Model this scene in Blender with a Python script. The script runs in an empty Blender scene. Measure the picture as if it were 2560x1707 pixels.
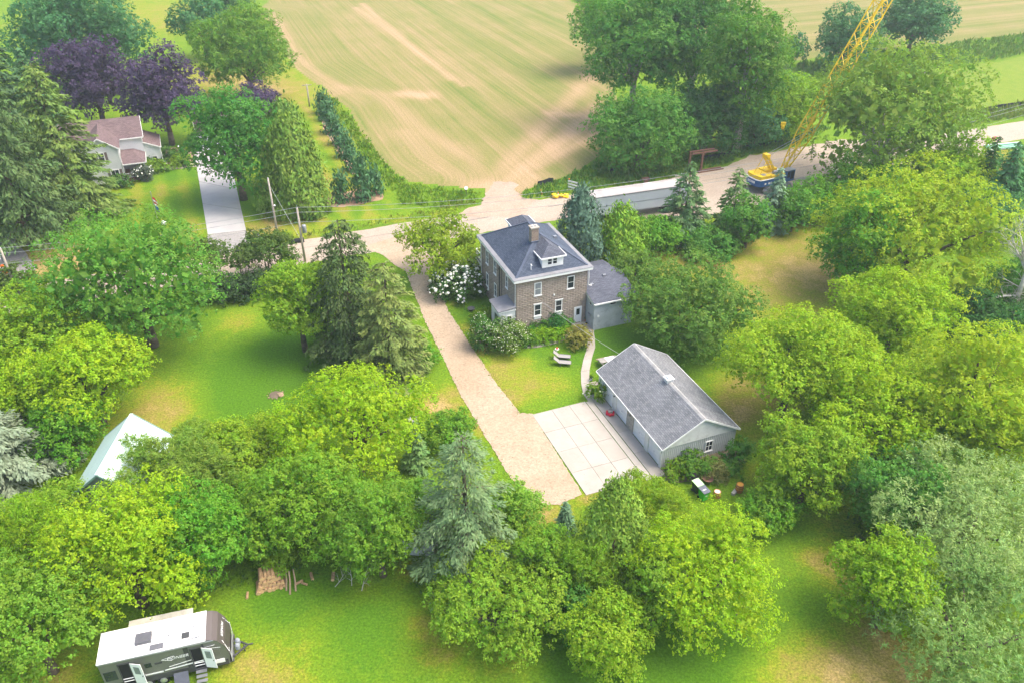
import bpy, math, random
import numpy as np
from mathutils import Vector, Matrix

# ------------------------------------------------------------------ camera, world, sun, exposure
SC = bpy.context.scene
COL = SC.collection
cam_d = bpy.data.cameras.new('camera')
cam_d.sensor_width = 36.0
cam_d.lens = 28.59
cam_d.clip_start = 0.5
cam_d.clip_end = 6000
cam = bpy.data.objects.new('camera', cam_d)
COL.objects.link(cam)
cam.location = (0, 0, 47.6)
cam.rotation_euler = (math.radians(90 - 33.11), 0, 0)
SC.camera = cam

SUN_AZ, SUN_EL = math.radians(90), math.radians(60)      # azimuth clockwise from +Y
world = bpy.data.worlds.new('World')
SC.world = world
world.use_nodes = True
wn = world.node_tree
sky = wn.nodes.new('ShaderNodeTexSky')
sky.sky_type = 'NISHITA'
sky.sun_disc = False
sky.sun_elevation = SUN_EL
sky.sun_rotation = SUN_AZ
sky.air_density = 1.0
sky.dust_density = 5.0
sky.ozone_density = 1.0
wn.links.new(sky.outputs[0], wn.nodes['Background'].inputs[0])
wn.nodes['Background'].inputs[1].default_value = 0.15
sun_d = bpy.data.lights.new('sun', 'SUN')
sun_d.energy = 1.1
sun_d.angle = math.radians(42)
sun_d.color = (1.0, 0.93, 0.82)
sun = bpy.data.objects.new('sun', sun_d)
COL.objects.link(sun)
sdir = Vector((math.sin(SUN_AZ) * math.cos(SUN_EL), math.cos(SUN_AZ) * math.cos(SUN_EL), math.sin(SUN_EL)))
sun.rotation_euler = sdir.to_track_quat('Z', 'Y').to_euler()
SC.view_settings.view_transform = 'Standard'
SC.view_settings.look = 'None'
SC.view_settings.exposure = 1.62
SC.view_settings.gamma = 1.0
SC.view_settings.use_curve_mapping = False
SC.cycles.use_denoising = True
SC.cycles.max_bounces = 8
SC.cycles.diffuse_bounces = 4
SC.cycles.transmission_bounces = 4
SC.cycles.volume_bounces = 1
SC.cycles.transparent_max_bounces = 6
SC.cycles.sample_clamp_indirect = 6.0

# ------------------------------------------------------------------ mesh helpers
PI = math.pi
YAW = math.radians(22)


class MB:
    """collects faces; build() links them as ONE mesh object"""
    def __init__(self):
        self.v = []
        self.f = []

    def add(self, vs, fs):
        b = len(self.v)
        self.v += [tuple(p) for p in vs]
        self.f += [tuple(b + i for i in f) for f in fs]
        return self

    def box(self, x0, x1, y0, y1, z0, z1):
        return self.add([(x0, y0, z0), (x1, y0, z0), (x1, y1, z0), (x0, y1, z0), (x0, y0, z1), (x1, y0, z1), (x1, y1, z1), (x0, y1, z1)],
                        [(0, 3, 2, 1), (4, 5, 6, 7), (0, 1, 5, 4), (1, 2, 6, 5), (2, 3, 7, 6), (3, 0, 4, 7)])

    def beam(self, p, q, w, h=None):
        """square bar from p to q"""
        h = h or w
        p, q = Vector(p), Vector(q)
        d = (q - p).normalized()
        up = Vector((0, 0, 1)) if abs(d.z) < .95 else Vector((0, 1, 0))
        s = d.cross(up).normalized() * (w / 2)
        u = s.cross(d).normalized() * (h / 2)
        vs = [p - s - u, p + s - u, p + s + u, p - s + u, q - s - u, q + s - u, q + s + u, q - s + u]
        return self.add(vs, [(0, 1, 2, 3), (7, 6, 5, 4), (0, 4, 5, 1), (1, 5, 6, 2), (2, 6, 7, 3), (3, 7, 4, 0)])

    def tube(self, p, q, r0, r1=None, n=8, caps=True):
        r1 = r0 if r1 is None else r1
        p, q = Vector(p), Vector(q)
        d = (q - p).normalized()
        a = d.orthogonal().normalized()
        b = d.cross(a)
        vs = []
        for c, r in ((p, r0), (q, r1)):
            for i in range(n):
                t = 2 * PI * i / n
                vs.append(c + a * (r * math.cos(t)) + b * (r * math.sin(t)))
        fs = [(i, (i + 1) % n, n + (i + 1) % n, n + i) for i in range(n)]
        if caps:
            fs += [tuple(range(n - 1, -1, -1)), tuple(range(n, 2 * n))]
        return self.add(vs, fs)

    def path(self, pts, rs, n=6):
        for i in range(len(pts) - 1):
            self.tube(pts[i], pts[i + 1], rs[i], rs[i + 1], n, True)
        return self

    def poly(self, pts):
        return self.add(pts, [tuple(range(len(pts)))])

    def slab(self, pts, t):
        """closed plate: polygon pts (any plane) given thickness t straight down"""
        n = len(pts)
        vs = [tuple(p) for p in pts] + [(p[0], p[1], p[2] - t) for p in pts]
        fs = [tuple(range(n)), tuple(range(2 * n - 1, n - 1, -1))] + [(i, n + i, n + (i + 1) % n, (i + 1) % n) for i in range(n)]
        return self.add(vs, fs)

    def prism(self, pts, z0, z1):
        return self.slab([(p[0], p[1], z1) for p in pts], z1 - z0)

    def lathe(self, prof, n=16, c=(0, 0, 0)):
        vs, fs = [], []
        for r, z in prof:
            for i in range(n):
                t = 2 * PI * i / n
                vs.append((c[0] + r * math.cos(t), c[1] + r * math.sin(t), c[2] + z))
        for k in range(len(prof) - 1):
            for i in range(n):
                j = (i + 1) % n
                fs.append((k * n + i, k * n + j, (k + 1) * n + j, (k + 1) * n + i))
        fs.append(tuple(range(n - 1, -1, -1)))
        fs.append(tuple((len(prof) - 1) * n + i for i in range(n)))
        return self.add(vs, fs)

    def ball(self, c, r, rng=None, jit=0.0, n=8, m=5, sq=1.0):
        vs, fs = [(c[0], c[1], c[2] - r * sq)], []
        for k in range(1, m):
            a = PI * k / m - PI / 2
            for i in range(n):
                t = 2 * PI * i / n
                rr = r * (1 + (rng.uniform(-jit, jit) if rng else 0))
                vs.append((c[0] + rr * math.cos(a) * math.cos(t), c[1] + rr * math.cos(a) * math.sin(t), c[2] + rr * math.sin(a) * sq))
        vs.append((c[0], c[1], c[2] + r * sq))
        for i in range(n):
            j = (i + 1) % n
            fs.append((0, 1 + j, 1 + i))
            for k in range(m - 2):
                fs.append((1 + k * n + i, 1 + k * n + j, 1 + (k + 1) * n + j, 1 + (k + 1) * n + i))
            fs.append((1 + (m - 2) * n + i, 1 + (m - 2) * n + j, len(vs) - 1))
        return self.add(vs, fs)

    def mesh(self, name):
        me = bpy.data.meshes.new(name)
        me.from_pydata(self.v, [], self.f)
        me.update()
        return me

    def build(self, name, mat, parent=None, smooth=False):
        return link(name, self.mesh(name), mat, parent, smooth)


def link(name, me, mat=None, parent=None, smooth=False):
    if mat is not None and not me.materials:
        me.materials.append(mat)
    if smooth:
        me.polygons.foreach_set('use_smooth', [True] * len(me.polygons))
    o = bpy.data.objects.new(name, me)
    COL.objects.link(o)
    if parent is not None:
        o.parent = parent
    return o


def tag(o, label=None, cat=None, group=None, kind=None):
    if label:
        o['label'] = label
    if cat:
        o['category'] = cat
    if group:
        o['group'] = group
    if kind:
        o['kind'] = kind
    return o


def thing(name, label, cat, loc=(0, 0, 0), rz=0.0, group=None):
    o = bpy.data.objects.new(name, None)
    o.empty_display_size = .3
    COL.objects.link(o)
    o.location = (loc[0], loc[1], loc[2] if len(loc) > 2 else 0)
    o.rotation_euler = (0, 0, rz)
    return tag(o, label, cat, group)


def copy_tree(o, parent=None):
    c = o.copy()
    COL.objects.link(c)
    if parent is not None:
        c.parent = parent
    for ch in list(o.children):
        copy_tree(ch, c)
    return c


def box(name, mat, parent, *d):
    return MB().box(*d).build(name, mat, parent)


# ------------------------------------------------------------------ materials
def _n(nt, t, **kw):
    n = nt.nodes.new(t)
    for k, v in kw.items():
        setattr(n, k, v)
    return n


def _mixcol(nt, fac, a, b, mode='MIX'):
    m = _n(nt, 'ShaderNodeMix', data_type='RGBA', blend_type=mode)
    for sock, val in ((m.inputs[0], fac), (m.inputs[6], a), (m.inputs[7], b)):
        if isinstance(val, (int, float)):
            sock.default_value = val
        elif isinstance(val, tuple):
            sock.default_value = (*val[:3], 1)
        else:
            nt.links.new(val, sock)
    return m.outputs[2]


def _math(nt, op, a, b=None, c=None, clamp=False):
    m = _n(nt, 'ShaderNodeMath', operation=op, use_clamp=clamp)
    for i, val in enumerate((a, b, c)):
        if val is None:
            continue
        if isinstance(val, (int, float)):
            m.inputs[i].default_value = val
        else:
            nt.links.new(val, m.inputs[i])
    return m.outputs[0]


def _noise(nt, vec, scale, detail=3, rough=.55):
    n = _n(nt, 'ShaderNodeTexNoise')
    n.inputs['Scale'].default_value = scale
    n.inputs['Detail'].default_value = detail
    n.inputs['Roughness'].default_value = rough
    if vec is not None:
        nt.links.new(vec, n.inputs['Vector'])
    return n.outputs[0]


def _smooth(nt, x, a, b):
    m = _n(nt, 'ShaderNodeMapRange', interpolation_type='SMOOTHSTEP')
    m.inputs[1].default_value, m.inputs[2].default_value = a, b
    nt.links.new(x, m.inputs[0])
    return m.outputs[0]


def _attr(nt, name, out=2):
    a = _n(nt, 'ShaderNodeAttribute', attribute_name=name)
    return a.outputs[out]


def newmat(name, rough=.8, spec=.2, metal=0.0):
    m = bpy.data.materials.new(name)
    m.use_nodes = True
    nt = m.node_tree
    b = nt.nodes['Principled BSDF']
    b.inputs['Roughness'].default_value = rough
    b.inputs['Metallic'].default_value = metal
    b.inputs['Specular IOR Level'].default_value = spec
    return m, nt, b


def _bump(nt, b, h, dist, strength=1.0):
    bp = _n(nt, 'ShaderNodeBump')
    bp.inputs['Strength'].default_value = strength
    bp.inputs['Distance'].default_value = dist
    nt.links.new(h, bp.inputs['Height'])
    nt.links.new(bp.outputs[0], b.inputs['Normal'])


def plain(name, col, rough=.7, spec=.25, metal=0., var=.16, scale=1.5, fine=14., bump=0., stain=None, stain_scale=.5):
    """weathered plain surface: colour with broad and fine noise, optional stain colour"""
    m, nt, b = newmat(name, rough, spec, metal)
    tc = _n(nt, 'ShaderNodeTexCoord').outputs['Object']
    n1, n2 = _noise(nt, tc, scale, 4), _noise(nt, tc, fine, 3)
    s = _math(nt, 'ADD', _math(nt, 'MULTIPLY', n1, .65), _math(nt, 'MULTIPLY', n2, .35))
    lo = tuple(c * (1 - var) for c in col)
    hi = tuple(min(1, c * (1 + var)) for c in col)
    c = _mixcol(nt, _smooth(nt, s, .3, .7), lo, hi)
    if stain:
        c = _mixcol(nt, _math(nt, 'MULTIPLY', _smooth(nt, _noise(nt, tc, stain_scale, 5, .65), .52, .72), .75), c, stain)
    nt.links.new(c, b.inputs['Base Color'])
    if bump:
        _bump(nt, b, n2, bump)
    return m


def shingle(name, ca, cb, w=.32, h=.15, axis='x', worn=None):
    """asphalt shingles: offset tabs with colour per tab, slight relief, weather streaks; coordinates lie on the roof plane"""
    m, nt, b = newmat(name, .9, .12)
    tc = _n(nt, 'ShaderNodeUVMap').outputs[0]
    br = _n(nt, 'ShaderNodeTexBrick', offset=.5)
    br.inputs['Scale'].default_value = 1.0
    br.inputs['Brick Width'].default_value = w
    br.inputs['Row Height'].default_value = h
    br.inputs['Mortar Size'].default_value = .012
    br.inputs['Bias'].default_value = 0.0
    nt.links.new(tc, br.inputs[0])
    br.inputs['Color1'].default_value = (*ca, 1)
    br.inputs['Color2'].default_value = (*cb, 1)
    br.inputs['Mortar'].default_value = (*[c * .45 for c in ca], 1)
    n1 = _noise(nt, tc, .45, 5, .6)
    c = _mixcol(nt, _math(nt, 'MULTIPLY', _smooth(nt, n1, .35, .75), .2), br.outputs[0], tuple(x * 1.5 for x in cb))
    c = _mixcol(nt, _math(nt, 'MULTIPLY', _smooth(nt, _noise(nt, tc, 9, 3), .4, .8), .3), c, tuple(x * .6 for x in ca))
    if worn:
        mp = _n(nt, 'ShaderNodeMapping')
        mp.inputs['Scale'].default_value = (.9, .12, 1)
        nt.links.new(tc, mp.inputs[0])
        c = _mixcol(nt, _math(nt, 'MULTIPLY', _smooth(nt, _noise(nt, mp.outputs[0], 1.0, 4, .6), .5, .8), .22), c, worn)
    nt.links.new(c, b.inputs['Base Color'])
    _bump(nt, b, br.outputs[1], .012, .6)
    return m


def siding(name, col, step=.14, dirt=.1):
    """horizontal lap boards: narrow shadowless relief every step metres in z"""
    m, nt, b = newmat(name, .55, .3)
    tc = _n(nt, 'ShaderNodeTexCoord').outputs['Object']
    sx = _n(nt, 'ShaderNodeSeparateXYZ')
    nt.links.new(tc, sx.inputs[0])
    fr = _math(nt, 'FRACT', _math(nt, 'DIVIDE', sx.outputs[2], step))
    n = _noise(nt, tc, .8, 4)
    c = _mixcol(nt, _smooth(nt, n, .3, .75), col, tuple(x * (1 - dirt) for x in col))
    nt.links.new(c, b.inputs['Base Color'])
    _bump(nt, b, fr, .03, .8)
    return m


M = {}
M['white'] = plain('white_paint', (.72, .72, .70), .5, .3, var=.05, scale=.9, stain=(.6, .59, .55), stain_scale=.7)
M['offwhite'] = plain('old_white_paint', (.58, .59, .58), .6, .3, var=.08, stain=(.42, .42, .4), stain_scale=1.1)
M['doorwhite'] = plain('door_white', (.64, .66, .69), .45, .3, var=.04, stain=(.58, .6, .62), stain_scale=.6)
M['glass'] = plain('dark_glass', (.022, .028, .036), .08, .6, var=.3, scale=.8)
M['glassgrey'] = plain('curtained_glass', (.2, .22, .24), .12, .6, var=.25, scale=2)
M['mortar'] = plain('mortar', (.2, .17, .145), .95, .1)
M['metalgrey'] = plain('grey_metal', (.3, .31, .33), .45, .5, metal=.6)
M['steel'] = plain('pale_steel', (.55, .56, .58), .4, .5, metal=.7)
M['black'] = plain('black_plastic', (.02, .02, .022), .5, .4)
M['dark'] = plain('dark_recess', (.018, .018, .02), .8, .1)
M['rubber'] = plain('tyre_rubber', (.022, .022, .024), .85, .2)
M['wood'] = plain('weathered_wood', (.26, .19, .125), .85, .15, var=.25, scale=3, stain=(.16, .13, .1))
M['greywood'] = plain('grey_wood', (.3, .28, .25), .85, .15, var=.25, scale=3, stain=(.18, .16, .14))
M['bark'] = plain('bark', (.115, .09, .068), .95, .08, var=.35, scale=2.2, bump=.03)
M['palebark'] = plain('pale_bark', (.36, .34, .3), .95, .08, var=.3, scale=2.2, bump=.02)
M['deadwood'] = plain('bleached_wood', (.46, .43, .37), .9, .1, var=.2, scale=2)
M['brick'] = None


def planar_uv(me):
    uv = me.uv_layers.new(name='UVMap')
    for p in me.polygons:
        n = p.normal
        h = Vector((0, 0, 1)).cross(n)
        h = h.normalized() if h.length > 1e-4 else Vector((1, 0, 0))
        s = n.cross(h)
        for li in p.loop_indices:
            c = me.vertices[me.loops[li].vertex_index].co
            uv.data[li].uv = (c.dot(h), c.dot(s))


def roof(name, faces, t, mat, parent):
    """roof planes (each a polygon in 3D, counter-clockwise from above) as thick plates with shingle coordinates"""
    mb = MB()
    for f in faces:
        mb.slab(f, t)
    me = mb.mesh(name)
    planar_uv(me)
    return link(name, me, mat, parent)


def rot2(u, v, yaw=YAW):
    c, s = math.cos(yaw), math.sin(yaw)
    return u * c - v * s, u * s + v * c


def inpoly(x, y, poly):
    r = np.zeros(x.shape, bool)
    j = len(poly) - 1
    for i in range(len(poly)):
        xi, yi = poly[i][:2]
        xj, yj = poly[j][:2]
        if yi != yj:
            r ^= ((yi > y) != (yj > y)) & (x < (xj - xi) * (y - yi) / (yj - yi) + xi)
        j = i
    return r


def segdist(x, y, pts):
    d = np.full(x.shape, 1e9)
    for (ax, ay), (bx, by) in zip(pts[:-1], pts[1:]):
        dx, dy = bx - ax, by - ay
        t = np.clip(((x - ax) * dx + (y - ay) * dy) / (dx * dx + dy * dy), 0, 1)
        d = np.minimum(d, np.hypot(x - ax - t * dx, y - ay - t * dy))
    return d


# ------------------------------------------------------------------ ground: one sheet to the horizon, what grows where is stored per point
FIELD = [(-90, 330), (-69.43, 240.31), (-59.83, 214.68), (-48.53, 184.70), (-38.74, 168.19), (-31.63, 155.27), (-25.58, 138.13), (-20.85, 125.64), (-16.17, 118.18), (-10.56, 116.27), (-3.96, 114.71),
         (-2.92, 110.81), (0.88, 110.81), (1.79, 114.10), (7.41, 118.83), (13.68, 127.08), (18, 134.7), (20, 152), (22, 180), (27, 238), (16, 262), (-20, 420)]
FIELD2 = [(64.7, 190), (99.04, 203.01), (131, 217), (420, 330), (420, 900), (30, 900), (30, 258), (38, 232)]
CROP = [(80.55, 172.60), (98.43, 183.03), (118.41, 193.48), (330, 290), (330, 240), (99.60, 157.82), (87.15, 153.52), (78.27, 149.89)]
DRY = [((23.59, 90.77), 12, .35), ((37.80, 96.40), 9, .5), ((28.60, 84.64), 8, .4), ((38.78, 86.61), 6, .7), ((18.23, 91.85), 6, .35), ((23.87, 63.93), 4, .75), ((21.04, 60.16), 2.5, .7),
       ((21.53, 69.47), 3, .3), ((-33.15, 63.60), 4.5, .55), ((-33.07, 60.16), 4, .6), ((-31.42, 74.87), 5, .3), ((-30.37, 77.36), 3, .5), ((-23.30, 60.16), 2.5, .4), ((-40.05, 70.20), 3, .4),
       ((-6.18, 62.64), 2.2, .75), ((-7.62, 61.38), 1.8, .75), ((-3.34, 58.97), 1.6, .8), ((-2.03, 67.32), 2.0, .75), ((-4.84, 75.69), 1.1, .7), ((-0.77, 62.64), 1.8, .85), ((-3.39, 71.71), 1.3, .8),
       ((1.98, 65.25), 2.2, .55), ((0.83, 69.10), 1.8, .4), ((4.76, 65.25), 1.5, .35), ((-6.92, 80.88), .8, .7), ((-6.30, 86.61), .8, .6),
       ((27.06, 33.34), 3.2, .85), ((22.34, 32.74), 3., .9), ((17.79, 32.45), 2.5, .6), ((23.37, 42.62), 1.8, .7), ((24.66, 41.08), 1.3, .6), ((19.84, 35.84), 2, .4), ((25.17, 36.83), 1.6, .6), ((25.19, 46.34), 2.0, .45),
       ((-30.49, 32.74), 2.5, .6), ((-15.24, 32.74), 3, .45), ((-17.59, 33.64), 1.6, .5), ((-13.42, 36.83), 2, .35), ((-6.15, 36.83), 2, .55), ((-4.84, 34.25), 1.6, .4), ((-11.12, 39.97), 1.4, .5), ((0.00, 33.95), 2, .3), ((-7.77, 41.46), 1.2, .5),
       ((-57.21, 88.65), 7, .8), ((-57.73, 92.96), 5, .7), ((-42.14, 95.23), 4, .6), ((-42.94, 102.57), 4, .4), ((-54.94, 110.81), 6, .35), ((-51.86, 115.33), 3, .3), ((-33.86, 99.41), 3, .5), ((-28.63, 102.57), 5, .45), ((-34.13, 102.57), 3, .5),
       ((-26.30, 110.81), 4, .55), ((-33.17, 136.69), 7, .5), ((-28.65, 120.14), 5, .45), ((-39.04, 154.77), 9, .35), ((-62.25, 178.80), 12, .7), ((-55.02, 165.35), 9, .6), ((-85.41, 228.07), 14, .4), ((-47.61, 168.19), 9, .55), ((-110.87, 243.55), 25, .5),
       ((-19.55, 104.54), 2.0, .55), ((-10.15, 105.88), 1.6, .6), ((-15.07, 104.41), 1.6, .5), ((81.48, 125.28), 4, .75), ((76.00, 122.67), 4, .6), ((82.31, 132.71), 3, .6), ((6.29, 49.27), 1.0, .7), ((2.90, 47.22), 2.0, .8), ((20.64, 52.43), 2., .3)]
LUSH = [((-23.67, 68.02), 9, .5), ((-26.98, 65.25), 6, .45), ((-20.07, 62.64), 6, .5), ((-34.84, 77.36), 6, .3), ((5.92, 34.25), 4, .7), ((12.77, 34.88), 4, .6), ((-10.63, 36.83), 4, .6), ((-16.71, 38.89), 3, .55),
        ((22.19, 45.91), 3, .5), ((8.53, 33.64), 4, .6), ((6.65, 69.83), 1.6, .5), ((11.17, 73.27), 3, .7), ((13.45, 70.95), 4, .6), ((-1.88, 83.20), 3, .6), ((-3.63, 79.10), 2, .6), ((2.94, 70.95), 2, .35), ((-4.14, 69.47), .5, .5),
        ((20.17, 70.95), 4, .5), ((18.10, 53.46), 2, .6), ((19.67, 37.16), 3, .45), ((-24.70, 62.64), 1.2, .8), ((-23.01, 63.60), 1.0, .9), ((-46.39, 107.95), 5, .35), ((-52.95, 120.14), 4, .4), ((-37.41, 110.81), 5, .6), ((-13.57, 86.61), 1.6, .3)]
TRACK = [([(-3.25, 112.29), (1.26, 121.82), (9.79, 138.75), (16.84, 154.77)], 2.6, .9), ([(-3.25, 112.29), (-1.27, 123.53), (4.96, 140.87), (17.16, 177.21)], 2.2, .6), ([(-3.28, 113.79), (5.86, 127.08), (15.58, 140.87)], 1.8, .8),
         ([(-3.28, 113.79), (-6.51, 127.08), (-15.58, 140.87), (-26.51, 163.96), (-37.21, 169.64)], 2.0, .5), ([(-21.69, 163.96), (-17.55, 162.59)], 2.6, .95), ([(7.50, 151.09), (11.93, 149.89)], 2.0, .9),
         ([(-42.68, 168.19), (-54.72, 197.96), (-68.77, 238.19)], 2.0, .75), ([(-34.95, 163.96), (-50.58, 194.22), (-64.19, 233.03)], 1.6, .6), ([(-12.68, 174.11), (-27.80, 209.96), (-45.02, 249.12)], 1.0, .75), ([(-9.92, 169.64), (-25.37, 205.82), (-44.18, 254.93)], .9, .7),
         ([(-6.10, 116.90), (-11.46, 123.53), (-19.12, 140.87)], 2.4, .5), ([(-3.26, 115.33), (-3.24, 104.54)], 5.0, 1.0), ([(-1.17, 110.81), (3.11, 120.14)], 2.4, .8)]
gx = np.concatenate([[-2000, -1500, -900, -600, -420, -300, -230, -190], np.arange(-165, -66, 2.4), np.arange(-66, 66, .8), np.arange(66, 170, 2.2), [185, 220, 290, 420, 600, 900, 1500, 2000]])
gy = np.concatenate([[-1200, -500, -200, -60, 0, 18], np.arange(26, 122, .8), np.arange(122, 270, 1.4), np.arange(272, 360, 8), [380, 440, 560, 760, 1100, 1700, 2400]])
X, Y = np.meshgrid(gx, gy)
nx, ny = len(gx), len(gy)
Zg = np.zeros_like(X)
ditch = segdist(X, Y, [(-33.54, 96.16), (-25.80, 99.41), (-15.64, 104.54), (-5.26, 110.81)])
Zg -= .45 * np.exp(-(ditch / 1.0) ** 2)
a_field = (inpoly(X, Y, FIELD) | inpoly(X, Y, FIELD2)).astype(float)
a_crop = inpoly(X, Y, CROP).astype(float)
a_dry = np.zeros_like(X)
for (c, r, s) in DRY:
    a_dry += s * np.exp(-((X - c[0]) ** 2 + (Y - c[1]) ** 2) / (r * r))
for (c, r, s) in LUSH:
    a_dry -= s * np.exp(-((X - c[0]) ** 2 + (Y - c[1]) ** 2) / (r * r))
a_track = np.zeros_like(X)
for pts, w, s in TRACK:
    a_track = np.maximum(a_track, s * np.exp(-(segdist(X, Y, pts) / w) ** 2))
headland = segdist(X, Y, FIELD[1:9])
rowc = X * math.cos(YAW) + Y * math.sin(YAW)
k = np.clip(1.6 - headland / 9, 0, 1) * a_field
rowc = rowc * (1 - k) + (-60 + headland) * k
rowc = np.where(inpoly(X, Y, FIELD2), (Y * .93 - X * .36), rowc)
alongc = -X * math.sin(YAW) + Y * math.cos(YAW)
a_mow = inpoly(X, Y, [(-60.01, 115.33), (-60.56, 126.17), (-50.43, 123.88), (-39.75, 97.58), (-50.07, 92.96)]) | inpoly(X, Y, [(-40.58, 113.79), (-43.08, 162.59), (-33.11, 147.55), (-22.92, 115.33), (-16.04, 107.95), (-31.03, 98.80), (-36.33, 102.57)])
me = bpy.data.meshes.new('ground')
vs = np.stack([X.ravel(), Y.ravel(), Zg.ravel()], 1)
ii = (np.arange(ny - 1)[:, None] * nx + np.arange(nx - 1)[None, :]).ravel()
fs = np.stack([ii, ii + 1, ii + 1 + nx, ii + nx], 1)


def fastmesh(me, vs, fs):
    k_ = fs.shape[1]
    me.vertices.add(len(vs))
    me.vertices.foreach_set('co', np.ascontiguousarray(vs, dtype=np.float32).ravel())
    me.loops.add(len(fs) * k_)
    me.loops.foreach_set('vertex_index', np.ascontiguousarray(fs, dtype=np.int32).ravel())
    me.polygons.add(len(fs))
    me.polygons.foreach_set('loop_start', np.arange(0, len(fs) * k_, k_, dtype=np.int32))
    me.update(calc_edges=True)


fastmesh(me, vs, fs)
for nm, arr in (('field', a_field), ('crop', a_crop), ('dry', a_dry), ('track', a_track), ('rowc', rowc), ('alongc', alongc), ('mow', a_mow.astype(float))):
    at = me.attributes.new(nm, 'FLOAT', 'POINT')
    at.data.foreach_set('value', arr.ravel().astype(np.float32))


def ground_material():
    m, nt, b = newmat('grassland', .95, .05)
    tc = _n(nt, 'ShaderNodeTexCoord').outputs['Object']
    n1, n2, n3, n4 = _noise(nt, tc, .07, 4, .6), _noise(nt, tc, .45, 5, .68), _noise(nt, tc, 2.0, 5, .75), _noise(nt, tc, 7, 4, .75)
    t = _math(nt, 'ADD', _math(nt, 'MULTIPLY', _attr(nt, 'dry'), _math(nt, 'ADD', .35, _math(nt, 'MULTIPLY', n2, 1.3))), _math(nt, 'MULTIPLY', _math(nt, 'SUBTRACT', n1, .5), .7))
    t = _math(nt, 'ADD', t, _math(nt, 'MULTIPLY', _math(nt, 'SUBTRACT', n2, .5), .9))
    t = _math(nt, 'ADD', t, _math(nt, 'MULTIPLY', _math(nt, 'SUBTRACT', n3, .5), 1.1))
    mow = _math(nt, 'SINE', _math(nt, 'MULTIPLY', _attr(nt, 'rowc'), 2 * PI / 3.4))
    t = _math(nt, 'ADD', t, _math(nt, 'MULTIPLY', _math(nt, 'MULTIPLY', mow, _attr(nt, 'mow')), .22))
    rp = _n(nt, 'ShaderNodeValToRGB')
    cr = rp.color_ramp
    cr.elements[0].position, cr.elements[0].color = .0, (.075, .178, .010, 1)
    cr.elements[1].position, cr.elements[1].color = 1., (.40, .28, .115, 1)
    for p_, c_ in ((.3, (.135, .232, .012, 1)), (.48, (.215, .25, .02, 1)), (.72, (.28, .225, .055, 1))):
        e = cr.elements.new(p_)
        e.color = c_
    nt.links.new(_math(nt, 'ADD', _math(nt, 'MULTIPLY', t, .62), .25), rp.inputs[0])
    grass = rp.outputs[0]
    grass = _mixcol(nt, _math(nt, 'MULTIPLY', _smooth(nt, n4, .38, .66), .5), grass, (.04, .08, .008))
    grass = _mixcol(nt, _math(nt, 'MULTIPLY', _smooth(nt, _noise(nt, tc, 26, 2, .6), .62, .8), .3), grass, (.32, .33, .12))
    # mown hay field: swaths along the rows
    cx = _n(nt, 'ShaderNodeCombineXYZ')
    nt.links.new(_attr(nt, 'rowc'), cx.inputs[0])
    nt.links.new(_math(nt, 'MULTIPLY', _attr(nt, 'alongc'), .035), cx.inputs[1])
    s1 = _noise(nt, cx.outputs[0], .22, 5, .7)
    s2 = _noise(nt, cx.outputs[0], 1.3, 3, .6)
    f = _math(nt, 'ADD', _math(nt, 'MULTIPLY', s1, 1.7), _math(nt, 'MULTIPLY', s2, .6))
    f = _math(nt, 'ADD', f, _math(nt, 'SUBTRACT', _math(nt, 'MULTIPLY', n1, .6), .2))
    f = _math(nt, 'ADD', f, _math(nt, 'MULTIPLY', _attr(nt, 'track'), .85))
    rows = _math(nt, 'SINE', _math(nt, 'MULTIPLY', _attr(nt, 'rowc'), 2 * PI / .95))
    f = _math(nt, 'ADD', f, _math(nt, 'MULTIPLY', rows, .07))
    f = _math(nt, 'ADD', f, _math(nt, 'MULTIPLY', _math(nt, 'SUBTRACT', n3, .5), .3))
    rf = _n(nt, 'ShaderNodeValToRGB')
    cr = rf.color_ramp
    cr.elements[0].position, cr.elements[0].color = .25, (.085, .125, .026, 1)
    cr.elements[1].position, cr.elements[1].color = 1., (.36, .25, .15, 1)
    for p_, c_ in ((.44, (.125, .155, .036, 1)), (.58, (.185, .175, .058, 1)), (.76, (.265, .2, .098, 1))):
        e = cr.elements.new(p_)
        e.color = c_
    nt.links.new(_math(nt, 'MULTIPLY', f, .47), rf.inputs[0])
    fm = _smooth(nt, _math(nt, 'ADD', _attr(nt, 'field'), _math(nt, 'MULTIPLY', _math(nt, 'SUBTRACT', n2, .5), .5)), .35, .65)
    c = _mixcol(nt, fm, grass, rf.outputs[0])
    crop = _mixcol(nt, _smooth(nt, n2, .3, .7), (.13, .2, .022), (.17, .215, .03))
    c = _mixcol(nt, _smooth(nt, _attr(nt, 'crop'), .3, .7), c, crop)
    gr = _noise(nt, tc, 5.0, 6, .8)
    c = _mixcol(nt, 1.0, c, _mixcol(nt, _smooth(nt, gr, .33, .67), (.66, .68, .66), (1.3, 1.28, 1.25)), 'MULTIPLY')
    nt.links.new(c, b.inputs['Base Color'])
    _bump(nt, b, _math(nt, 'ADD', _math(nt, 'MULTIPLY', n4, .5), n3), .12, .8)
    return m


me.materials.append(ground_material())
ground = link('ground', me, None, None, True)
tag(ground, kind='structure')


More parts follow.
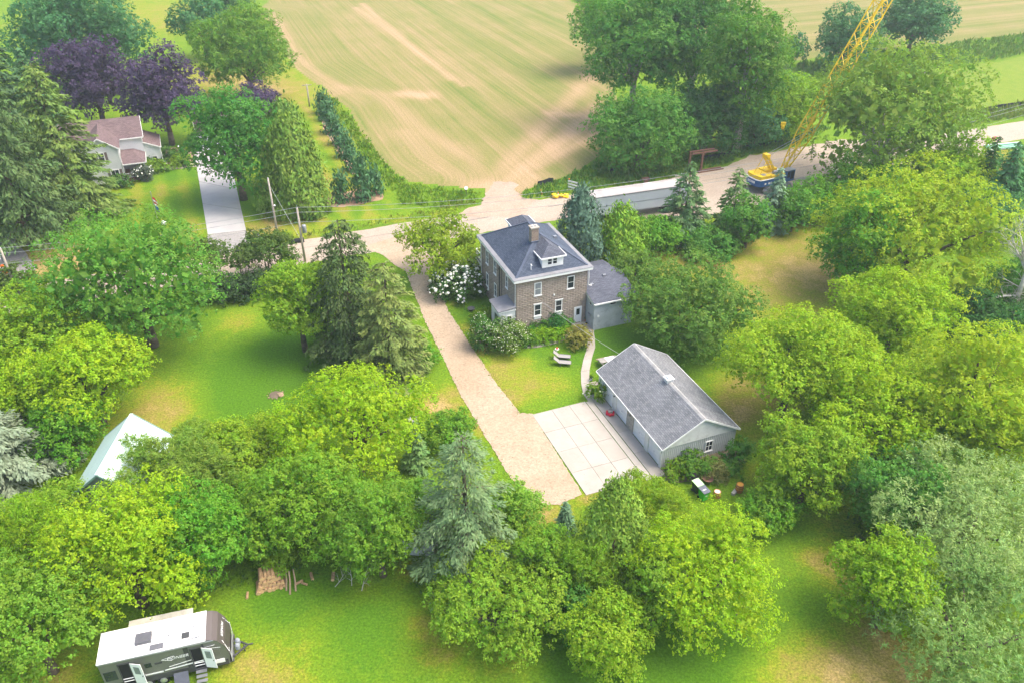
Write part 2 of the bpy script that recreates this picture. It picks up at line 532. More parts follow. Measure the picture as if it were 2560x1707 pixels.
# ------------------------------------------------------------------ loose gravel and concrete
def gravel(name, ca, cb, speck, fleck=.35):
    m, nt, b = newmat(name, .95, .08)
    tc = _n(nt, 'ShaderNodeTexCoord').outputs['Object']
    n1, n2, n3 = _noise(nt, tc, .12, 4, .6), _noise(nt, tc, 1.1, 4, .65), _noise(nt, tc, 7, 3, .7)
    c = _mixcol(nt, _smooth(nt, n1, .3, .7), ca, cb)
    c = _mixcol(nt, _math(nt, 'MULTIPLY', _smooth(nt, n2, .45, .8), .4), c, tuple(x * .78 for x in ca))
    pr_ = _math(nt, 'MULTIPLY', _smooth(nt, n3, .55, .72), _smooth(nt, _math(nt, 'ADD', n1, n2), .85, 1.25))
    c = _mixcol(nt, _math(nt, 'MULTIPLY', pr_, fleck * 2), c, speck)
    gr = _noise(nt, tc, 4.0, 6, .8)
    c = _mixcol(nt, 1.0, c, _mixcol(nt, _smooth(nt, gr, .35, .65), (.8, .79, .77), (1.14, 1.14, 1.14)), 'MULTIPLY')
    nt.links.new(c, b.inputs['Base Color'])
    _bump(nt, b, n3, .03, .6)
    return m


def concrete(name, ca, cb, stain):
    m, nt, b = newmat(name, .85, .15)
    tc = _n(nt, 'ShaderNodeTexCoord').outputs['Object']
    rnd = _n(nt, 'ShaderNodeObjectInfo').outputs['Random']
    n1, n2 = _noise(nt, tc, .5, 5, .6), _noise(nt, tc, 5, 4, .65)
    c = _mixcol(nt, _smooth(nt, _math(nt, 'ADD', n1, _math(nt, 'MULTIPLY', _math(nt, 'SUBTRACT', rnd, .5), .25)), .3, .7), ca, cb)
    c = _mixcol(nt, _math(nt, 'MULTIPLY', _smooth(nt, _noise(nt, tc, 1.4, 5, .7), .55, .8), .4), c, stain)
    c = _mixcol(nt, _math(nt, 'MULTIPLY', _smooth(nt, n2, .5, .8), .18), c, stain)
    nt.links.new(c, b.inputs['Base Color'])
    _bump(nt, b, n2, .006, .5)
    return m


M['road'] = gravel('road_gravel', (0.314, 0.256, 0.201), (0.365, 0.305, 0.243), (0.221, 0.179, 0.134), .15)
M['drive'] = gravel('driveway_gravel', (0.325, 0.244, 0.165), (0.391, 0.312, 0.226), (0.132, 0.098, 0.048), .6)
M['dirt'] = gravel('worked_ground', (0.312, 0.231, 0.169), (0.388, 0.306, 0.237), (0.200, 0.156, 0.106), .3)
M['asphalt'] = gravel('grey_gravel', (0.235, 0.227, 0.218), (0.302, 0.286, 0.269), (0.168, 0.168, 0.160), .2)
M['concrete'] = concrete('pale_concrete', (0.321, 0.291, 0.247), (0.360, 0.329, 0.287), (0.237, 0.205, 0.167))
M['apron'] = concrete('grey_concrete', (0.278, 0.254, 0.222), (0.327, 0.299, 0.265), (0.167, 0.146, 0.125))
M['walk'] = concrete('walk_concrete', (0.332, 0.302, 0.257), (0.394, 0.355, 0.302), (0.227, 0.197, 0.151))
M['nbdrive'] = concrete('bright_concrete', (0.347, 0.336, 0.326), (0.389, 0.378, 0.362), (0.284, 0.273, 0.252))
RNG = random.Random(5)


def sheet(name, outline, z, mat, jit=.25, step=.7, parent=None):
    """flat sheet with a frayed outline"""
    pts = []
    n = len(outline)
    for i in range(n):
        a, b_ = Vector(outline[i]), Vector(outline[(i + 1) % n])
        k_ = max(1, int((b_ - a).length / step))
        for j in range(k_):
            p = a.lerp(b_, j / k_)
            pts.append((p.x + RNG.uniform(-jit, jit), p.y + RNG.uniform(-jit, jit), z))
    import bmesh
    bm = bmesh.new()
    f = bm.faces.new([bm.verts.new(p) for p in pts])
    bm.normal_update()
    if f.normal.z < 0:
        f.normal_flip()
    bmesh.ops.triangulate(bm, faces=[f])
    me_ = bpy.data.meshes.new(name)
    bm.to_mesh(me_)
    bm.free()
    o = link(name, me_, mat, parent)
    if parent is None:
        tag(o, kind='structure')
    return o


def rd(s, t):      # road coordinates: s along the road, t across it
    x, y = rot2(s, t)
    return (x, 105 + y)


sheet('road', [rd(-190, -3.3), rd(-40, -3.4), rd(0, -3.5), rd(40, -3.5), rd(190, -3.6), rd(190, 3.6), rd(40, 3.8), rd(0, 3.7), rd(-40, 3.4), rd(-190, 3.4)], .012, M['road'], .2, 1.2)
sheet('gravel_yard', [(12.30, 111.11), (19.91, 103.22), (26.81, 104.54), (35.87, 109.37), (41.28, 110.09), (48.93, 113.79), (60.42, 120.14), (74.70, 127.99), (80.87, 129.84), (77.84, 134.67), (56.67, 136.69), (47.79, 132.32), (39.54, 128.91), (33.12, 123.53), (25.96, 118.99), (16.89, 115.33)], .020, M['road'], .5, 1.2)
sheet('field_entrance', [(-8.42, 105.21), (-4.60, 108.66), (-3.46, 113.79), (-2.70, 117.70), (0.61, 117.70), (0.94, 112.29), (3.51, 110.81), (1.12, 104.54)], .028, M['dirt'], .5, .8)
sheet('driveway', [(-19.55, 95.46), (-16.35, 92.96), (-14.78, 90.55), (-13.07, 88.65), (-11.92, 84.64), (-9.78, 77.36), (-7.30, 70.20), (-5.07, 63.60), (-3.93, 60.77), (-1.98, 56.13), (-0.34, 52.18), (1.64, 48.49), (3.93, 48.49), (5.86, 49.79),
                   (1.92, 60.52), (0.76, 60.65), (-1.38, 64.92), (-4.01, 71.33), (-7.17, 79.10), (-8.85, 85.13), (-10.36, 88.65), (-9.62, 91.85), (-7.95, 97.58), (-14.98, 98.80)], .036, M['drive'], .07, .22)
sheet('neighbour_driveway_foot', [(-40.79, 99.04), (-35.96, 100.40), (-33.24, 95.00), (-38.83, 92.96)], .03, M['asphalt'], .1, .6)
sheet('gravel_lane', [(-73.77, 102.57), (-68.34, 98.55), (-66.49, 98.07), (-61.82, 92.96), (-59.06, 89.91), (-58.17, 86.61), (-58.54, 85.42), (-61.01, 84.64), (-63.81, 83.68)], .03, M['asphalt'], .3, .8)
# dark expansion seam along the road
seam = MB()
for i in range(-60, 90, 3):
    if RNG.random() < .85:
        a, b_ = rd(i, 1.0 + RNG.uniform(-.03, .03)), rd(i + 3, 1.0 + RNG.uniform(-.03, .03))
        w = RNG.uniform(.03, .06)
        seam.add([(a[0], a[1] - w, .03), (b_[0], b_[1] - w, .03), (b_[0], b_[1] + w, .03), (a[0], a[1] + w, .03)], [(0, 1, 2, 3)])
M['seam'] = plain('tar_seam', (.13, .12, .115), .8, .2)
tag(seam.build('road_seam', M['seam']), kind='structure')

# concrete pad by the garage: every slab a piece of its own, joints open
GO, GYAW = (12.84, 52.88, 0), math.radians(21.51)
pad = thing('concrete_pad', None, None, GO, GYAW)
tag(pad, kind='structure')


def slab_piece(name, mat, parent, x0, x1, y0, y1, z0, z1, g=.013):
    o = MB().box(x0 + g, x1 - g, y0 + g, y1 - g, z0, z1).build(name, mat, parent)
    return o


us, vs_ = [-7.42, -5.43, -3.62, -1.92], [-.6, 2.3, 5.2, 8.1, 11.0]
for i in range(3):
    for j in range(4):
        slab_piece('slab', M['concrete'], pad, us[i], us[i + 1], vs_[j], vs_[j + 1], -.05, .05 + RNG.uniform(-.004, .004))
av = [-.9, 2.55, 5.6, 8.8, 10.9]
for j in range(4):
    slab_piece('apron_slab', M['apron'], pad, -1.2, -.02, av[j], av[j + 1], -.05, .075 + RNG.uniform(-.004, .004))
slab_piece('edge_slab', M['walk'], pad, -1.88, -1.24, -.9, 10.9, -.05, .06)
# cracks and weeds in the joints
cr_ = MB()
for u0, v0, u1, v1 in ((-7.3, 2.3, -1.95, 2.3), (-7.3, 5.2, -5.3, 5.2), (-7.3, 8.1, -5.5, 8.1), (-6.9, .5, -6.3, 2.2), (-5.43, 2.4, -5.43, 5), (-3.62, -.4, -3.62, 1.6)):
    n_ = int(math.hypot(u1 - u0, v1 - v0) / .16)
    for i in range(n_):
        if RNG.random() < .6:
            t = (i + RNG.random()) / n_
            cr_.ball((u0 + (u1 - u0) * t + RNG.uniform(-.02, .02), v0 + (v1 - v0) * t + RNG.uniform(-.03, .03), .052), RNG.uniform(.012, .03), RNG, .3, 5, 3, .4)
M['weed'] = plain('joint_weeds', (.16, .13, .07), .95, .05, var=.4)
tag(cr_.build('joint_weeds', M['weed'], pad), kind='stuff')


def walk(name, left, right, z, mat, label=None):
    """curved path made of slabs between two edges"""
    root = thing(name, None, None)
    tag(root, kind='structure')
    for i in range(len(left) - 1):
        a, b_, c, d = left[i], left[i + 1], right[i + 1], right[i]
        q = [Vector((*p, 0)) for p in (a, b_, c, d)]
        m_ = sum(q, Vector()) / 4
        pts = [m_ + (p - m_) * .985 for p in q]
        if (pts[1] - pts[0]).cross(pts[2] - pts[0]).z < 0:
            pts.reverse()
        MB().prism(pts, -.05, z + RNG.uniform(-.004, .004)).build('slab', mat, root)
    return root


walk('garden_path', [(8.92, 75.03), (8.93, 73.66), (8.82, 71.86), (8.31, 69.83), (7.89, 67.67), (7.68, 65.59), (7.77, 64.26), (8.16, 63.28), (8.94, 62.51)],
     [(8.25, 74.38), (8.17, 73.27), (7.85, 71.33), (7.37, 69.47), (6.97, 67.32), (6.86, 65.25), (6.94, 63.60), (7.32, 62.51), (7.66, 61.88)], .05, M['walk'])
walk('door_path', [(6.37, 76.35), (7.11, 76.86), (8.17, 77.36)], [(7.23, 74.71), (7.93, 74.71), (9.00, 74.95)], .06, M['walk'])
walk('flower_bed_edging', [(1.28, 72.33), (2.56, 72.48), (3.86, 72.95), (5.18, 73.66), (6.32, 74.71), (7.05, 75.85)], [(1.35, 71.71), (2.63, 71.79), (4.00, 72.25), (5.36, 72.95), (6.49, 73.90), (7.34, 75.03)], .055, M['concrete'])
walk('neighbour_driveway', [(-40.79, 99.04), (-44.78, 109.37), (-47.98, 117.70), (-50.77, 124.93), (-53.07, 130.79), (-55.22, 136.69)], [(-35.96, 100.40), (-38.52, 107.26), (-41.21, 114.56), (-43.90, 121.82), (-47.06, 129.84), (-49.62, 136.69)], .05, M['nbdrive'])
walk('neighbour_front_walk', [(-55.66, 123.53), (-53.74, 124.23), (-52.11, 125.11), (-50.75, 125.46)], [(-55.23, 122.33), (-53.26, 122.84), (-51.59, 123.53), (-50.29, 124.05)], .05, M['walk'])
sheet('mulch_bed', [(-33.73, 110.09), (-26.57, 112.29), (-22.62, 115.33), (-19.00, 113.04), (-19.00, 110.81), (-21.94, 109.08), (-25.20, 107.95), (-29.93, 108.66)], .014, plain('bark_mulch', (.3, .2, .13), .95, .05, var=.3), .2, .5)
sheet('garden_soil', [(-58.21, 123.88), (-56.04, 123.53), (-54.10, 125.28), (-51.48, 126.71), (-53.34, 130.79), (-56.67, 132.71), (-58.69, 131.74), (-57.33, 127.08)], .014, plain('garden_soil', (.3, .22, .15), .95, .05, var=.35), .3, .6)
sheet('mulch_row', [(-36.39, 151.09), (-35.64, 151.09), (-31.32, 139.81), (-27.51, 129.84), (-24.24, 120.98), (-24.97, 120.48), (-29.00, 130.79), (-33.15, 140.87)], .014, plain('row_mulch', (.33, .22, .15), .95, .05, var=.3), .2, .6)
sheet('bed_soil', [(-4.30, 73.27), (-3.57, 77.36), (0.00, 77.36), (6.25, 77.36), (6.55, 74.87), (3.86, 72.95), (1.28, 72.33), (-1.69, 71.56)], .012, plain('bed_soil', (.12, .085, .06), .95, .05, var=.3), .1, .5)
sheet('gable_bed', [(12.86, 52.84), (19.98, 55.85), (20.39, 53.98), (17.43, 51.93), (14.23, 51.19), (12.91, 51.43)], .012, plain('gable_bed_soil', (.16, .13, .08), .95, .05, var=.35), .15, .5)
sheet('stony_patch', [(-9.80, 60.46), (-8.71, 60.04), (-8.52, 58.85), (-9.72, 58.97)], .014, M['asphalt'], .1, .3)


# ------------------------------------------------------------------ windows, doors
def window(parent, plane, a0, a1, z0, z1, off=0.0, frame='white', glass='glass', sash=True, w=.09, sill=True, mull=0, cols=1, name='window', proud=.05):
    """framed window on a wall plane: 'y' = wall facing -y at y=off, 'x' = wall facing -x at x=off. Panes and frame are parts of it"""
    def bx(p0, p1, q0, q1, d0, d1):
        m_ = MB()
        return m_.box(p0, p1, off - d1, off - d0, q0, q1) if plane == 'y' else m_.box(off - d1, off - d0, p0, p1, q0, q1)
    fr = bx(a0, a0 + w, z0, z1, -.02, proud)
    for s in (bx(a1 - w, a1, z0, z1, -.02, proud), bx(a0 + w, a1 - w, z1 - w, z1, -.02, proud), bx(a0 + w, a1 - w, z0, z0 + w, -.02, proud)):
        fr.add(s.v, s.f)
    root = fr.build(name, M[frame], parent)
    if sill:
        bx(a0 - .06, a1 + .06, z0 - .07, z0 - .003, -.02, proud + .05).build('sill', M[frame], root)
    zs = [z0 + w, z1 - w] if not sash else [z0 + w, (z0 + z1) / 2, z1 - w]
    if mull:
        zs = list(np.linspace(z0 + w, z1 - w, mull + 1))
    xs = list(np.linspace(a0 + w, a1 - w, cols + 1))
    g = .022
    for i in range(len(zs) - 1):
        for j in range(len(xs) - 1):
            bx(xs[j] + (g if j else 0), xs[j + 1] - (g if j < cols - 1 else 0), zs[i] + (g if i else 0), zs[i + 1] - (g if i < len(zs) - 2 else 0), -.01, .012 + .012 * (i % 2)).build('pane', M[glass], root)
    bars = MB()
    for z in zs[1:-1]:
        q = bx(a0 + w, a1 - w, z - g, z + g, -.01, .035)
        bars.add(q.v, q.f)
    for x in xs[1:-1]:
        q = bx(x - g, x + g, z0 + w, z1 - w, -.01, .033)
        bars.add(q.v, q.f)
    if bars.f:
        bars.build('glazing_bar', M[frame], root)
    return root


# ------------------------------------------------------------------ the stone-block farmhouse
M['roofblue'] = shingle('blue_grey_shingle', (.05, .064, .092), (.082, .10, .135), .34, .15)
M['roofslate'] = shingle('grey_shingle', (.07, .076, .098), (.115, .123, .15), .34, .15)
M['eavegrey'] = plain('eave_felt', (.2, .2, .21), .9, .1, var=.15)
M['block'] = None


def block_material():
    m, nt, b = newmat('rock_face_block', .95, .08)
    tc = _n(nt, 'ShaderNodeTexCoord').outputs['Object']
    geo = _n(nt, 'ShaderNodeNewGeometry').outputs['Position']
    rnd = _n(nt, 'ShaderNodeObjectInfo').outputs['Random']
    n1, n2 = _noise(nt, geo, 1.3, 4, .6), _noise(nt, geo, 14, 4, .7)
    c = _mixcol(nt, _smooth(nt, n1, .3, .7), (.24, .195, .16), (.32, .268, .225))
    c = _mixcol(nt, _math(nt, 'MULTIPLY', rnd, .35), c, (.38, .32, .265))
    c = _mixcol(nt, _math(nt, 'MULTIPLY', _smooth(nt, n2, .5, .8), .55), c, (.125, .1, .085))
    nt.links.new(c, b.inputs['Base Color'])
    _bump(nt, b, n2, .04, .9)
    return m


M['block'] = block_material()
HO, HYAW = (0.45, 73.97, 0), math.radians(21.13)
HW, HD, HE = 8.21, 11.0, 7.07
house = thing('farmhouse', 'two-storey brown block house with blue-grey hip roof, dormer and brick chimney', 'house', HO, HYAW)
box('wall', M['mortar'], house, 0, HW, 0, HD, -.2, 6.7)
# windows on the camera-side wall
front_holes = [(2.03, 2.86, 4.6, 6.17), (5.82, 6.66, 4.66, 6.22), (2.02, 2.89, 1.7, 3.6), (4.5, 5.36, 1.7, 3.66), (6.8, 7.72, .12, 2.2)]
w_ = window(house, 'y', 2.03, 2.86, 4.6, 6.15, 0, glass='glassgrey')
window(house, 'y', 5.82, 6.66, 4.66, 6.2, 0)
for a in (2.04, 4.5):
    z_ = 0 if a < 3 else .02
    window(house, 'y', a, a + .83, 2.08 + z_, 3.5 + z_, 0, sill=True)
    box('window_head', M['white'], house, a - .08, a + .91, -.1, .01, 3.505 + z_, 3.6 + z_)
    box('window_apron', M['white'], house, a + .02, a + .81, -.045, .01, 1.68 + z_, 2.0 + z_)
side_holes = [(6.0, 6.82, 4.4, 6.15), (2.4, 3.07, 4.55, 6.05), (5.95, 6.75, 1.5, 3.2), (8.6, 9.4, 1.5, 3.2), (8.6, 9.4, 4.4, 6.1)]
for a0, a1, z0, z1 in side_holes:
    window(house, 'x', a0, a1, z0, z1, 0, glass='glassgrey')
dr = box('door', M['doorwhite'], house, 6.9, 7.62, -.05, .02, .24, 2.1)
box('pane', M['glass'], dr, 7.06, 7.46, -.062, -.03, 1.18, 1.95)
MB().ball((6.98, -.09, 1.1), .035).build('handle', M['metalgrey'], dr)
fr_ = MB().box(6.8, 6.898, -.06, .02, .14, 2.2).box(7.622, 7.72, -.06, .02, .14, 2.2).box(6.899, 7.621, -.06, .02, 2.102, 2.2)
fr_.build('door_frame', M['white'], house)
box('door_step', M['walk'], house, 6.6, 7.9, -.55, -.01, 0, .13)


def block_mesh(seed):
    r = random.Random(seed)
    vs, fs = [], []
    nx_, nz_ = 4, 2
    for k_ in range(nz_ + 1):
        for i in range(nx_ + 1):
            e = (i in (0, nx_)) or (k_ in (0, nz_))
            vs.append((i / nx_, -.012 if e else -.045 - r.uniform(0, .035), (k_ / nz_ - .5) + (0 if k_ in (0, nz_) else r.uniform(-.2, .2))))
    for k_ in range(nz_):
        for i in range(nx_):
            a = k_ * (nx_ + 1) + i
            fs.append((a, a + 1, a + nx_ + 2, a + nx_ + 1))
    b0 = len(vs)
    ring = [0, nx_, (nz_ + 1) * (nx_ + 1) - 1, nz_ * (nx_ + 1)]
    vs += [(vs[i][0], .01, vs[i][2]) for i in ring]
    top = [nz_ * (nx_ + 1) + i for i in range(nx_ + 1)]
    bot = list(range(nx_ + 1))
    fs += [tuple([b0 + 3, *top, b0 + 2]), tuple([b0, b0 + 1, *bot[::-1]]), (b0, 0, nx_ + 1, 2 * (nx_ + 1), b0 + 3), (b0 + 1, b0 + 2, top[-1], 2 * nx_ + 1, nx_)]
    mb = MB()
    mb.add(vs, fs)
    me_ = mb.mesh('block')
    me_.materials.append(M['block'])
    return me_, mb


blocks = [block_mesh(s) for s in range(5)]
CH = .22


def courses(length, holes, z0=.0, z1=6.6):
    out = []
    n_ = int((z1 - z0) / CH)
    for r in range(n_):
        za = z0 + r * CH
        zb = za + CH
        free = [(0.0, length)]
        for a0, a1, h0, h1 in holes:
            if h1 > za + .02 and h0 < zb - .02:
                free = [s for f in free for s in ((f[0], min(f[1], a0)), (max(f[0], a1), f[1])) if s[1] - s[0] > .04]
        for f0, f1 in free:
            x = -.31 * (r % 2)
            while x < f1:
                a, b_ = max(x, f0), min(x + .62, f1)
                if b_ - a > .05:
                    out.append((a, b_, za, zb))
                x += .62
    return out


fb = courses(HW, front_holes)
fb.sort(key=lambda q: -q[2])
rb = MB()
rr = random.Random(3)
for i, (a, b_, za, zb) in enumerate(fb):
    me_, mb = blocks[rr.randrange(5)]
    if i < 300:
        o = bpy.data.objects.new('block', me_)
        COL.objects.link(o)
        o.parent = house
        o.location = (a + .008, 0, (za + zb) / 2)
        o.scale = (b_ - a - .016, 1, CH - .016)
    else:
        rb.add([(a + .008 + v[0] * (b_ - a - .016), v[1], (za + zb) / 2 + v[2] * (CH - .016)) for v in mb.v], mb.f)
for a, b_, za, zb in courses(HD, side_holes + [(0, 2.75, -1, 3.7)]):
    me_, mb = blocks[rr.randrange(5)]
    rb.add([(v[1], b_ - .008 - v[0] * (b_ - a - .016), (za + zb) / 2 + v[2] * (CH - .016)) for v in mb.v], mb.f)
tag(rb.build('block_courses', M['block'], house), kind='stuff')
# cornice: frieze, soffit, gutter board
ov = .41
MB().box(-.03, HW + .03, -.03, HD + .03, 6.6, 6.72).build('frieze', M['offwhite'], house)
MB().box(-ov + .03, HW + ov - .03, -ov + .03, HD + ov - .03, 6.722, 6.8).build('soffit', M['white'], house)
x0, x1, y0, y1 = -ov, HW + ov, -ov, HD + ov
for q in ((x0, x1, y0, y0 + .06), (x0, x1, y1 - .06, y1), (x0, x0 + .06, y0 + .062, y1 - .062), (x1 - .06, x1, y0 + .062, y1 - .062)):
    box('fascia', M['white'], house, *q, 6.70, 7.02)
ins, zi, zr = .42, 7.12, 9.85
e0 = [(x0 - .03, y0 - .03, 7.035), (x1 + .03, y0 - .03, 7.035), (x1 + .03, y1 + .03, 7.035), (x0 - .03, y1 + .03, 7.035)]
e1 = [(x0 + ins, y0 + ins, zi), (x1 - ins, y0 + ins, zi), (x1 - ins, y1 - ins, zi), (x0 + ins, y1 - ins, zi)]
eg = MB()
for i in range(4):
    j = (i + 1) % 4
    eg.slab([e0[i], e0[j], e1[j], e1[i]], .03)
eg.build('eave_gutter', M['eavegrey'], house)
cxr = (x0 + x1) / 2
hy = (x1 - x0) / 2
ra, rb_ = (cxr, y0 + hy, zr), (cxr, y1 - hy, zr)
roof('roof', [[e1[0], e1[1], ra], [e1[1], e1[2], rb_, ra], [e1[2], e1[3], rb_], [e1[3], e1[0], ra, rb_]], .06, M['roofblue'], house)
slope = (zr - zi) / (hy - ins)


def roof_z(v):
    return zi + (v - (y0 + ins)) * slope


M['hipcap'] = plain('hip_cap', (.08, .095, .13), .9, .1)
hc = MB()
for p, q in ((e1[0], ra), (e1[1], ra), (e1[2], rb_), (e1[3], rb_), (ra, rb_)):
    hc.beam((p[0], p[1], p[2] + .005), (q[0], q[1], q[2] + .005), .26, .03)
hc.build('hip_cap', M['hipcap'], house)


def dormer(flip):
    """hipped dormer; flip mirrors it to the road side"""
    def F(p):
        return (p[0], (HD - p[1]) if flip else p[1], p[2])
    yw = .5
    mb = MB()
    yb = (8.6 - zi) / slope + y0 + ins
    vs = [F(p) for p in ((3.1, yw, 7.0), (5.5, yw, 7.0), (5.5, yw, 8.6), (3.1, yw, 8.6), (3.1, yb, 8.6), (5.5, yb, 8.6), (3.1, yw, 7.0), (5.5, yw, 7.0))]
    fs_ = [(0, 1, 2, 3), (3, 2, 5, 4), (0, 3, 4), (1, 5, 2)]
    if flip:
        fs_ = [f[::-1] for f in fs_]
    mb.add(vs, fs_)
    d = mb.build('dormer', M['white'], house)
    ze, zt = 8.64, 9.62
    a, b_, c_, d_ = (2.86, yw - .28, ze), (5.74, yw - .28, ze), (5.74, (ze - zi) / slope + y0 + ins, ze), (2.86, (ze - zi) / slope + y0 + ins, ze)
    pk, bk = (4.3, yw + 1.15, zt), (4.3, (zt - zi) / slope + y0 + ins, zt)
    fc = [[a, b_, pk], [b_, c_, bk, pk], [d_, a, pk, bk]]
    fc = [[F(p) for p in f] for f in fc]
    if flip:
        fc = [f[::-1] for f in fc]
    roof('dormer_roof', fc, .05, M['roofslate'], d)
    g = MB()
    for p, q in ((a, b_), (a, d_), (b_, c_)):
        g.beam(F((p[0], p[1], p[2] - .03)), F((q[0], q[1], q[2] - .03)), .06, .15)
    g.build('dormer_fascia', M['white'], d)
    if not flip:
        for x in (3.66, 4.25):
            window(d, 'y', x, x + .58, 7.68, 8.5, yw, w=.07, sill=False, proud=.04)
    return d


dormer(False)
dormer(True)


def brick_material():
    m, nt, b = newmat('chimney_brick', .95, .05)
    tc = _n(nt, 'ShaderNodeTexCoord').outputs['Object']
    mp = _n(nt, 'ShaderNodeMapping')
    mp.inputs['Rotation'].default_value = (PI / 2, 0, 0)
    nt.links.new(tc, mp.inputs[0])
    br = _n(nt, 'ShaderNodeTexBrick', offset=.5)
    br.inputs['Scale'].default_value = 1
    br.inputs['Brick Width'].default_value = .22
    br.inputs['Row Height'].default_value = .085
    br.inputs['Mortar Size'].default_value = .012
    br.inputs['Color1'].default_value = (.2, .12, .085, 1)
    br.inputs['Color2'].default_value = (.34, .25, .17, 1)
    br.inputs['Mortar'].default_value = (.36, .32, .28, 1)
    nt.links.new(mp.outputs[0], br.inputs[0])
    c = _mixcol(nt, _math(nt, 'MULTIPLY', _noise(nt, tc, 3, 4), .5), br.outputs[0], (.13, .1, .085))
    nt.links.new(c, b.inputs['Base Color'])
    return m


ch = box('chimney', brick_material(), house, 2.98, 3.78, 3.2, 3.95, 8.6, 10.75)
box('chimney_cap', M['concrete'], ch, 2.9, 3.86, 3.12, 4.03, 10.752, 10.87)
for q in (3.2, 3.56):
    MB().lathe([(.1, 10.87), (.1, 11.02), (.06, 11.02), (.06, 10.9)], 10, (q, 3.58, 0)).build('flue_pot', M['offwhite'], ch)
box('flashing', M['hipcap'], ch, 2.9, 3.86, 3.05, 3.2, 8.9, 9.35)
MB().tube((1.85, .55, 7.5), (1.85, .55, 8.15), .05).tube((1.85, .5, 8.1), (1.85, .3, 8.1), .05).build('vent_pipe', M['white'], house)
for x, y in ((5.2, 2.1), (6.4, 5.0)):
    z_ = roof_z(y) if x < 6 else zr - (x - cxr) * slope
    box('roof_vent', M['metalgrey'], house, x, x + .35, y, y + .35, z_ - .1, z_ + .16)
MB().tube((HW + .1, -.12, 6.7), (HW + .1, -.12, 4.75), .05).tube((HW + .1, -.12, 4.75), (HW + .5, -.12, 4.6), .05).build('downspout', M['white'], house)
MB().tube((-.1, HD - .1, 6.7), (-.1, HD - .1, .1), .05).build('downspout', M['white'], house)
MB().tube((-.08, .12, 6.6), (-.08, .12, 3.7), .04).build('downspout', M['white'], house)
MB().lathe([(.02, 0), (.09, .02), (.09, .16), (.02, .2)], 10, (4.3, -.1, 4.25)).build('wall_lamp', M['white'], house)
cd_ = MB()
for x in (4.1, 4.75, 4.9):
    cd_.tube((-.1, x, 6.3), (-.1, x + .03, .6), .03, n=5)
cd_.path([(-.1, 5.6, 5.6), (-.25, 5.2, 5.4), (-.2, 4.9, 5.75), (-.1, 4.7, 6.3)], [.02] * 4)
cd_.build('wall_conduit', M['black'], house)
# side entry
en = box('entry_porch', M['white'], house, -1.85, -.045, .1, 2.62, -.1, 3.42)
roof('entry_roof', [[(-2.08, -.12, 3.5), (.0, -.12, 3.74), (.0, 2.8, 3.74), (-2.08, 2.8, 3.5)]], .08, M['eavegrey'], en)
box('entry_fascia', M['white'], en, -2.02, -.05, -.06, 2.74, 3.3, 3.41)
window(en, 'y', -1.02, -.48, 1.55, 2.72, .1, w=.05, sash=False, mull=3, cols=2, sill=False)
M['greendoor'] = plain('dark_green_door', (.025, .06, .05), .4, .4)
box('entry_door', M['greendoor'], en, -1.9, -1.84, .5, 1.5, .1, 2.6)
bd = MB()
for x in (-1.55, -1.2, -.32, -.12):
    bd.box(x, x + .035, .075, .11, 0, 3.28)
bd.build('batten', M['offwhite'], en)
# block addition at the right end
M['stucco'] = plain('grey_stucco', (.42, .45, .475), .9, .1, var=.12, scale=1.1, stain=(.26, .28, .3), stain_scale=1.7, bump=.01)
ad = MB()
ad.prism([(8.27, -1.9), (12.95, -1.9), (12.95, 3.4), (8.27, 3.4)], -.1, 3.3)
ad.add([(8.27, -1.9, 3.3), (8.27, 3.4, 3.3), (8.27, 3.4, 4.55), (12.3, 3.4, 4.55), (12.95, 1.9, 4.2), (12.95, -1.9, 3.3)], [(0, 2, 1), (0, 5, 4, 3, 2), (1, 2, 3)])
add_ = ad.build('addition', M['stucco'], house)
roof('addition_roof', [[(8.12, -2.12, 3.46), (13.45, -2.12, 3.46), (13.5, 1.9, 4.42), (12.25, 3.5, 4.8), (8.28, 3.5, 4.8), (8.28, .0, 3.95), (8.12, 0, 3.94)], [(12.25, 3.5, 4.8), (13.5, 1.9, 4.42), (13.4, 6.6, 3.6), (8.28, 6.6, 3.6), (8.28, 3.5, 4.8)][::1]], .07, M['roofslate'], add_)
box('gutter', M['white'], add_, 8.12, 13.45, -2.24, -2.13, 3.27, 3.42)
MB().add([(8.1, -2.12, 3.2), (8.1, .0, 3.62), (8.1, .0, 3.92), (8.1, -2.12, 3.44)], [(0, 3, 2, 1)]).add([(8.13, -2.12, 3.2), (8.13, .0, 3.62), (8.13, .0, 3.92), (8.13, -2.12, 3.44)], [(0, 1, 2, 3)]).build('rake_board', M['white'], add_)
window(add_, 'y', 10.12, 10.88, 2.82, 3.16, -1.9, frame='offwhite', sash=False, w=.05)
window(add_, 'x', -1.35, -.75, 2.75, 3.1, 8.27, frame='offwhite', sash=False, w=.05, sill=False)
MB().tube((12.85, -2.0, 3.3), (12.85, -2.0, 2.2), .05).tube((12.85, -2.0, 2.2), (13.1, -2.0, 1.9), .05).build('downspout', M['white'], add_)
MB().lathe([(.0, 0), (.15, .01), (.15, .05), (0, .07)], 14).build('round_vent', M['white'], add_).matrix_local = Matrix.Translation((8.8, -1.9, 1.7)) @ Matrix.Rotation(PI / 2, 4, 'X')
MB().box(8.16, 8.26, -1.35, -1.15, 1.45, 1.7).box(8.2, 8.26, -.95, -.6, 1.5, 1.62).build('meter_box', M['metalgrey'], add_)
for x, y in ((9.0, .6), (11.0, 1.6)):
    z_ = 3.46 + (y + 2.12) * .2385
    box('roof_vent', M['metalgrey'], add_, x, x + .35, y, y + .28, z_ - .05, z_ + .17)
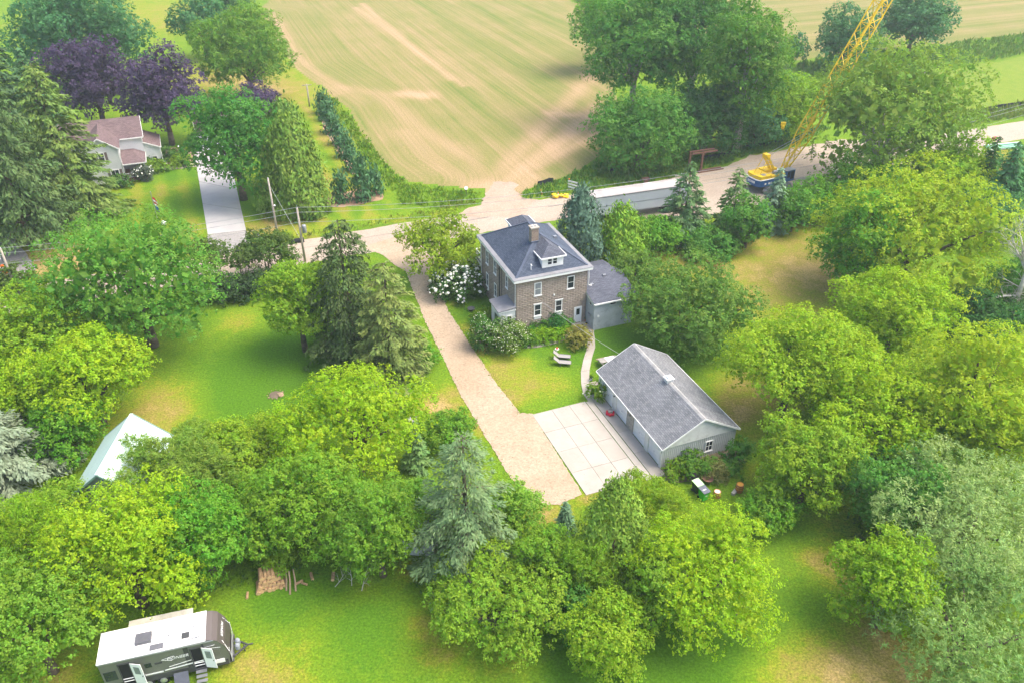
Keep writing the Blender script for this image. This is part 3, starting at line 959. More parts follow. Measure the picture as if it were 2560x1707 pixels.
# street-side porch with balcony, seen past the corner
pf = MB().box(.0, 8.2, 11.05, 13.3, 3.3, 3.5).build('porch_roof', M['eavegrey'], house)
po = MB()
for x in (.15, 2.7, 5.4, 8.0):
    po.box(x - .09, x + .09, 13.0, 13.18, 0, 3.3)
po.box(-.1, 8.3, 11.1, 13.3, 3.12, 3.295)
po.build('porch_post', M['white'], pf)
ra_ = MB()
for z_ in (3.75, 4.4):
    ra_.beam((.05, 13.1, z_), (8.15, 13.1, z_), .08).beam((.05, 11.1, z_), (.05, 13.1, z_), .08)
for i in range(34):
    ra_.beam((.05 + i * .245, 13.1, 3.5), (.05 + i * .245, 13.1, 4.4), .05)
for i in range(9):
    ra_.beam((.05, 11.1 + i * .245, 3.5), (.05, 11.1 + i * .245, 4.4), .05)
ra_.build('balustrade', M['white'], pf)
# deck rail behind the addition
dk = thing('deck_rail', 'short wooden deck railing behind the grey block addition', 'railing', (*(14.75, 81.45), 0), HYAW)
for k_ in range(7):
    MB().box(-1.4 + k_ * .28, -1.32 + k_ * .28, 0, .06, .9, 1.9).build('baluster', M['wood'], dk)
MB().box(-1.5, .5, -.03, .1, 1.9, 1.98).box(-1.5, .5, 0, .06, .82, .9).box(.38, .5, 0, .1, 0, 1.9).box(-1.5, -1.38, 0, .1, 0, 1.9).build('rail', M['wood'], dk)

# ------------------------------------------------------------------ four-door garage
M['roofgar'] = shingle('weathered_shingle', (.135, .14, .148), (.225, .23, .238), .34, .17, worn=(.42, .41, .38))
M['corr'] = plain('corrugated_steel', (.43, .45, .455), .45, .4, metal=.15, var=.08, scale=.7, stain=(.38, .37, .35), stain_scale=.8)
GW, GL, GE, GR = 7.38, 12.01, 2.42, 4.58
gar = thing('garage', 'long four-door garage with weathered grey shingle roof and corrugated gable wall', 'garage', GO, GYAW)
MB().box(.12, GW - .02, .05, GL, -.1, 2.3).build('wall', M['offwhite'], gar)
doors = [(9.0, 11.0), (6.2, 8.35), (2.85, 5.1), (.3, 2.35)]
for v0, v1 in doors:
    d = MB()
    n_ = 4
    for k_ in range(n_):
        z0, z1 = .09 + k_ * 1.74 / n_, .09 + (k_ + 1) * 1.74 / n_ - .012
        d.box(.03, .1, v0 + .06, v1 - .06, z0, z1)
    o = d.build('garage_door', M['doorwhite'], gar)
    MB().box(.0, .03, (v0 + v1) / 2 - .06, (v0 + v1) / 2 + .06, .95, 1.0).build('handle', M['metalgrey'], o)
    box('weather_strip', M['black'], o, .02, .1, v0 + .04, v1 - .04, .07, .088)
posts = [(10.94, 12.0), (8.29, 9.06), (5.04, 6.26), (2.29, 2.91), (.02, .36)]
for i, (v0, v1) in enumerate(posts):
    box('post', M['offwhite'] if i != 2 else M['greywood'], gar, -.04 - .01 * (i % 2), .118, v0, v1, -.05, 2.12)
box('header', M['offwhite'], gar, -.03, .119, .02, 12.0, 2.122, 2.36)
for v in (8.65, 5.6, .16):
    MB().ball((-.16, v, 1.85), .09, sq=1.2).tube((-.05, v, 1.9), (-.16, v, 1.9), .03).build('wall_lamp', M['white'] if v < 1 else M['greywood'], gar)
cg = MB()                                   # corrugated gable sheet
n_ = 150
pr_ = []
for i in range(n_ + 1):
    pr_.append((GW * i / n_, .03 - .022 * (1 if i % 4 in (1, 2) else 0)))
vs = [(x, y, 0.02) for x, y in pr_] + [(x, y, 2.24) for x, y in pr_]
cg.add(vs, [(i, i + 1, n_ + 2 + i, n_ + 1 + i) for i in range(n_)])
cg.build('corrugated_wall', M['corr'], gar)
MB().slab([(-.05, .02, 2.22), (GW + .05, .02, 2.22), (GW + .05, .1, 2.3), (-.05, .1, 2.3)], .02).add([(-.04, -.04, 2.2), (GW + .04, -.04, 2.2), (GW / 2, -.04, 4.4)], [(0, 1, 2)]).build('gable', M['offwhite'], gar)
window(gar, 'y', 4.32, 5.06, .6, 1.72, .0, w=.06, sash=True, cols=2, sill=True, proud=.06)
oh, og = .2, .24
eL, eR, rg = (-oh, GE - .06), (GW + oh, GE - .06), (GW / 2, GR)
roof('roof', [[(eL[0], -og, eL[1]), (rg[0], -og, rg[1]), (rg[0], GL + og, rg[1]), (eL[0], GL + og, eL[1])], [(rg[0], -og, rg[1]), (eR[0], -og, eR[1]), (eR[0], GL + og, eR[1]), (rg[0], GL + og, rg[1])]], .07, M['roofgar'], gar)
rc = MB()
for i in range(24):
    v = -og + (GL + 2 * og) * i / 24
    for s in (-1, 1):
        rc.slab([(rg[0], v, rg[1] + .03), (rg[0] + s * .2, v, rg[1] - .09), (rg[0] + s * .2, v + .5, rg[1] - .09), (rg[0], v + .5, rg[1] + .03)][::s], .02)
rc.build('ridge_cap', plain('ridge_shingle', (.34, .33, .315), .9, .1, var=.2), gar)
tr_ = MB().beam((eL[0] - .03, -og, eL[1] - .07), (eL[0] - .03, GL + og, eL[1] - .07), .05, .13).beam((eR[0] + .03, -og, eR[1] - .07), (eR[0] + .03, GL + og, eR[1] - .07), .05, .13)
for y in (-og - .02, GL + og + .02):
    tr_.beam((eL[0], y, eL[1] - .05), (rg[0], y, rg[1] - .05), .03, .15).beam((eR[0], y, eR[1] - .05), (rg[0], y, rg[1] - .05), .03, .15)
tr_.build('trim', M['white'], gar)
cu = MB().box(rg[0] - .3, rg[0] + .3, 5.5, 6.1, 4.35, 4.8).build('roof_ventilator', M['offwhite'], gar)
MB().box(rg[0] - .38, rg[0] + .38, 5.42, 6.18, 4.803, 4.86).box(rg[0] - .2, rg[0] + .2, 5.6, 6.0, 4.862, 4.98).build('ventilator_cap', M['white'], cu)

# ------------------------------------------------------------------ mint metal-roofed shed
M['mint'] = plain('mint_metal', (.5, .62, .56), .4, .4, var=.05, scale=.6)
M['mintdark'] = plain('green_trim', (.18, .3, .26), .5, .3)
M['greyside'] = siding('grey_siding', (.24, .27, .31), .16)
sh = thing('metal_roof_shed', 'small shed with pale mint ribbed metal roof and grey siding', 'shed', (-32.2, 50.75, 0), math.radians(2))
MB().box(-2.7, 2.7, -3.6, 3.6, 0, 2.3).add([(-2.7, -3.6, 2.3), (2.7, -3.6, 2.3), (0, -3.6, 4.55), (-2.7, 3.6, 2.3), (2.7, 3.6, 2.3), (0, 3.6, 4.55)], [(0, 1, 2), (3, 5, 4)]).build('wall', M['greyside'], sh)
sr = MB().slab([(-2.95, -3.8, 2.2), (0, -3.8, 4.7), (0, 3.8, 4.7), (-2.95, 3.8, 2.2)], .05).slab([(0, -3.8, 4.7), (2.95, -3.8, 2.2), (2.95, 3.8, 2.2), (0, 3.8, 4.7)], .05).build('roof', M['mint'], sh)
for k_ in range(26):
    y = -3.75 + k_ * .3
    for s in (-1, 1):
        MB().beam((s * .05, y, 4.7 - .03), (s * 2.93, y, 2.24), .035, .035).build('rib', M['mint'], sr)
MB().beam((0, -3.82, 4.73), (0, 3.82, 4.73), .26, .05).build('ridge_cap', M['mint'], sr)
MB().beam((-2.97, -3.84, 2.16), (0, -3.84, 4.66), .05, .16).beam((2.97, -3.84, 2.16), (0, -3.84, 4.66), .05, .16).beam((-2.97, 3.84, 2.16), (0, 3.84, 4.66), .05, .16).beam((2.97, 3.84, 2.16), (0, 3.84, 4.66), .05, .16).build('rake_trim', M['mintdark'], sh)
box('door', M['white'], sh, -1.4, .6, -3.66, -3.6, .05, 2.2)

# ------------------------------------------------------------------ the neighbour's white farmhouse
M['vinyl'] = siding('white_siding', (.74, .74, .74), .13, .06)
M['roofbrown'] = shingle('brown_shingle', (.115, .08, .082), (.17, .122, .122), .36, .2)
M['shutter'] = plain('brown_shutter', (.15, .115, .11), .7, .2)
nb = thing('white_farmhouse', 'white two-storey farmhouse with brown roofs, shutters and a corner porch', 'house', (-59.1, 117.7, 0), YAW)
MB().box(-4.8, 0, 0, 5.0, -.2, 5.4).add([(-4.8, 0, 5.4), (0, 0, 5.4), (-2.4, 0, 6.95)], [(0, 1, 2)]).build('gable_wing', M['vinyl'], nb)
MB().box(-9, 3.4, 4.6, 12, -.2, 5.4).add([(3.4, 4.6, 5.4), (3.4, 12, 5.4), (3.4, 8.3, 7.2), (-9, 4.6, 5.4), (-9, 12, 5.4), (-9, 8.3, 7.2)], [(0, 1, 2), (3, 5, 4)]).build('main_wall', M['vinyl'], nb)
roof('gable_roof', [[(-5.1, -.3, 5.3), (-2.4, -.3, 7.12), (-2.4, 8.2, 7.12), (-5.1, 7.0, 5.3)], [(-2.4, -.3, 7.12), (.3, -.3, 5.3), (.3, 7.0, 5.3), (-2.4, 8.2, 7.12)]], .08, M['roofbrown'], nb)
roof('main_roof', [[(-9.3, 4.2, 5.28), (3.7, 4.2, 5.28), (3.7, 8.3, 7.4), (-9.3, 8.3, 7.4)], [(-9.3, 8.3, 7.4), (3.7, 8.3, 7.4), (3.7, 12.4, 5.28), (-9.3, 12.4, 5.28)]], .08, M['roofbrown'], nb)
MB().prism([(3.4, 5.2), (5.6, 5.2), (5.6, 11), (3.4, 11)], -.2, 3.1).add([(3.4, 5.2, 3.1), (5.6, 5.2, 3.1), (3.4, 5.2, 4.1)], [(0, 1, 2)]).build('lean_to', M['vinyl'], nb)
roof('lean_to_roof', [[(3.42, 4.9, 4.25), (5.85, 4.9, 3.15), (5.85, 11.2, 3.15), (3.42, 11.2, 4.25)]], .08, M['roofbrown'], nb)
MB().beam((-5.1, -.33, 5.22), (-2.4, -.33, 7.04), .05, .18).beam((.3, -.33, 5.22), (-2.4, -.33, 7.04), .05, .18).beam((.32, 4.16, 5.2), (3.7, 4.16, 5.2), .06, .16).beam((3.72, 4.2, 5.2), (3.72, 8.3, 7.32), .05, .16).beam((3.72, 12.4, 5.2), (3.72, 8.3, 7.32), .05, .16).beam((5.88, 4.9, 3.06), (5.88, 11.2, 3.06), .05, .14).beam((3.4, 4.87, 4.16), (5.85, 4.87, 3.06), .05, .14).build('trim', M['white'], nb)
for (a, b_, z0, z1, sht) in ((-2.9, -2.0, 3.4, 4.9, True), (-1.75, -.55, .9, 2.1, False)):
    wd = window(nb, 'y', a, b_, z0, z1, 0, cols=1 if sht else 2, sash=sht)
    for x in ((a - .42, a - .06), (b_ + .06, b_ + .42)):
        box('shutter', M['shutter'], wd, *x, -.05, 0, z0, z1)
window(nb, 'y', 4.2, 5.0, .5, 1.7, 5.2)
MB().tube((.12, -.08, 5.2), (.12, -.08, .1), .05).tube((5.7, 5.1, 3), (5.7, 5.1, .8), .05).tube((5.7, 5.1, .8), (6.3, 4.6, .1), .05).build('downspout', M['white'], nb)
pc = MB().box(.0, 3.2, .1, 4.55, .0, .35).build('porch_floor', plain('porch_boards', (.28, .15, .1), .8, .1), nb)
roof('porch_roof', [[(.05, -.1, 2.75), (3.45, -.1, 2.75), (1.9, 2.2, 3.5), (.05, 2.2, 3.5)], [(3.45, -.1, 2.75), (3.45, 4.55, 2.75), (1.9, 4.55, 3.5), (1.9, 2.2, 3.5)], [(.05, 2.2, 3.5), (1.9, 2.2, 3.5), (1.9, 4.55, 3.5), (.05, 4.55, 3.5)]], .08, M['roofbrown'], nb)
MB().beam((.05, -.13, 2.66), (3.45, -.13, 2.66), .05, .16).beam((3.48, -.1, 2.66), (3.48, 4.55, 2.66), .05, .16).box(3.05, 3.22, .1, .27, .35, 2.6).box(3.05, 3.22, 4.2, 4.37, .35, 2.6).build('porch_post', M['white'], nb)
rl = MB()
for z_ in (.55, 1.15):
    rl.beam((.05, .2, z_), (3.05, .2, z_), .07)
for i in range(14):
    rl.beam((.15 + i * .21, .2, .55), (.15 + i * .21, .2, 1.15), .04)
rl.build('porch_rail', M['white'], nb)
box('porch_door', M['glass'], nb, -.0, .04, 1.6, 2.5, .4, 2.4)
nbm = ((-51.79, 131.17)[0], (-51.79, 131.17)[1], 0)
ng = thing('white_garage', 'white garage with brown roof half hidden behind the green maple', 'garage', nbm, YAW)
MB().box(0, 7, 0, 7, -.1, 2.9).add([(0, 0, 2.9), (7, 0, 2.9), (3.5, 0, 4.6), (0, 7, 2.9), (7, 7, 2.9), (3.5, 7, 4.6)], [(0, 1, 2), (3, 5, 4)]).build('wall', M['vinyl'], ng)
roof('roof', [[(-.4, -.5, 2.75), (3.5, -.5, 4.7), (3.5, 7.4, 4.7), (-.4, 7.4, 2.75)], [(3.5, -.5, 4.7), (7.4, -.5, 2.75), (7.4, 7.4, 2.75), (3.5, 7.4, 4.7)]], .08, M['roofbrown'], ng)
MB().beam((-.4, -.53, 2.67), (3.5, -.53, 4.62), .05, .17).beam((7.4, -.53, 2.67), (3.5, -.53, 4.62), .05, .17).beam((-.43, -.5, 2.67), (-.43, 7.4, 2.67), .05, .16).build('trim', M['white'], ng)
box('garage_door', M['doorwhite'], ng, 1, 6, -.05, 0, .05, 2.3)

# dark little outbuilding under the trees on the right, and the pale hut behind the spruce
ob = thing('dark_outbuilding', 'low dark-roofed outbuilding in the shade beneath the dead tree', 'shed', (*(49.56, 76.35), 0), math.radians(-6))
MB().box(-2.6, 1.2, 0, 2.4, 0, 1.9).build('wall', M['offwhite'], ob)
roof('roof', [[(-2.8, -.3, 1.95), (1.4, -.3, 1.95), (1.4, 1.3, 2.6), (-2.8, 1.3, 2.6)], [(-2.8, 1.3, 2.6), (1.4, 1.3, 2.6), (1.4, 2.7, 1.95), (-2.8, 2.7, 1.95)]], .07, M['roofslate'], ob)
box('fascia', M['white'], ob, -2.8, 1.4, -.35, -.302, 1.78, 1.94)
hu = thing('garden_hut', 'pale weathered hut wall half hidden between the trees behind the spruce', 'shed', (*(-8.26, 43.22), 0), math.radians(-8))
for k_ in range(6):
    MB().box(k_ * .4, k_ * .4 + .385, 0, .04, .05, 1.75).build('board', M['offwhite'], hu)
MB().box(0, 2.4, .042, 2.2, 0, 1.75).build('wall', M['greywood'], hu)
roof('roof', [[(-.15, -.2, 1.78), (2.55, -.2, 1.78), (2.55, 2.4, 2.3), (-.15, 2.4, 2.3)]], .06, M['roofslate'], hu)


# ------------------------------------------------------------------ foliage
def leaf_material(name, trans=.35, rough=.6):
    """leaf: the crown's own colour (object colour) with leaf-to-leaf variation, part of the light passing through"""
    m = bpy.data.materials.new(name)
    m.use_nodes = True
    nt = m.node_tree
    nt.nodes.clear()
    out = _n(nt, 'ShaderNodeOutputMaterial')
    col = _n(nt, 'ShaderNodeObjectInfo').outputs['Color']
    v = _attr(nt, 'leafvar')
    hs = _n(nt, 'ShaderNodeHueSaturation')
    nt.links.new(col, hs.inputs['Color'])
    nt.links.new(_math(nt, 'ADD', .475, _math(nt, 'MULTIPLY', v, .05)), hs.inputs['Hue'])
    v2 = _math(nt, 'FRACT', _math(nt, 'MULTIPLY', v, 7.31))
    nt.links.new(_math(nt, 'ADD', .82, _math(nt, 'MULTIPLY', v2, .36)), hs.inputs['Value'])
    d = _n(nt, 'ShaderNodeBsdfDiffuse')
    t = _n(nt, 'ShaderNodeBsdfTranslucent')
    g = _n(nt, 'ShaderNodeBsdfGlossy')
    g.inputs['Roughness'].default_value = .5
    g.inputs['Color'].default_value = (.6, .62, .6, 1)
    nt.links.new(hs.outputs[0], d.inputs[0])
    nt.links.new(_mixcol(nt, .55, hs.outputs[0], (1.25, 1.2, .35), 'MULTIPLY'), t.inputs[0])
    mx = _n(nt, 'ShaderNodeMixShader')
    mx.inputs[0].default_value = trans
    nt.links.new(d.outputs[0], mx.inputs[1])
    nt.links.new(t.outputs[0], mx.inputs[2])
    m2 = _n(nt, 'ShaderNodeMixShader')
    m2.inputs[0].default_value = .012
    nt.links.new(mx.outputs[0], m2.inputs[1])
    nt.links.new(g.outputs[0], m2.inputs[2])
    nt.links.new(m2.outputs[0], out.inputs[0])
    return m


M['leaf'] = leaf_material('leaf', .42)
M['needle'] = leaf_material('needle', .15)
LEAFTRIS = [0]


def norm(a):
    return a / np.maximum(np.linalg.norm(a, axis=1, keepdims=True), 1e-6)


def leaves(name, c, n, t, ln, wd, var, mat, parent, color, fold=.0):
    """n leaf faces: centre c, normal n, long axis t, length ln, width wd"""
    t = norm(t - n * np.sum(t * n, 1, keepdims=True))
    b = np.cross(n, t)
    ln, wd = ln[:, None], wd[:, None]
    a0 = c - t * ln * .5
    a2 = c + t * ln * .5 - n * ln * fold
    a1 = c + b * wd * .5 - t * ln * .05
    a3 = c - b * wd * .5 - t * ln * .05
    vs = np.stack([a0, a1, a2, a3], 1).reshape(-1, 3)
    vs[:, 2] = np.maximum(vs[:, 2], .015)
    fs = np.arange(len(vs)).reshape(-1, 4)
    me_ = bpy.data.meshes.new(name)
    fastmesh(me_, vs, fs)
    at = me_.attributes.new('leafvar', 'FLOAT', 'FACE')
    at.data.foreach_set('value', var.astype(np.float32))
    LEAFTRIS[0] += 2 * len(fs)
    o = link(name, me_, mat, parent)
    o.color = (*color, 1)
    return o


def sphere_dirs(g, n, zmin=-1.0):
    i = np.arange(n) + .5
    z = 1 - (1 - zmin) * i / n
    a = PI * (1 + 5 ** .5) * i + g.uniform(0, 6)
    r = np.sqrt(np.maximum(0, 1 - z * z))
    d = np.stack([r * np.cos(a), r * np.sin(a), z], 1)
    return norm(d + g.normal(0, .16, d.shape))


def crown_points(g, r, rz, c0, nleaf, ls, nl=None, zmin=-.62, lobe=(.30, .46), per=7, spread=1.0):
    """leaf centres and normals of a broad crown: boughs on an ellipsoid, leafy puffs on each bough, leaves over the puffs"""
    nl = nl or int(np.clip(13 + r * 2.2, 10, 28))
    d = sphere_dirs(g, nl, zmin)
    S = np.array([r, r, rz])
    rad = g.uniform(.44, .88, (nl, 1))
    ctr = d * S * rad + np.array([0, 0, c0 + rz])
    mean = (r * r * rz) ** (1 / 3)
    lr = g.uniform(lobe[0], lobe[1], nl) * mean
    ctr = np.vstack([ctr, [[0, 0, c0 + rz * 1.1]]])
    lr = np.append(lr, .55 * min(r, rz))
    d = np.vstack([d, [[0, 0, 1]]])
    # puffs
    pr0 = max(3.2 * ls, .16 * mean)
    cnt = np.clip((lr / pr0) ** 2 * 5.5, 4, 40).astype(int)
    Lp = np.repeat(np.arange(len(lr)), cnt)
    pd = norm(g.normal(0, 1, (len(Lp), 3)) + .8 * d[Lp] + np.array([0, 0, .55]))
    pc = ctr[Lp] + pd * (lr[Lp] * g.uniform(.7, 1.12, len(Lp)))[:, None] * np.array([1, 1, .85])
    prr = pr0 * g.uniform(.6, 1.3, len(Lp))
    hue = g.random(len(Lp))
    nc = int(nleaf / per * 1.7)
    L = g.choice(len(Lp), nc, p=prr ** 2 / np.sum(prr ** 2))
    cd = norm(g.normal(0, 1, (nc, 3)) + .55 * pd[L] + np.array([0, 0, .6]))
    cp = pc[L] + cd * (prr[L] * g.uniform(.7, 1.1, nc))[:, None] * np.array([1, 1, .75])
    dist = np.linalg.norm(cp[:, None, :] - pc[None], axis=2) / prr[None]
    keep = (dist.min(1) > .62) | (g.random(nc) < .2)
    keep &= cp[:, 2] > .08
    cp, cd, L = cp[keep], cd[keep], L[keep]
    nc = len(cp)
    per = max(3, int(round(nleaf / max(nc, 1))))
    P_ = np.repeat(cp, per, 0) + g.normal(0, 1, (nc * per, 3)) * ls * spread * .62
    cdr = np.repeat(cd, per, 0)
    cv = np.repeat(hue[L], per)
    kc = np.clip((lr / pr0) ** 2 * 13, 8, 80).astype(int)
    Lc = np.repeat(np.arange(len(lr)), kc)
    core = ctr[Lc] + norm(g.normal(0, 1, (len(Lc), 3))) * (lr[Lc] * g.uniform(.25, .8, len(Lc)))[:, None]
    core = core[core[:, 2] > .25]
    return P_, cdr, cv, ctr, lr, core, pr0


def limbs(mb, g, h0, r0, ctr, n, base=(0, 0)):
    """trunk up to h0, then limbs to the lobe centres"""
    mb.path([(base[0], base[1], -.1), (base[0] + g.normal(0, .06), base[1] + g.normal(0, .06), h0 * .5), (base[0], base[1], h0)], [r0 * 1.25, r0, r0 * .85], 8)
    for i in g.choice(len(ctr), min(n, len(ctr)), replace=False):
        q = np.array(ctr[i])
        if q[2] < h0 + .3:
            continue
        m_ = np.array([base[0], base[1], h0]) * .5 + q * .5 + np.array([*g.normal(0, .25, 2), .12 * (q[2] - h0)])
        mb.path([(base[0], base[1], h0 * .85), tuple(m_), tuple(q)], [r0 * .55, r0 * .33, r0 * .1], 5)


def broad(name, label, cat, spec, col, seed, k=1.0, group=None, willow=False, bark='bark', lobe=(.30, .46), zmin=-.62, style=None, nl=None, flowers=None, parts=True, trunk=True):
    x, y, r, rz, c0 = spec
    r *= 1.09
    rz *= 1.03
    g = np.random.default_rng(seed)
    root = thing(name, label, cat, (x, y, 0), 0, group)
    dist = math.sqrt(x * x + y * y + 44 ** 2)
    ls = .0024 * dist
    area = 2 * PI * r * max(r, rz) * 1.25 + PI * r * r
    n = int(np.clip(k * 1.62 * area / (ls * ls * .6), 600, 19000 if not willow else 26000))
    P_, cd, cv, ctr, lr, core, pr0 = crown_points(g, r, rz, c0, n, ls, nl, zmin, lobe)
    n = len(P_)
    if willow:
        nn = norm(cd * .5 + g.normal(0, .7, (n, 3)) + np.array([0, 0, .35]))
        t = norm(g.normal(0, .55, (n, 3)) + cd * .9 + np.array([0, 0, .25]))
        ln, wd = ls * g.uniform(1.2, 2.3, n), ls * g.uniform(.35, .6, n)
    elif style == 'spiky':
        nn = norm(cd * .4 + g.normal(0, .6, (n, 3)) + np.array([0, 0, .6]))
        t = norm(g.normal(0, .6, (n, 3)) + cd + np.array([0, 0, -.3]))
        ln, wd = ls * g.uniform(1.6, 2.8, n), ls * g.uniform(.3, .5, n)
    else:
        nn = norm(cd * .9 + g.normal(0, .38, (n, 3)) + np.array([0, 0, .45]))
        t = g.normal(0, 1, (n, 3))
        ln, wd = ls * g.uniform(.85, 1.5, n), ls * g.uniform(.6, 1.0, n)
    var = np.clip(.6 * cv + .4 * g.random(n), 0, 1)
    q = core      # deeper leaf layers that close the crown
    q[:, 2] = np.maximum(q[:, 2], .3)
    m_ = len(q)
    pr0 = pr0 * (.62 if willow else 1.0)
    leaves('crown', np.vstack([P_, q]), np.vstack([nn, norm(g.normal(0, 1, (m_, 3)))]), np.vstack([t, g.normal(0, 1, (m_, 3))]), np.append(ln, pr0 * g.uniform(.5, .85, m_)), np.append(wd, pr0 * g.uniform(.4, .65, m_)), np.append(var, g.random(m_)), M['leaf'], root, col, .12)
    if trunk:
        mb = MB()
        h0 = max(c0 + rz * .35, .25)
        limbs(mb, g, h0, max(.05, .042 * r + .03 * rz), ctr, 9 if r > 2 else 5)
        mb.build('trunk', M[bark], root, True)
    if flowers:
        fm, cnt, fr = flowers
        fb_ = MB()
        rr_ = random.Random(seed)
        top = np.argsort(P_[:, 2] + np.linalg.norm(P_[:, :2], axis=1) * .25 - P_[:, 1] * .1)[int(n * .3):]
        for i in g.choice(top, cnt, replace=False):
            q = P_[i] + cd[i] * .05
            fb_.ball(tuple(q), fr * rr_.uniform(.6, 1.15), rr_, .12, 6, 4, .8)
        tag(fb_.build('blossoms', fm, root, True), kind='stuff')
    return root


def spruce(name, label, spec, col, seed, k=1.0, droop=.32, group=None, bare=0.0, hang=False, gap=0.0, lean=0.0, power=.8, bark='bark', bot=.03):
    x, y, h, r = spec
    g = np.random.default_rng(seed)
    root = thing(name, label, 'tree', (x, y, 0), 0, group)
    dist = math.sqrt(x * x + y * y + 40 ** 2)
    ls = .0034 * dist
    slant = math.hypot(h, r)
    n = int(np.clip(k * 2.6 * PI * r * slant / (ls * ls * .5), 700, 15000))
    nb = int(np.clip(h * 12, 60, 240))
    C, N, T, V, A = [], [], [], [], []
    mb = MB()
    mb.path([(0, 0, -.1), (0, 0, h * .5), (0, 0, h * .98)], [.018 * h + .05, .011 * h + .03, .01], 7)
    w = []
    br = []
    for i in range(nb):
        t = (i + g.random()) / nb
        z = h * (bot + (.975 - bot) * t ** 1.12)
        tz = z / h
        L = r * ((1 - tz) ** power) * g.uniform(.72, 1.12) + .12
        az = i * 2.399 + g.normal(0, .35)
        br.append((z, L, az))
        w.append(L ** 1.35)
    w = np.array(w) / sum(w)
    for (z, L, az), wi in zip(br, w):
        m_ = max(3, int(n * wi))
        s = g.uniform(.18, 1.0, m_) ** .75
        dr = np.array([math.cos(az), math.sin(az), 0])
        sd = np.array([-math.sin(az), math.cos(az), 0])
        zz = z + L * (.10 * s - droop * s ** 2 + .10 * s ** 4)
        lat = g.normal(0, 1, m_) * (.16 * L * (1.15 - s) + .09)
        c = dr[None] * (s * L)[:, None] + sd[None] * lat[:, None]
        c[:, 2] = zz - np.abs(lat) * .22 + g.normal(0, .04 * L ** .5, m_)
        keep = g.random(m_) > gap * (1 - .5 * s)
        c, s_, lat = c[keep], s[keep], lat[keep]
        mm = len(c)
        tt = dr[None] + sd[None] * (np.sign(lat) * g.uniform(.2, .9, mm))[:, None] + np.array([0, 0, -1.])[None] * (droop * s_ * .9)[:, None] + g.normal(0, .18, (mm, 3))
        nn = np.array([0, 0, 1.])[None] + dr[None] * .35 + g.normal(0, .35, (mm, 3))
        if hang:
            hg = g.random(mm) < .5
            tt[hg] = np.array([0, 0, -1.]) + g.normal(0, .25, (hg.sum(), 3))
            nn[hg] = dr + g.normal(0, .5, (hg.sum(), 3))
            c[hg, 2] -= .12
        C.append(c)
        N.append(nn)
        T.append(tt)
        V.append(np.full(mm, g.random()) * .5 + g.random(mm) * .5)
        if g.random() < .5 + bare:
            mb.path([(0, 0, z), (dr[0] * L * .5, dr[1] * L * .5, z + L * (.05 - droop * .25)), (dr[0] * L * (.8 + bare * .25), dr[1] * L * (.8 + bare * .25), z + L * (.08 - droop * .64))], [.022 + .006 * L, .015 + .003 * L, .008 + .004 * bare * L], 4)
    C, N, T, V = np.vstack(C), norm(np.vstack(N)), norm(np.vstack(T)), np.concatenate(V)
    keep = C[:, 2] > .12
    C, N, T, V = C[keep], N[keep], T[keep], V[keep]
    m_ = len(C)
    leaves('crown', C, N, T, ls * g.uniform(1.2, 2.2, m_), ls * g.uniform(.4, .75, m_), V, M['needle'], root, col, .1)
    mb.build('trunk', M[bark], root, True)
    if lean:
        root.rotation_euler = (0, lean, 0)
    return root


def cedar(name, label, spec, col, seed, k=1.0, cat='tree', group=None, fat=.55, rough=.10):
    """dense upright evergreen: flame-like sprays over an egg-shaped body"""
    x, y, h, r = spec
    g = np.random.default_rng(seed)
    root = thing(name, label, cat, (x, y, 0), 0, group)
    dist = math.sqrt(x * x + y * y + 42 ** 2)
    ls = .0034 * dist
    n = int(np.clip(k * 2.6 * PI * r * h * 1.3 / (ls * ls * .5), 500, 12000))
    per = 9
    nc = n // per
    t = g.random(nc) ** 1.25
    az = g.uniform(0, 2 * PI, nc)
    lump = 1 + rough * np.sin(az * 3 + g.uniform(0, 6) + t * 5) + rough * np.sin(az * 7 + t * 11 + g.uniform(0, 6))
    R = r * np.clip((1 - t), 0, 1) ** fat * (.72 + .28 * np.minimum(1, t / .16)) * lump * g.uniform(.86, 1.08, nc)
    c = np.stack([R * np.cos(az), R * np.sin(az), .05 + t * h * .985], 1)
    out = np.stack([np.cos(az), np.sin(az), np.full(nc, .45)], 1)
    P_ = np.repeat(c, per, 0) + g.normal(0, 1, (nc * per, 3)) * ls * np.array([.9, .9, 1.5])
    o_ = np.repeat(out, per, 0)
    m_ = len(P_)
    nn = norm(o_ + g.normal(0, .45, (m_, 3)))
    tt = norm(np.array([0, 0, 1.])[None] + o_ * .55 + g.normal(0, .35, (m_, 3)))
    keep = P_[:, 2] > .06
    leaves('crown', P_[keep], nn[keep], tt[keep], (ls * g.uniform(1.1, 2.0, m_))[keep], (ls * g.uniform(.45, .8, m_))[keep], (np.repeat(g.random(nc), per) * .6 + g.random(m_) * .4)[keep], M['needle'], root, col, .05)
    MB().path([(0, 0, -.1), (0, 0, h * .55), (0, 0, h * .93)], [.03 * r + .09, .07, .02], 6).build('trunk', M['bark'], root, True)
    return root


YG = (.265, .417, .012)
YG2 = (.210, .367, .014)
GR_ = (.125, .308, .021)
GR2 = (.095, .250, .032)
DK = (.061, .178, .036)
TEAL = (.066, .201, .063)
OLIVE = (.186, .308, .037)
SPR = (.095, .171, .047)
SPRY = (.162, .243, .038)
BLUE = (.186, .300, .179)
BLUE2 = (.115, .214, .121)
WIL = (.299, .430, .140)
PURP = (.078, .052, .115)

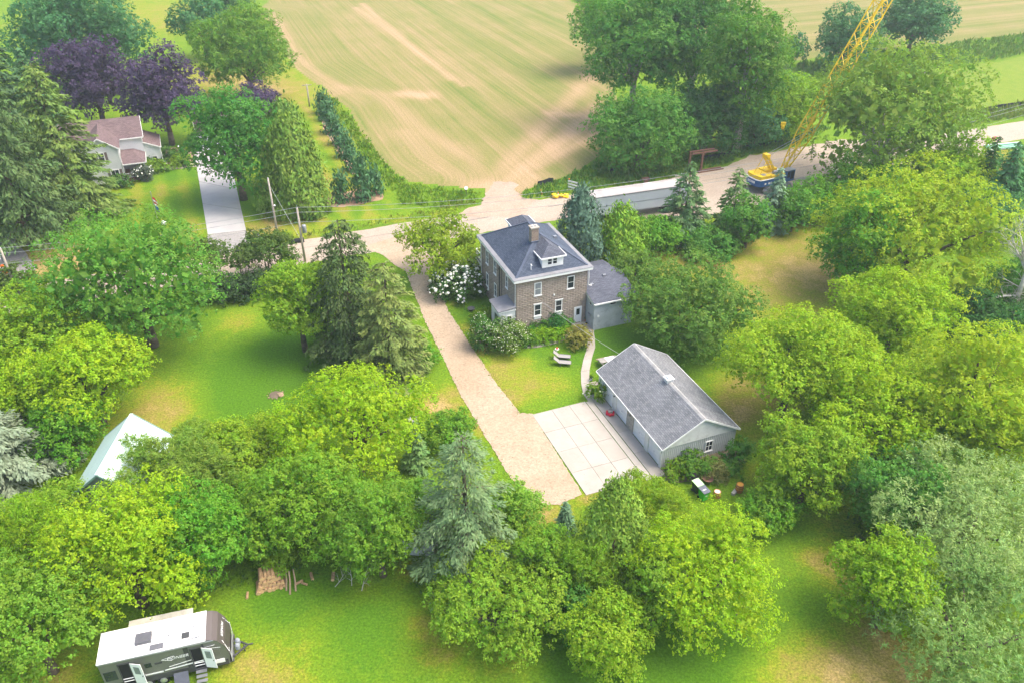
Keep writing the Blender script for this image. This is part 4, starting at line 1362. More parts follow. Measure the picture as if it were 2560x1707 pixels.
T_ = [
    # neighbour's side
    ('broad', 'deciduous_tree', (-84.76, 164.64, 10.5, 7.65, 3.0), TEAL, 'tall blue-green leafy tree behind the two purple trees', {}),
    ('broad', 'deciduous_tree', (-72.11, 141.54, 6.05, 6.56, 2.0), PURP, 'dark purple-leaved tree against the big spruces, farther of two', {}),
    ('broad', 'deciduous_tree', (-57.76, 134.06, 5.78, 6.41, 2.2), PURP, 'dark purple-leaved tree standing just behind the white farmhouse', {}),
    ('broad', 'deciduous_tree', (-46.87, 147.68, 3.79, 2.17, 0.6), PURP, 'small purple-leaved tree peeking over the green driveway maple', {}),
    ('broad', 'deciduous_tree', (-39.15, 110.85, 5.84, 6.34, 2.2), (.079, .242, .033), 'round green maple overhanging the white concrete driveway', {}),
    ('broad', 'deciduous_tree', (-50.88, 159.88, 7.02, 7.66, 1.2), (.137, .278, .027), 'light green tree at the field corner with flared crown', dict(style='spiky')),
    ('broad', 'deciduous_tree', (-69.35, 190.1, 4.98, 3.68, 4.5), TEAL, 'dark flat-crowned tree on a bare stem in the far lawn', {}),
    ('broad', 'deciduous_tree', (-73.46, 222.72, 5.35, 3.21, 3.0), DK, 'dark tree cut by the picture top beside the flat-crowned tree', {}),
    ('broad', 'deciduous_tree', (-117.73, 227.9, 6.31, 2.84, 3.0), DK, 'dark far tree at the very top, beyond the blue-green tree', {}),
    ('spruce', 'spruce_tree', (-63.1, 96.05, 24.95, 8.9), (.095, .16, .05), 'tallest roadside spruce with drooping boughs and bare lower trunk', dict(hang=True, bot=.12, k=1.35, power=.6)),
    ('spruce', 'spruce_tree', (-61.08, 105.59, 21.23, 7.32), (.14, .22, .045), 'broad yellowish spruce beside the white farmhouse', dict(power=.5, k=1.35)),
    ('spruce', 'spruce_tree', (-71.23, 113.02, 25.01, 7.72), (.07, .135, .055), 'dark spruce standing second in the row behind the tallest one', dict(k=1.3, power=.6)),
    ('spruce', 'spruce_tree', (-72.82, 123.99, 18.93, 5.75), (.072, .167, .063), 'bluish spruce farthest back in the row, next to purple leaves', {}),
    ('spruce', 'spruce_tree', (-72.61, 106.63, 23.43, 6.24), SPR, 'spruce cut by the picture edge, behind the tallest spruce', {}),
    ('cedar', 'arborvitae_tree', (-30.18, 106.64, 13.41, 4.77), (.137, .233, .030), 'large egg-shaped evergreen beside the leaning power pole', dict(fat=.42)),
    ('cedar', 'arborvitae_tree', (-33.19, 116.78, 12.38, 4.02), (.123, .222, .033), 'egg-shaped evergreen just behind the largest one', dict(fat=.42)),
    # top centre wood
    ('broad', 'deciduous_tree', (21.35, 144.67, 7.71, 8.15, 5.0), GR2, 'tall pale-stemmed tree at the wood corner next to the hay field', dict(bark='palebark', k=1.1)),
    ('broad', 'deciduous_tree', (19.89, 123.43, 6.96, 5.27, 0.3), GR2, 'bushy low tree in front of the wood, leafy to the ground', {}),
    ('broad', 'deciduous_tree', (31.95, 146.51, 7.99, 8.72, 5.0), (.079, .214, .033), 'tall tree in the middle of the wood, crown cut at the top', dict(bark='palebark')),
    ('broad', 'deciduous_tree', (37.24, 131.05, 6.0, 9.64, 4.0), (.108, .251, .027), 'tall loose tree at the end of the wood toward the crane boom', dict(bark='palebark')),
    ('broad', 'deciduous_tree', (32.05, 131.15, 6.54, 4.79, 0.5), DK, 'dark understorey tree at the foot of the wood', {}),
    ('broad', 'deciduous_tree', (46.64, 137.95, 5.31, 4.72, 1.0), YG2, 'yellow-green tree behind the crane boom', {}),
    ('broad', 'shrub', (41.34, 134.14, 3.9, 3.0, 0.1), TEAL, 'blue-green shrub behind the silt fence by the wood', {}),
    ('broad', 'deciduous_tree', (18.58, 180.42, 5.07, 5.95, 4.0), GR_, 'tree at the left shoulder of the wood near the top', {}),
    ('broad', 'deciduous_tree', (34.5, 190.92, 7.96, 6.12, 5.0), GR2, 'tree behind the wood, only its crown showing at the top', {}),
    ('broad', 'deciduous_tree', (71.4, 180.57, 5.47, 5.65, 0.6), TEAL, 'dark blue-green round tree standing left of the crane boom', {}),
    ('broad', 'deciduous_tree', (91.41, 193.84, 6.89, 6.52, 0.8), TEAL, 'dark blue-green tree standing right of the crane boom', {}),
    ('broad', 'deciduous_tree', (61.8, 184.02, 2.02, 3.02, 0.5), TEAL, 'single small tree in the far field edge', {}),
    ('broad', 'deciduous_tree', (53.88, 115.0, 9.95, 9.58, 1.5), OLIVE, 'huge spreading cottonwood that hides the foot of the crane boom', dict(k=1.1, bark='palebark')),
    ('broad', 'deciduous_tree', (49.88, 107.19, 5.6, 3.06, 0.3), GR_, 'green leafy undergrowth tree below the huge cottonwood', {}),
    ('broad', 'deciduous_tree', (60.68, 106.89, 4.88, 4.25, 1.0), YG2, 'yellow-green tree at the right foot of the huge cottonwood', {}),
    ('spruce', 'spruce_tree', (64.06, 104.16, 12.13, 2.34), DK, 'dark conifer before the gravel road, first beside the yellow tree', {}),
    ('spruce', 'spruce_tree', (64.92, 100.81, 12.49, 2.99), TEAL, 'dark conifer in front of the stack of green pipes', dict(power=.6)),
    ('broad', 'deciduous_tree', (69.22, 104.64, 3.28, 4.01, 0.4), TEAL, 'dark round tree at the picture edge below the pipes', {}),
    ('broad', 'deciduous_tree', (62.21, 97.01, 3.63, 3.03, 0.4), TEAL, 'dark leafy tree behind the top of the dead tree', {}),
    ('broad', 'deciduous_tree', (45.72, 84.13, 8.87, 5.81, 1.5), (.286, .404, .017), 'big yellow maple above the dark outbuilding', dict(k=1.1)),
    ('broad', 'deciduous_tree', (39.05, 82.04, 3.59, 5.94, 0.4), GR_, 'green tree at the meadow edge, joined to the big yellow maple', {}),
    ('broad', 'deciduous_tree', (50.43, 74.57, 4.08, 2.02, 0.2), DK, 'dark shaded shrubbery tree at the foot of the dead tree', {}),
    ('broad', 'deciduous_tree', (55.54, 77.97, 2.41, 3.45, 0.3), GR2, 'green tree behind the dead tree at the picture edge', {}),
    # conifers and shrubs along the road behind the house
    ('spruce', 'spruce_tree', (22.51, 97.54, 11.17, 4.87), (.108, .204, .069), 'grey-green spruce in front of the end of the white semi-trailer', dict(gap=.25)),
    ('spruce', 'spruce_tree', (29.16, 98.81, 9.79, 3.53), (.123, .222, .057), 'sparse spruce standing between the trailer and the crane', dict(gap=.35, power=.7)),
    ('spruce', 'spruce_tree', (35.04, 100.82, 9.02, 2.72), BLUE, 'slim blue spruce in front of the yellow crane', {}),
    ('cedar', 'pine_tree', (8.22, 88.49, 10.58, 3.45), (.09, .165, .105), 'blue-green pine right behind the farmhouse roof', dict(fat=.5, rough=.2, k=1.1)),
    ('cedar', 'arborvitae_tree', (13.08, 88.78, 8.45, 3.46), (.166, .308, .025), 'bright green egg-shaped evergreen behind the house addition', dict(fat=.45, rough=.16)),
    ('broad', 'deciduous_tree', (14.01, 82.35, 2.39, 2.57, 0.3), (.130, .242, .032), 'small tree squeezed between bright evergreen and apple tree', {}),
    ('broad', 'apple_tree', (18.16, 73.44, 6.39, 3.29, 0.5), (.123, .242, .033), 'wide low apple tree between house addition and garage', dict(k=1.15)),
    ('broad', 'shrub', (18.47, 94.75, 3.18, 1.85, 0.1), GR_, 'shrub in the border left of the grey-green spruce', {}),
    ('broad', 'shrub', (25.19, 93.38, 2.95, 1.33, 0.05), GR2, 'low shrub between the grey-green and the sparse spruce', {}),
    ('broad', 'shrub', (30.27, 95.26, 2.45, 3.29, 0.1), GR2, 'tall shrub between the sparse spruce and the blue spruce', {}),
    ('broad', 'shrub', (37.64, 100.2, 2.46, 2.46, 0.1), GR2, 'dark shrub just right of the slim blue spruce', {}),
    ('broad', 'shrub', (42.18, 104.39, 3.42, 2.36, 0.1), GR_, 'loose shrub at the meadow top below the crane tracks', {}),
    # around the drive
    ('broad', 'deciduous_tree', (-8.56, 87.24, 4.56, 3.21, 1.2), (.225, .328, .017), 'small airy yellow-green tree at the left corner of the farmhouse', dict(k=.62, lobe=(.22, .36))),
    ('spruce', 'spruce_tree', (-16.54, 70.62, 15.65, 5.78), (.085, .135, .04), 'tall drooping spruce between lawn and driveway', dict(hang=True, droop=.5, k=1.25, gap=.1, power=.5)),
    ('spruce', 'spruce_tree', (-11.85, 66.48, 13.15, 4.18), (.185, .245, .06), 'thin olive spruce with bare grey twigs beside the driveway', dict(bare=.5, gap=.3, power=.42, k=1.05)),
    ('broad', 'deciduous_tree', (-21.71, 71.17, 3.08, 5.12, 0.6), (.206, .354, .022), 'yellow-green tree left of the drooping spruce', {}),
    ('broad', 'shrub', (-8.7, 68.46, 0.89, 1.23, 0.05), GR_, 'green shrub with a white tag beside the driveway', {}),
    ('broad', 'deciduous_tree', (-38.11, 72.12, 7.2, 6.8, 0.8), (.123, .288, .033), 'big round green maple on the left lawn by the road', dict(k=1.1)),
    # left trees
    ('broad', 'deciduous_tree', (-46.48, 66.52, 5.83, 3.85, 1.0), (.219, .370, .019), 'yellow-green tree at the left edge next to the big round maple', {}),
    ('broad', 'deciduous_tree', (-37.96, 59.08, 4.36, 4.16, 1.0), YG, 'bright yellow tree behind the mint-roofed shed', dict(k=1.1)),
    ('broad', 'deciduous_tree', (-44.98, 58.89, 3.42, 3.17, 0.8), YG, 'bright yellow tree at the left edge above the blue spruce', {}),
    ('broad', 'deciduous_tree', (-38.77, 55.1, 3.06, 2.38, 0.3), GR_, 'green tree low beside the mint-roofed shed', {}),
    ('spruce', 'spruce_tree', (-42.84, 51.49, 7.07, 5.95), (.215, .27, .17), 'silver-blue spruce at the left edge beside the shed', dict(droop=.2, power=.55, k=1.4)),
    ('broad', 'deciduous_tree', (-22.58, 51.43, 3.49, 2.1, 0.8), (.232, .370, .019), 'yellow-green tree right of the shed on the lawn edge', {}),
    ('broad', 'deciduous_tree', (-27.25, 48.7, 4.81, 2.16, 0.8), OLIVE, 'olive feathery tree in front of the mint-roofed shed', dict(style='spiky')),
    ('broad', 'deciduous_tree', (-22.28, 41.24, 3.22, 3.54, 0.3), GR_, 'dense dark green tree behind the camping trailer, beside the logs', {}),
    ('broad', 'deciduous_tree', (-26.36, 38.46, 4.03, 4.84, 0.4), YG, 'bright yellow-green tree leaning over the camping trailer', dict(k=1.15)),
    ('broad', 'deciduous_tree', (-35.32, 41.35, 2.31, 3.42, 0.3), YG2, 'yellow-green tree at the left edge below the blue spruce', dict(style='spiky')),
    ('broad', 'deciduous_tree', (-30.24, 33.11, 3.67, 3.91, 0.3), (.166, .312, .026), 'green tree at the lower left corner beside the trailer rear', dict(k=1.1)),
    ('broad', 'deciduous_tree', (-12.98, 52.24, 4.93, 3.93, 1.5), YG, 'tall bright yellow tree at the front of the clump by the driveway', dict(k=1.1)),
    ('broad', 'deciduous_tree', (-14.58, 43.81, 3.81, 3.46, 0.6), (.172, .328, .022), 'green tree in the middle of the clump above the log pile', {}),
    ('broad', 'deciduous_tree', (-9.57, 41.19, 2.63, 4.19, 0.3), (.159, .312, .024), 'green tree with broken pale branches over the front lawn', {}),
    ('broad', 'shrub', (-17.56, 41.79, 1.19, 0.54, 0.4), (.185, .328, .022), 'small leafy shrub growing over the log pile', {}),
    ('spruce', 'spruce_tree', (-8.25, 53.06, 5.11, 1.46), (.145, .260, .076), 'small spruce at the clump edge near the stony patch', {}),
    ('broad', 'shrub', (-6.01, 56.57, 2.36, 1.06, 0.05), (.151, .308, .023), 'dark leafy bush at the gravel edge beside the big spruce', {}),
    ('spruce', 'spruce_tree', (-3.29, 41.62, 13.4, 4.94), (.15, .235, .095), 'big grey-green spruce at the lower end of the driveway', dict(k=1.35, power=.52, droop=.26)),
    ('broad', 'deciduous_tree', (-1.22, 36.72, 4.3, 2.45, 0.2), (.206, .354, .024), 'yellow-green bushy tree in front of the big grey-green spruce', dict(k=1.1)),
    ('broad', 'deciduous_tree', (0.3, 43.96, 1.8, 2.89, 0.4), (.181, .344, .032), 'narrow green tree right of the big spruce tip', {}),
    ('spruce', 'spruce_tree', (4.17, 45.63, 3.22, 1.01), (.116, .222, .113), 'tiny blue spruce at the foot of the gravel driveway', {}),
    ('cedar', 'arborvitae_tree', (7.23, 40.62, 9.83, 3.31), (.187, .308, .038), 'olive evergreen in the middle of the clump below the concrete pad', dict(rough=.16)),
    ('broad', 'deciduous_tree', (10.63, 45.98, 2.24, 1.86, 0.6), (.219, .346, .017), 'spiky yellow-green sumac below the garage corner', dict(style='spiky')),
    ('broad', 'deciduous_tree', (5.01, 38.63, 1.84, 2.75, 0.5), (.179, .328, .019), 'spiky green sumac left of the olive evergreen', dict(style='spiky')),
    ('broad', 'deciduous_tree', (13.23, 37.59, 4.5, 3.53, 0.2), YG, 'large rounded yellow tree at the right end of the front clump', dict(k=1.15)),
    ('broad', 'deciduous_tree', (6.1, 33.77, 2.39, 2.59, 0.15), (.232, .378, .019), 'small yellow tree jutting out lowest onto the front lawn', {}),
    ('broad', 'deciduous_tree', (4.35, 36.19, 1.63, 1.77, 0.1), GR2, 'dark green bush wedged between the two lowest front trees', {}),
    ('broad', 'deciduous_tree', (-7.23, 45.49, 1.69, 2.51, 0.3), (.145, .300, .032), 'green tree squeezed between the clump and the big spruce', {}),
    ('broad', 'deciduous_tree', (2.13, 39.8, 1.98, 2.85, 0.3), (.167, .322, .023), 'green tree filling the gap right of the big spruce', {}),
    ('broad', 'deciduous_tree', (-19.45, 44.51, 3.34, 2.43, 0.3), (.156, .311, .021), 'green tree between the shed trees and the log pile', {}),
    ('broad', 'deciduous_tree', (-34.82, 46.88, 2.22, 1.37, 0.3), (.190, .335, .021), 'small green tree below the shed gable', {}),
    ('broad', 'deciduous_tree', (30.72, 62.85, 3.56, 3.03, 1.5), (.255, .388, .014), 'yellow-green tree filling the gap above the right-hand mass', {}),
    ('broad', 'deciduous_tree', (36.19, 54.29, 4.1, 2.77, 1.0), (.246, .377, .014), 'yellow tree low between the right-hand mass and the willow', {}),
    ('broad', 'deciduous_tree', (9.71, 36.7, 2.16, 3.29, 0.2), (.178, .322, .021), 'green tree wedged behind the large rounded yellow tree', {}),
    # right mass
    ('broad', 'deciduous_tree', (25.1, 59.62, 4.63, 4.53, 2.0), (.265, .411, .017), 'bright yellow-green tree right of the garage roof', dict(k=1.1)),
    ('broad', 'deciduous_tree', (37.64, 68.13, 4.9, 3.14, 3.0), YG, 'bright yellow tree crown just below the dark outbuilding', {}),
    ('broad', 'deciduous_tree', (38.43, 53.12, 6.24, 4.82, 2.0), (.292, .411, .016), 'very large bright yellow tree at the right edge', dict(k=1.1)),
    ('broad', 'deciduous_tree', (30.15, 53.81, 5.02, 3.45, 2.0), YG, 'bright yellow tree in the middle of the right-hand mass', dict(k=1.1)),
    ('broad', 'deciduous_tree', (23.6, 48.83, 3.66, 3.12, 1.0), (.219, .362, .019), 'yellow-green tree overhanging the lawn right of the barrels', dict(k=1.1)),
    ('broad', 'deciduous_tree', (20.12, 46.03, 1.75, 1.26, 0.3), (.159, .335, .023), 'small green tree nearest the two wooden barrels', {}),
    ('broad', 'deciduous_tree', (29.05, 45.38, 2.8, 3.57, 0.4), GR2, 'dark green shaded tree behind the silvery willow', {}),
    ('broad', 'deciduous_tree', (34.77, 49.71, 2.92, 2.4, 0.5), (.174, .335, .023), 'green tree between big yellow tree and silvery willow', dict(style='spiky')),
    ('broad', 'deciduous_tree', (25.3, 36.77, 2.91, 3.61, 0.2), YG2, 'yellow-green bush tree at the left foot of the silvery willow', {}),
    ('willow', 'willow_tree', (33.33, 42.31, 5.38, 3.55, 0.6), WIL, 'silvery pale willow, upper one of two at the right edge', {}),
    ('willow', 'willow_tree', (29.61, 33.92, 6.1, 2.75, 0.2), (.225, .370, .102), 'silvery willow filling the lower right corner', {}),
]
TREES = {}
for i, (kind, nm, spec, col, lab, kw) in enumerate(T_):
    if kind == 'spruce':
        o = spruce(nm, lab, spec, col, 100 + i, **kw)
    elif kind == 'cedar':
        o = cedar(nm, lab, spec, col, 100 + i, **kw)
    elif kind == 'willow':
        o = broad(nm, lab, 'tree', spec, col, 100 + i, k=1.6, willow=True, **kw)
    else:
        o = broad(nm, lab, 'shrub' if nm == 'shrub' else 'tree', spec, col, 100 + i, **kw)
    TREES[lab] = o

# evergreen row along the hay field
ROW = [((-35.3, 151.27, 3.32, 1.2), 'farthest evergreen bush of the row along the hay field'), ((-33.83, 147.46, 3.13, 1.1), 'second evergreen bush from the far end of the field row'),
       ((-31.8, 140.08, 4.1, 1.2), 'third evergreen bush from the far end of the field row'), ((-29.32, 134.47, 4.02, 1.3), 'fourth evergreen bush from the far end of the field row'),
       ((-27.25, 128.34, 3.84, 1.18), 'fifth evergreen bush from the far end of the field row'), ((-25.03, 122.4, 4.02, 1.2), 'sixth evergreen bush from the far end of the field row'),
       ((-22.63, 117.79, 3.6, 1.17), 'seventh evergreen bush of the field row, behind the pair'), ((-21.81, 110.49, 4.55, 1.46), 'nearest and widest evergreen bush in the mulch bed'),
       ((-20.28, 112.91, 3.85, 1.19), 'evergreen bush touching the widest one, nearer the field'), ((-24.82, 110.35, 4.12, 1.28), 'pointed evergreen bush standing alone in the mulch bed')]
for i, (spec, lab) in enumerate(ROW):
    cedar('evergreen_bush', lab, spec, (.06, .15, .055), 300 + i, cat='shrub', group='evergreen bushes along the hay field', fat=.42)

# roadside hedge: leggy tall shrubs with leafy tops, thick growth below
HED = [((-35.61, 86.15, 2.18, 1.19, 2.3), 'tall leggy hedge shrub next to the big round maple'), ((-31.8, 85.33, 1.6, 1.12, 2.0), 'thin leggy hedge shrub in front of the driveway foot'),
       ((-29.35, 87.23, 2.96, 1.33, 2.4), 'tall leggy hedge shrub beside the transformer pole'), ((-26.43, 85.5, 1.23, 1.23, 1.8), 'twiggy hedge shrub nearest the yellow-green tree')]
for i, (spec, lab) in enumerate(HED):
    g = np.random.default_rng(400 + i)
    x, y, r, rz, c0 = spec
    root = broad('hedge_shrub', lab, 'shrub', spec, (.085, .15, .024), 400 + i, k=.8 if i != 3 else .35, group='roadside hedge shrubs', trunk=False, zmin=-.2)
    mb = MB()
    for j in range(11 if i != 1 else 8):
        a, rr_ = g.uniform(0, 6.3), g.uniform(.1, .75) * r
        p = np.array([math.cos(a) * rr_ * .6, math.sin(a) * rr_ * .5, -.05])
        q = np.array([math.cos(a) * rr_, math.sin(a) * rr_, c0 + rz * g.uniform(.5, 1.4)])
        m_ = (p + q) / 2 + np.array([*g.normal(0, .15, 2), 0])
        mb.path([tuple(p), tuple(m_), tuple(q)], [.05, .04, .02], 5)
        mb.path([tuple(m_), tuple(m_ + np.array([*g.normal(0, .5, 2), g.uniform(.6, 1.4)]))], [.025, .01], 4)
    mb.build('stem', M['bark'], root)
LOWL = ['low dense hedge bush against the big round maple', 'low dense hedge bush under the first leggy shrub', 'low dense hedge bush under the thin leggy shrub', 'low dense hedge bush under the shrub by the pole',
        'low hedge bush touching the yellow-green tree', 'roadside bush between the round maple and the left-edge tree', 'bright roadside bush around the left power pole', 'thin twiggy roadside bush right of the left power pole']
for i, (a, lab) in enumerate(zip([(-35.61, 82.29, 1.58, 1.21, 0.0), (-33.41, 82.13, 1.67, 1.3, 0.0), (-31.37, 82.59, 1.68, 1.04, 0.0), (-29.24, 83.29, 1.68, 1.19, 0.0), (-27.86, 84.38, 1.23, 1.23, 0.0), (-50.79, 78.02, 2.05, 1.22, 0.2), (-58.79, 83.9, 2.26, 1.02, 0.2), (-55.7, 82.89, 1.4, 1.05, 0.2)], LOWL)):
    broad('hedge_bush', lab, 'shrub', a, (.05, .10, .03) if i < 5 else (.09, .15, .02), 420 + i, group='roadside hedge shrubs', k=.9 if i != 7 else .35)

# garden shrubs and flowers
M['petal'] = plain('white_petals', (.8, .8, .72), .8, .1, var=.1)
M['petalg'] = plain('cream_petals', (.62, .63, .46), .8, .1, var=.15)
M['redflower'] = plain('red_petals', (.55, .02, .03), .7, .1)
broad('hydrangea_shrub', 'large hydrangea covered in white blooms at the left house corner', 'shrub', (-6.2, 83.72, 2.82, 1.27, 0.0), (.062, .147, .024), 501, flowers=(M['petal'], 300, .17), k=1.0)
broad('hydrangea_shrub', 'round white-speckled hydrangea right before the entry porch window', 'shrub', (-0.21, 72.1, 1.94, 1.16, 0.0), (.119, .210, .030), 502, flowers=(M['petalg'], 420, .055))
broad('hydrangea_shrub', 'darker hydrangea with few blooms left of the entry porch', 'shrub', (-2.69, 71.99, 1.47, 1.53, 0.0), (.075, .182, .026), 503, flowers=(M['petalg'], 150, .055))
broad('fern_clump', 'bright green fern clump beside the dark green entry door', 'shrub', (-2.91, 76.46, 1.24, 0.56, 0.0), (.163, .280, .018), 504, style='spiky')
broad('yew_shrub', 'small dark clipped yew at the farmhouse corner above the hydrangea', 'shrub', (-4.67, 87.78, 0.83, 1.13, 0.0), (.037, .105, .025), 505)
broad('rounded_shrub', 'round yellow-tinged shrub at the fork of the garden path', 'shrub', (6.99, 72.34, 1.19, 0.8, 0.0), (.250, .252, .045), 506)
for i, (sp, c_, lab) in enumerate([((2.17, 74.45, 0.78, 0.37, 0.0), (.072, .225, .020), 'dark green perennial against the block wall by the hydrangea'), ((3.13, 74.72, 0.7, 0.5, 0.0), (.082, .241, .020), 'green perennial under the left lower window'),
                                   ((4.85, 74.79, 0.48, 0.98, 0.0), (.041, .177, .030), 'tall dark green plant against the wall between windows'), ((4.35, 74.76, 0.61, 0.48, 0.0), (.092, .258, .020), 'green perennial at the foot of the tall dark plant'),
                                   ((5.75, 75.09, 0.74, 0.48, 0.0), (.087, .241, .022), 'leafy perennial beside the white back door step'), ((2.78, 73.11, 0.77, 0.36, 0.0), (.205, .386, .014), 'yellow hosta beside the black pot'),
                                   ((3.77, 73.36, 0.64, 0.45, 0.0), (.216, .402, .013), 'yellow hosta in the middle of the flower bed'), ((5.07, 73.48, 0.6, 0.48, 0.0), (.205, .386, .014), 'yellow hosta nearest the rounded shrub'), ((1.92, 72.63, 0.51, 0.31, 0.0), (.113, .274, .020), 'low green plant at the bed edge by the speckled hydrangea')]):
    broad('perennial_plant', lab, 'plant', sp, c_, 520 + i, style='spiky', group='perennials in the house flower bed', nl=9)
broad('lily_plant', 'leafy lily clump at the garage corner by the path', 'plant', (8.05, 62.93, 0.58, 0.69, 0.0), (.138, .266, .015), 540, flowers=(M['petalg'], 14, .09), style='spiky', nl=9)
broad('weed_bed', 'leafy weeds along the corrugated garage wall', 'plant', (15.81, 52.76, 1.37, 0.62, 0.0), (.100, .217, .020), 541, nl=14)
broad('weed_bed', 'dark leafy bush at the right corner of the garage', 'plant', (19.77, 53.82, 0.83, 1.05, 0.0), (.062, .175, .020), 542)
broad('weed_bed', 'brownish weed patch behind the trash bins', 'plant', (17.23, 52.06, 0.96, 0.43, 0.0), (.213, .224, .070), 543, style='spiky', nl=12)
broad('weed_bed', 'green vines around the pipe rail at the garage', 'plant', (13.96, 51.92, 0.89, 0.47, 0.0), (.138, .252, .016), 544, nl=12)
broad('weed_bed', 'green weeds right of the brownish weed patch', 'plant', (18.8, 52.46, 0.75, 0.34, 0.0), (.075, .196, .018), 545, nl=12)
for i, (sp, lab) in enumerate([((-56.65, 122.36, 0.82, 0.45, 0.0), 'bright bush at the lawn edge by the porch'), ((-55.59, 121.98, 0.63, 0.33, 0.0), 'small bright bush right of the porch bush'), ((-57.41, 124.0, 0.57, 0.35, 0.0), 'dark bush under the lean-to wall'),
                               ((-52.8, 124.6, 1.02, 0.46, 0.0), 'bright bush beside the front walk'), ((-54.58, 126.91, 0.78, 0.4, 0.0), 'round bush in the middle of the soil bed'), ((-56.27, 126.04, 0.58, 0.72, 0.0), 'upright bush at the corner of the lean-to'), ((-59.14, 115.96, 0.85, 0.38, 0.0), 'low bush at the foot of the white gable wing')]):
    broad('garden_bush', lab, 'shrub', sp, (.150, .266, .020) if i in (0, 1, 3) else (.075, .168, .030), 560 + i, group='bushes around the white farmhouse', nl=10)

# dead tree at the right edge
g = np.random.default_rng(77)
dt = thing('dead_tree', 'bare grey dead tree with two trunks at the right edge', 'tree', (*(54.19, 75.03), 0))


def branch(mb, p, d, L, r, depth):
    n_ = 3
    pts, rs = [p], [r]
    for i in range(n_):
        d = d + g.normal(0, .13, 3) + np.array([0, 0, .05])
        d = d / np.linalg.norm(d)
        p = p + d * (L / n_)
        pts.append(p)
        rs.append(r * (1 - .62 * (i + 1) / n_))
    mb.path([tuple(q) for q in pts], rs, 5 if depth < 2 else 3)
    if depth < 4:
        for i in range(1, n_ + 1):
            for _ in range(2 if depth < 3 else 1):
                s = g.normal(0, 1, 3)
                s -= d * (s @ d)
                s = s / np.linalg.norm(s)
                dd = d * g.uniform(.5, .9) + s * g.uniform(.5, .9)
                branch(mb, pts[i], dd / np.linalg.norm(dd), L * g.uniform(.42, .62), rs[i] * .62, depth + 1)


for bx_, dr_, L, r in ((-.45, (-.02, -.02, 1), 12.0, .26), (.25, (.12, 0, 1), 13.0, .32)):
    mb = MB()
    p0 = np.array([bx_, 0, -.1])
    d0 = np.array(dr_) / np.linalg.norm(dr_)
    p1 = p0 + d0 * L * .62
    mb.path([tuple(p0), tuple((p0 + p1) / 2 + np.array([.1, 0, 0])), tuple(p1)], [r * 1.2, r, r * .75], 8)
    for j in range(4):
        s = g.normal(0, .36, 3) + d0
        branch(mb, p1, s / np.linalg.norm(s), 4.2, r * .6, 1)
    for j in range(7):
        t = .25 + .1 * j
        a = g.uniform(0, 6.3)
        branch(mb, p0 + (p1 - p0) * t, np.array([math.cos(a), math.sin(a) * .6, .35]), 2.3, .06, 2)
    mb.build('trunk', M['deadwood'], dt, True)
mb = MB()
mb.path([(-.5, 0, 4.4), (-2.0, -.3, 4.6), (-4.0, -.6, 4.35), (-5.6, -.8, 4.5)], [.15, .1, .06, .02], 6)
for j in range(9):
    branch(mb, np.array([-2.0 - j * .42, -.3 - j * .06, 4.5]), np.array([-.5, g.normal(0, .3), g.choice([-.8, .3])]), 1.1, .035, 3)
mb.build('branch', M['deadwood'], dt)


# ------------------------------------------------------------------ tall grass of the verges and meadow strips
def tall_grass(name, label, polys, dens, h, col, seed):
    g = np.random.default_rng(seed)
    pts = []
    for pl in polys:
        a = np.array(pl)
        lo, hi = a.min(0), a.max(0)
        n_ = int((hi[0] - lo[0]) * (hi[1] - lo[1]) * dens)
        q = g.uniform(lo, hi, (n_, 2))
        pts.append(q[inpoly(q[:, 0], q[:, 1], pl)])
    q = np.vstack(pts)
    lump = .55 + .45 * np.sin(q[:, 0] * .9 + np.sin(q[:, 1] * .7) * 2) * np.sin(q[:, 1] * 1.1)
    per = 3
    c = np.repeat(np.column_stack([q, np.zeros(len(q))]), per, 0)
    m_ = len(c)
    hh = h * g.uniform(.5, 1.2, m_) * (.6 + .5 * np.repeat(lump, per))
    c[:, :2] += g.normal(0, .22, (m_, 2))
    t = np.array([0, 0, 1.])[None] + g.normal(0, .35, (m_, 3))
    c[:, 2] = hh * .45
    nn = norm(g.normal(0, 1, (m_, 3)) * np.array([1, 1, .2]) + np.array([0, 0, .35]))
    o = leaves(name, c, nn, norm(t), hh, hh * g.uniform(.25, .45, m_), g.random(m_), M['leaf'], None, col, .1)
    tag(o, label, 'grass', kind='stuff')


tall_grass('tall_grass', 'bright tall grass between the hay field and the road', [[(-26.56, 140.87), (-20.61, 125.28), (-15.81, 116.58), (-10.21, 114.71), (-4.74, 112.89), (-5.24, 110.38), (-10.33, 108.24), (-15.54, 108.66), (-17.60, 113.79), (-21.18, 120.14), (-24.05, 128.91)], [(-35.94, 158.60), (-31.64, 147.55), (-25.00, 130.79), (-22.93, 123.53), (-21.97, 123.53), (-24.92, 134.67), (-29.43, 147.55), (-35.25, 161.24)]], 5, .75, (.14, .25, .018), 1)
tall_grass('verge_grass', 'mixed grass in the roadside ditch', [[(-5.26, 110.81), (-4.91, 109.08), (-12.81, 104.14), (-20.68, 101.03), (-29.15, 97.58), (-33.54, 96.16), (-33.92, 97.58), (-25.87, 99.78), (-15.72, 105.21), (-10.33, 108.24)]], 5, .5, (.16, .2, .03), 2)
tall_grass('tall_grass', 'tall green weeds between the wood and the gravel road', [[(1.17, 110.81), (1.79, 113.49), (7.38, 118.18), (14.25, 126.17), (18.37, 122.67), (28.66, 127.08), (38.37, 132.32), (50.80, 142.60), (57.38, 143.04), (49.04, 134.28), (39.63, 129.28), (33.30, 124.40), (26.08, 119.65), (16.96, 115.95), (10.14, 113.79), (5.29, 111.69)]], 5, .85, (.10, .21, .03), 3)
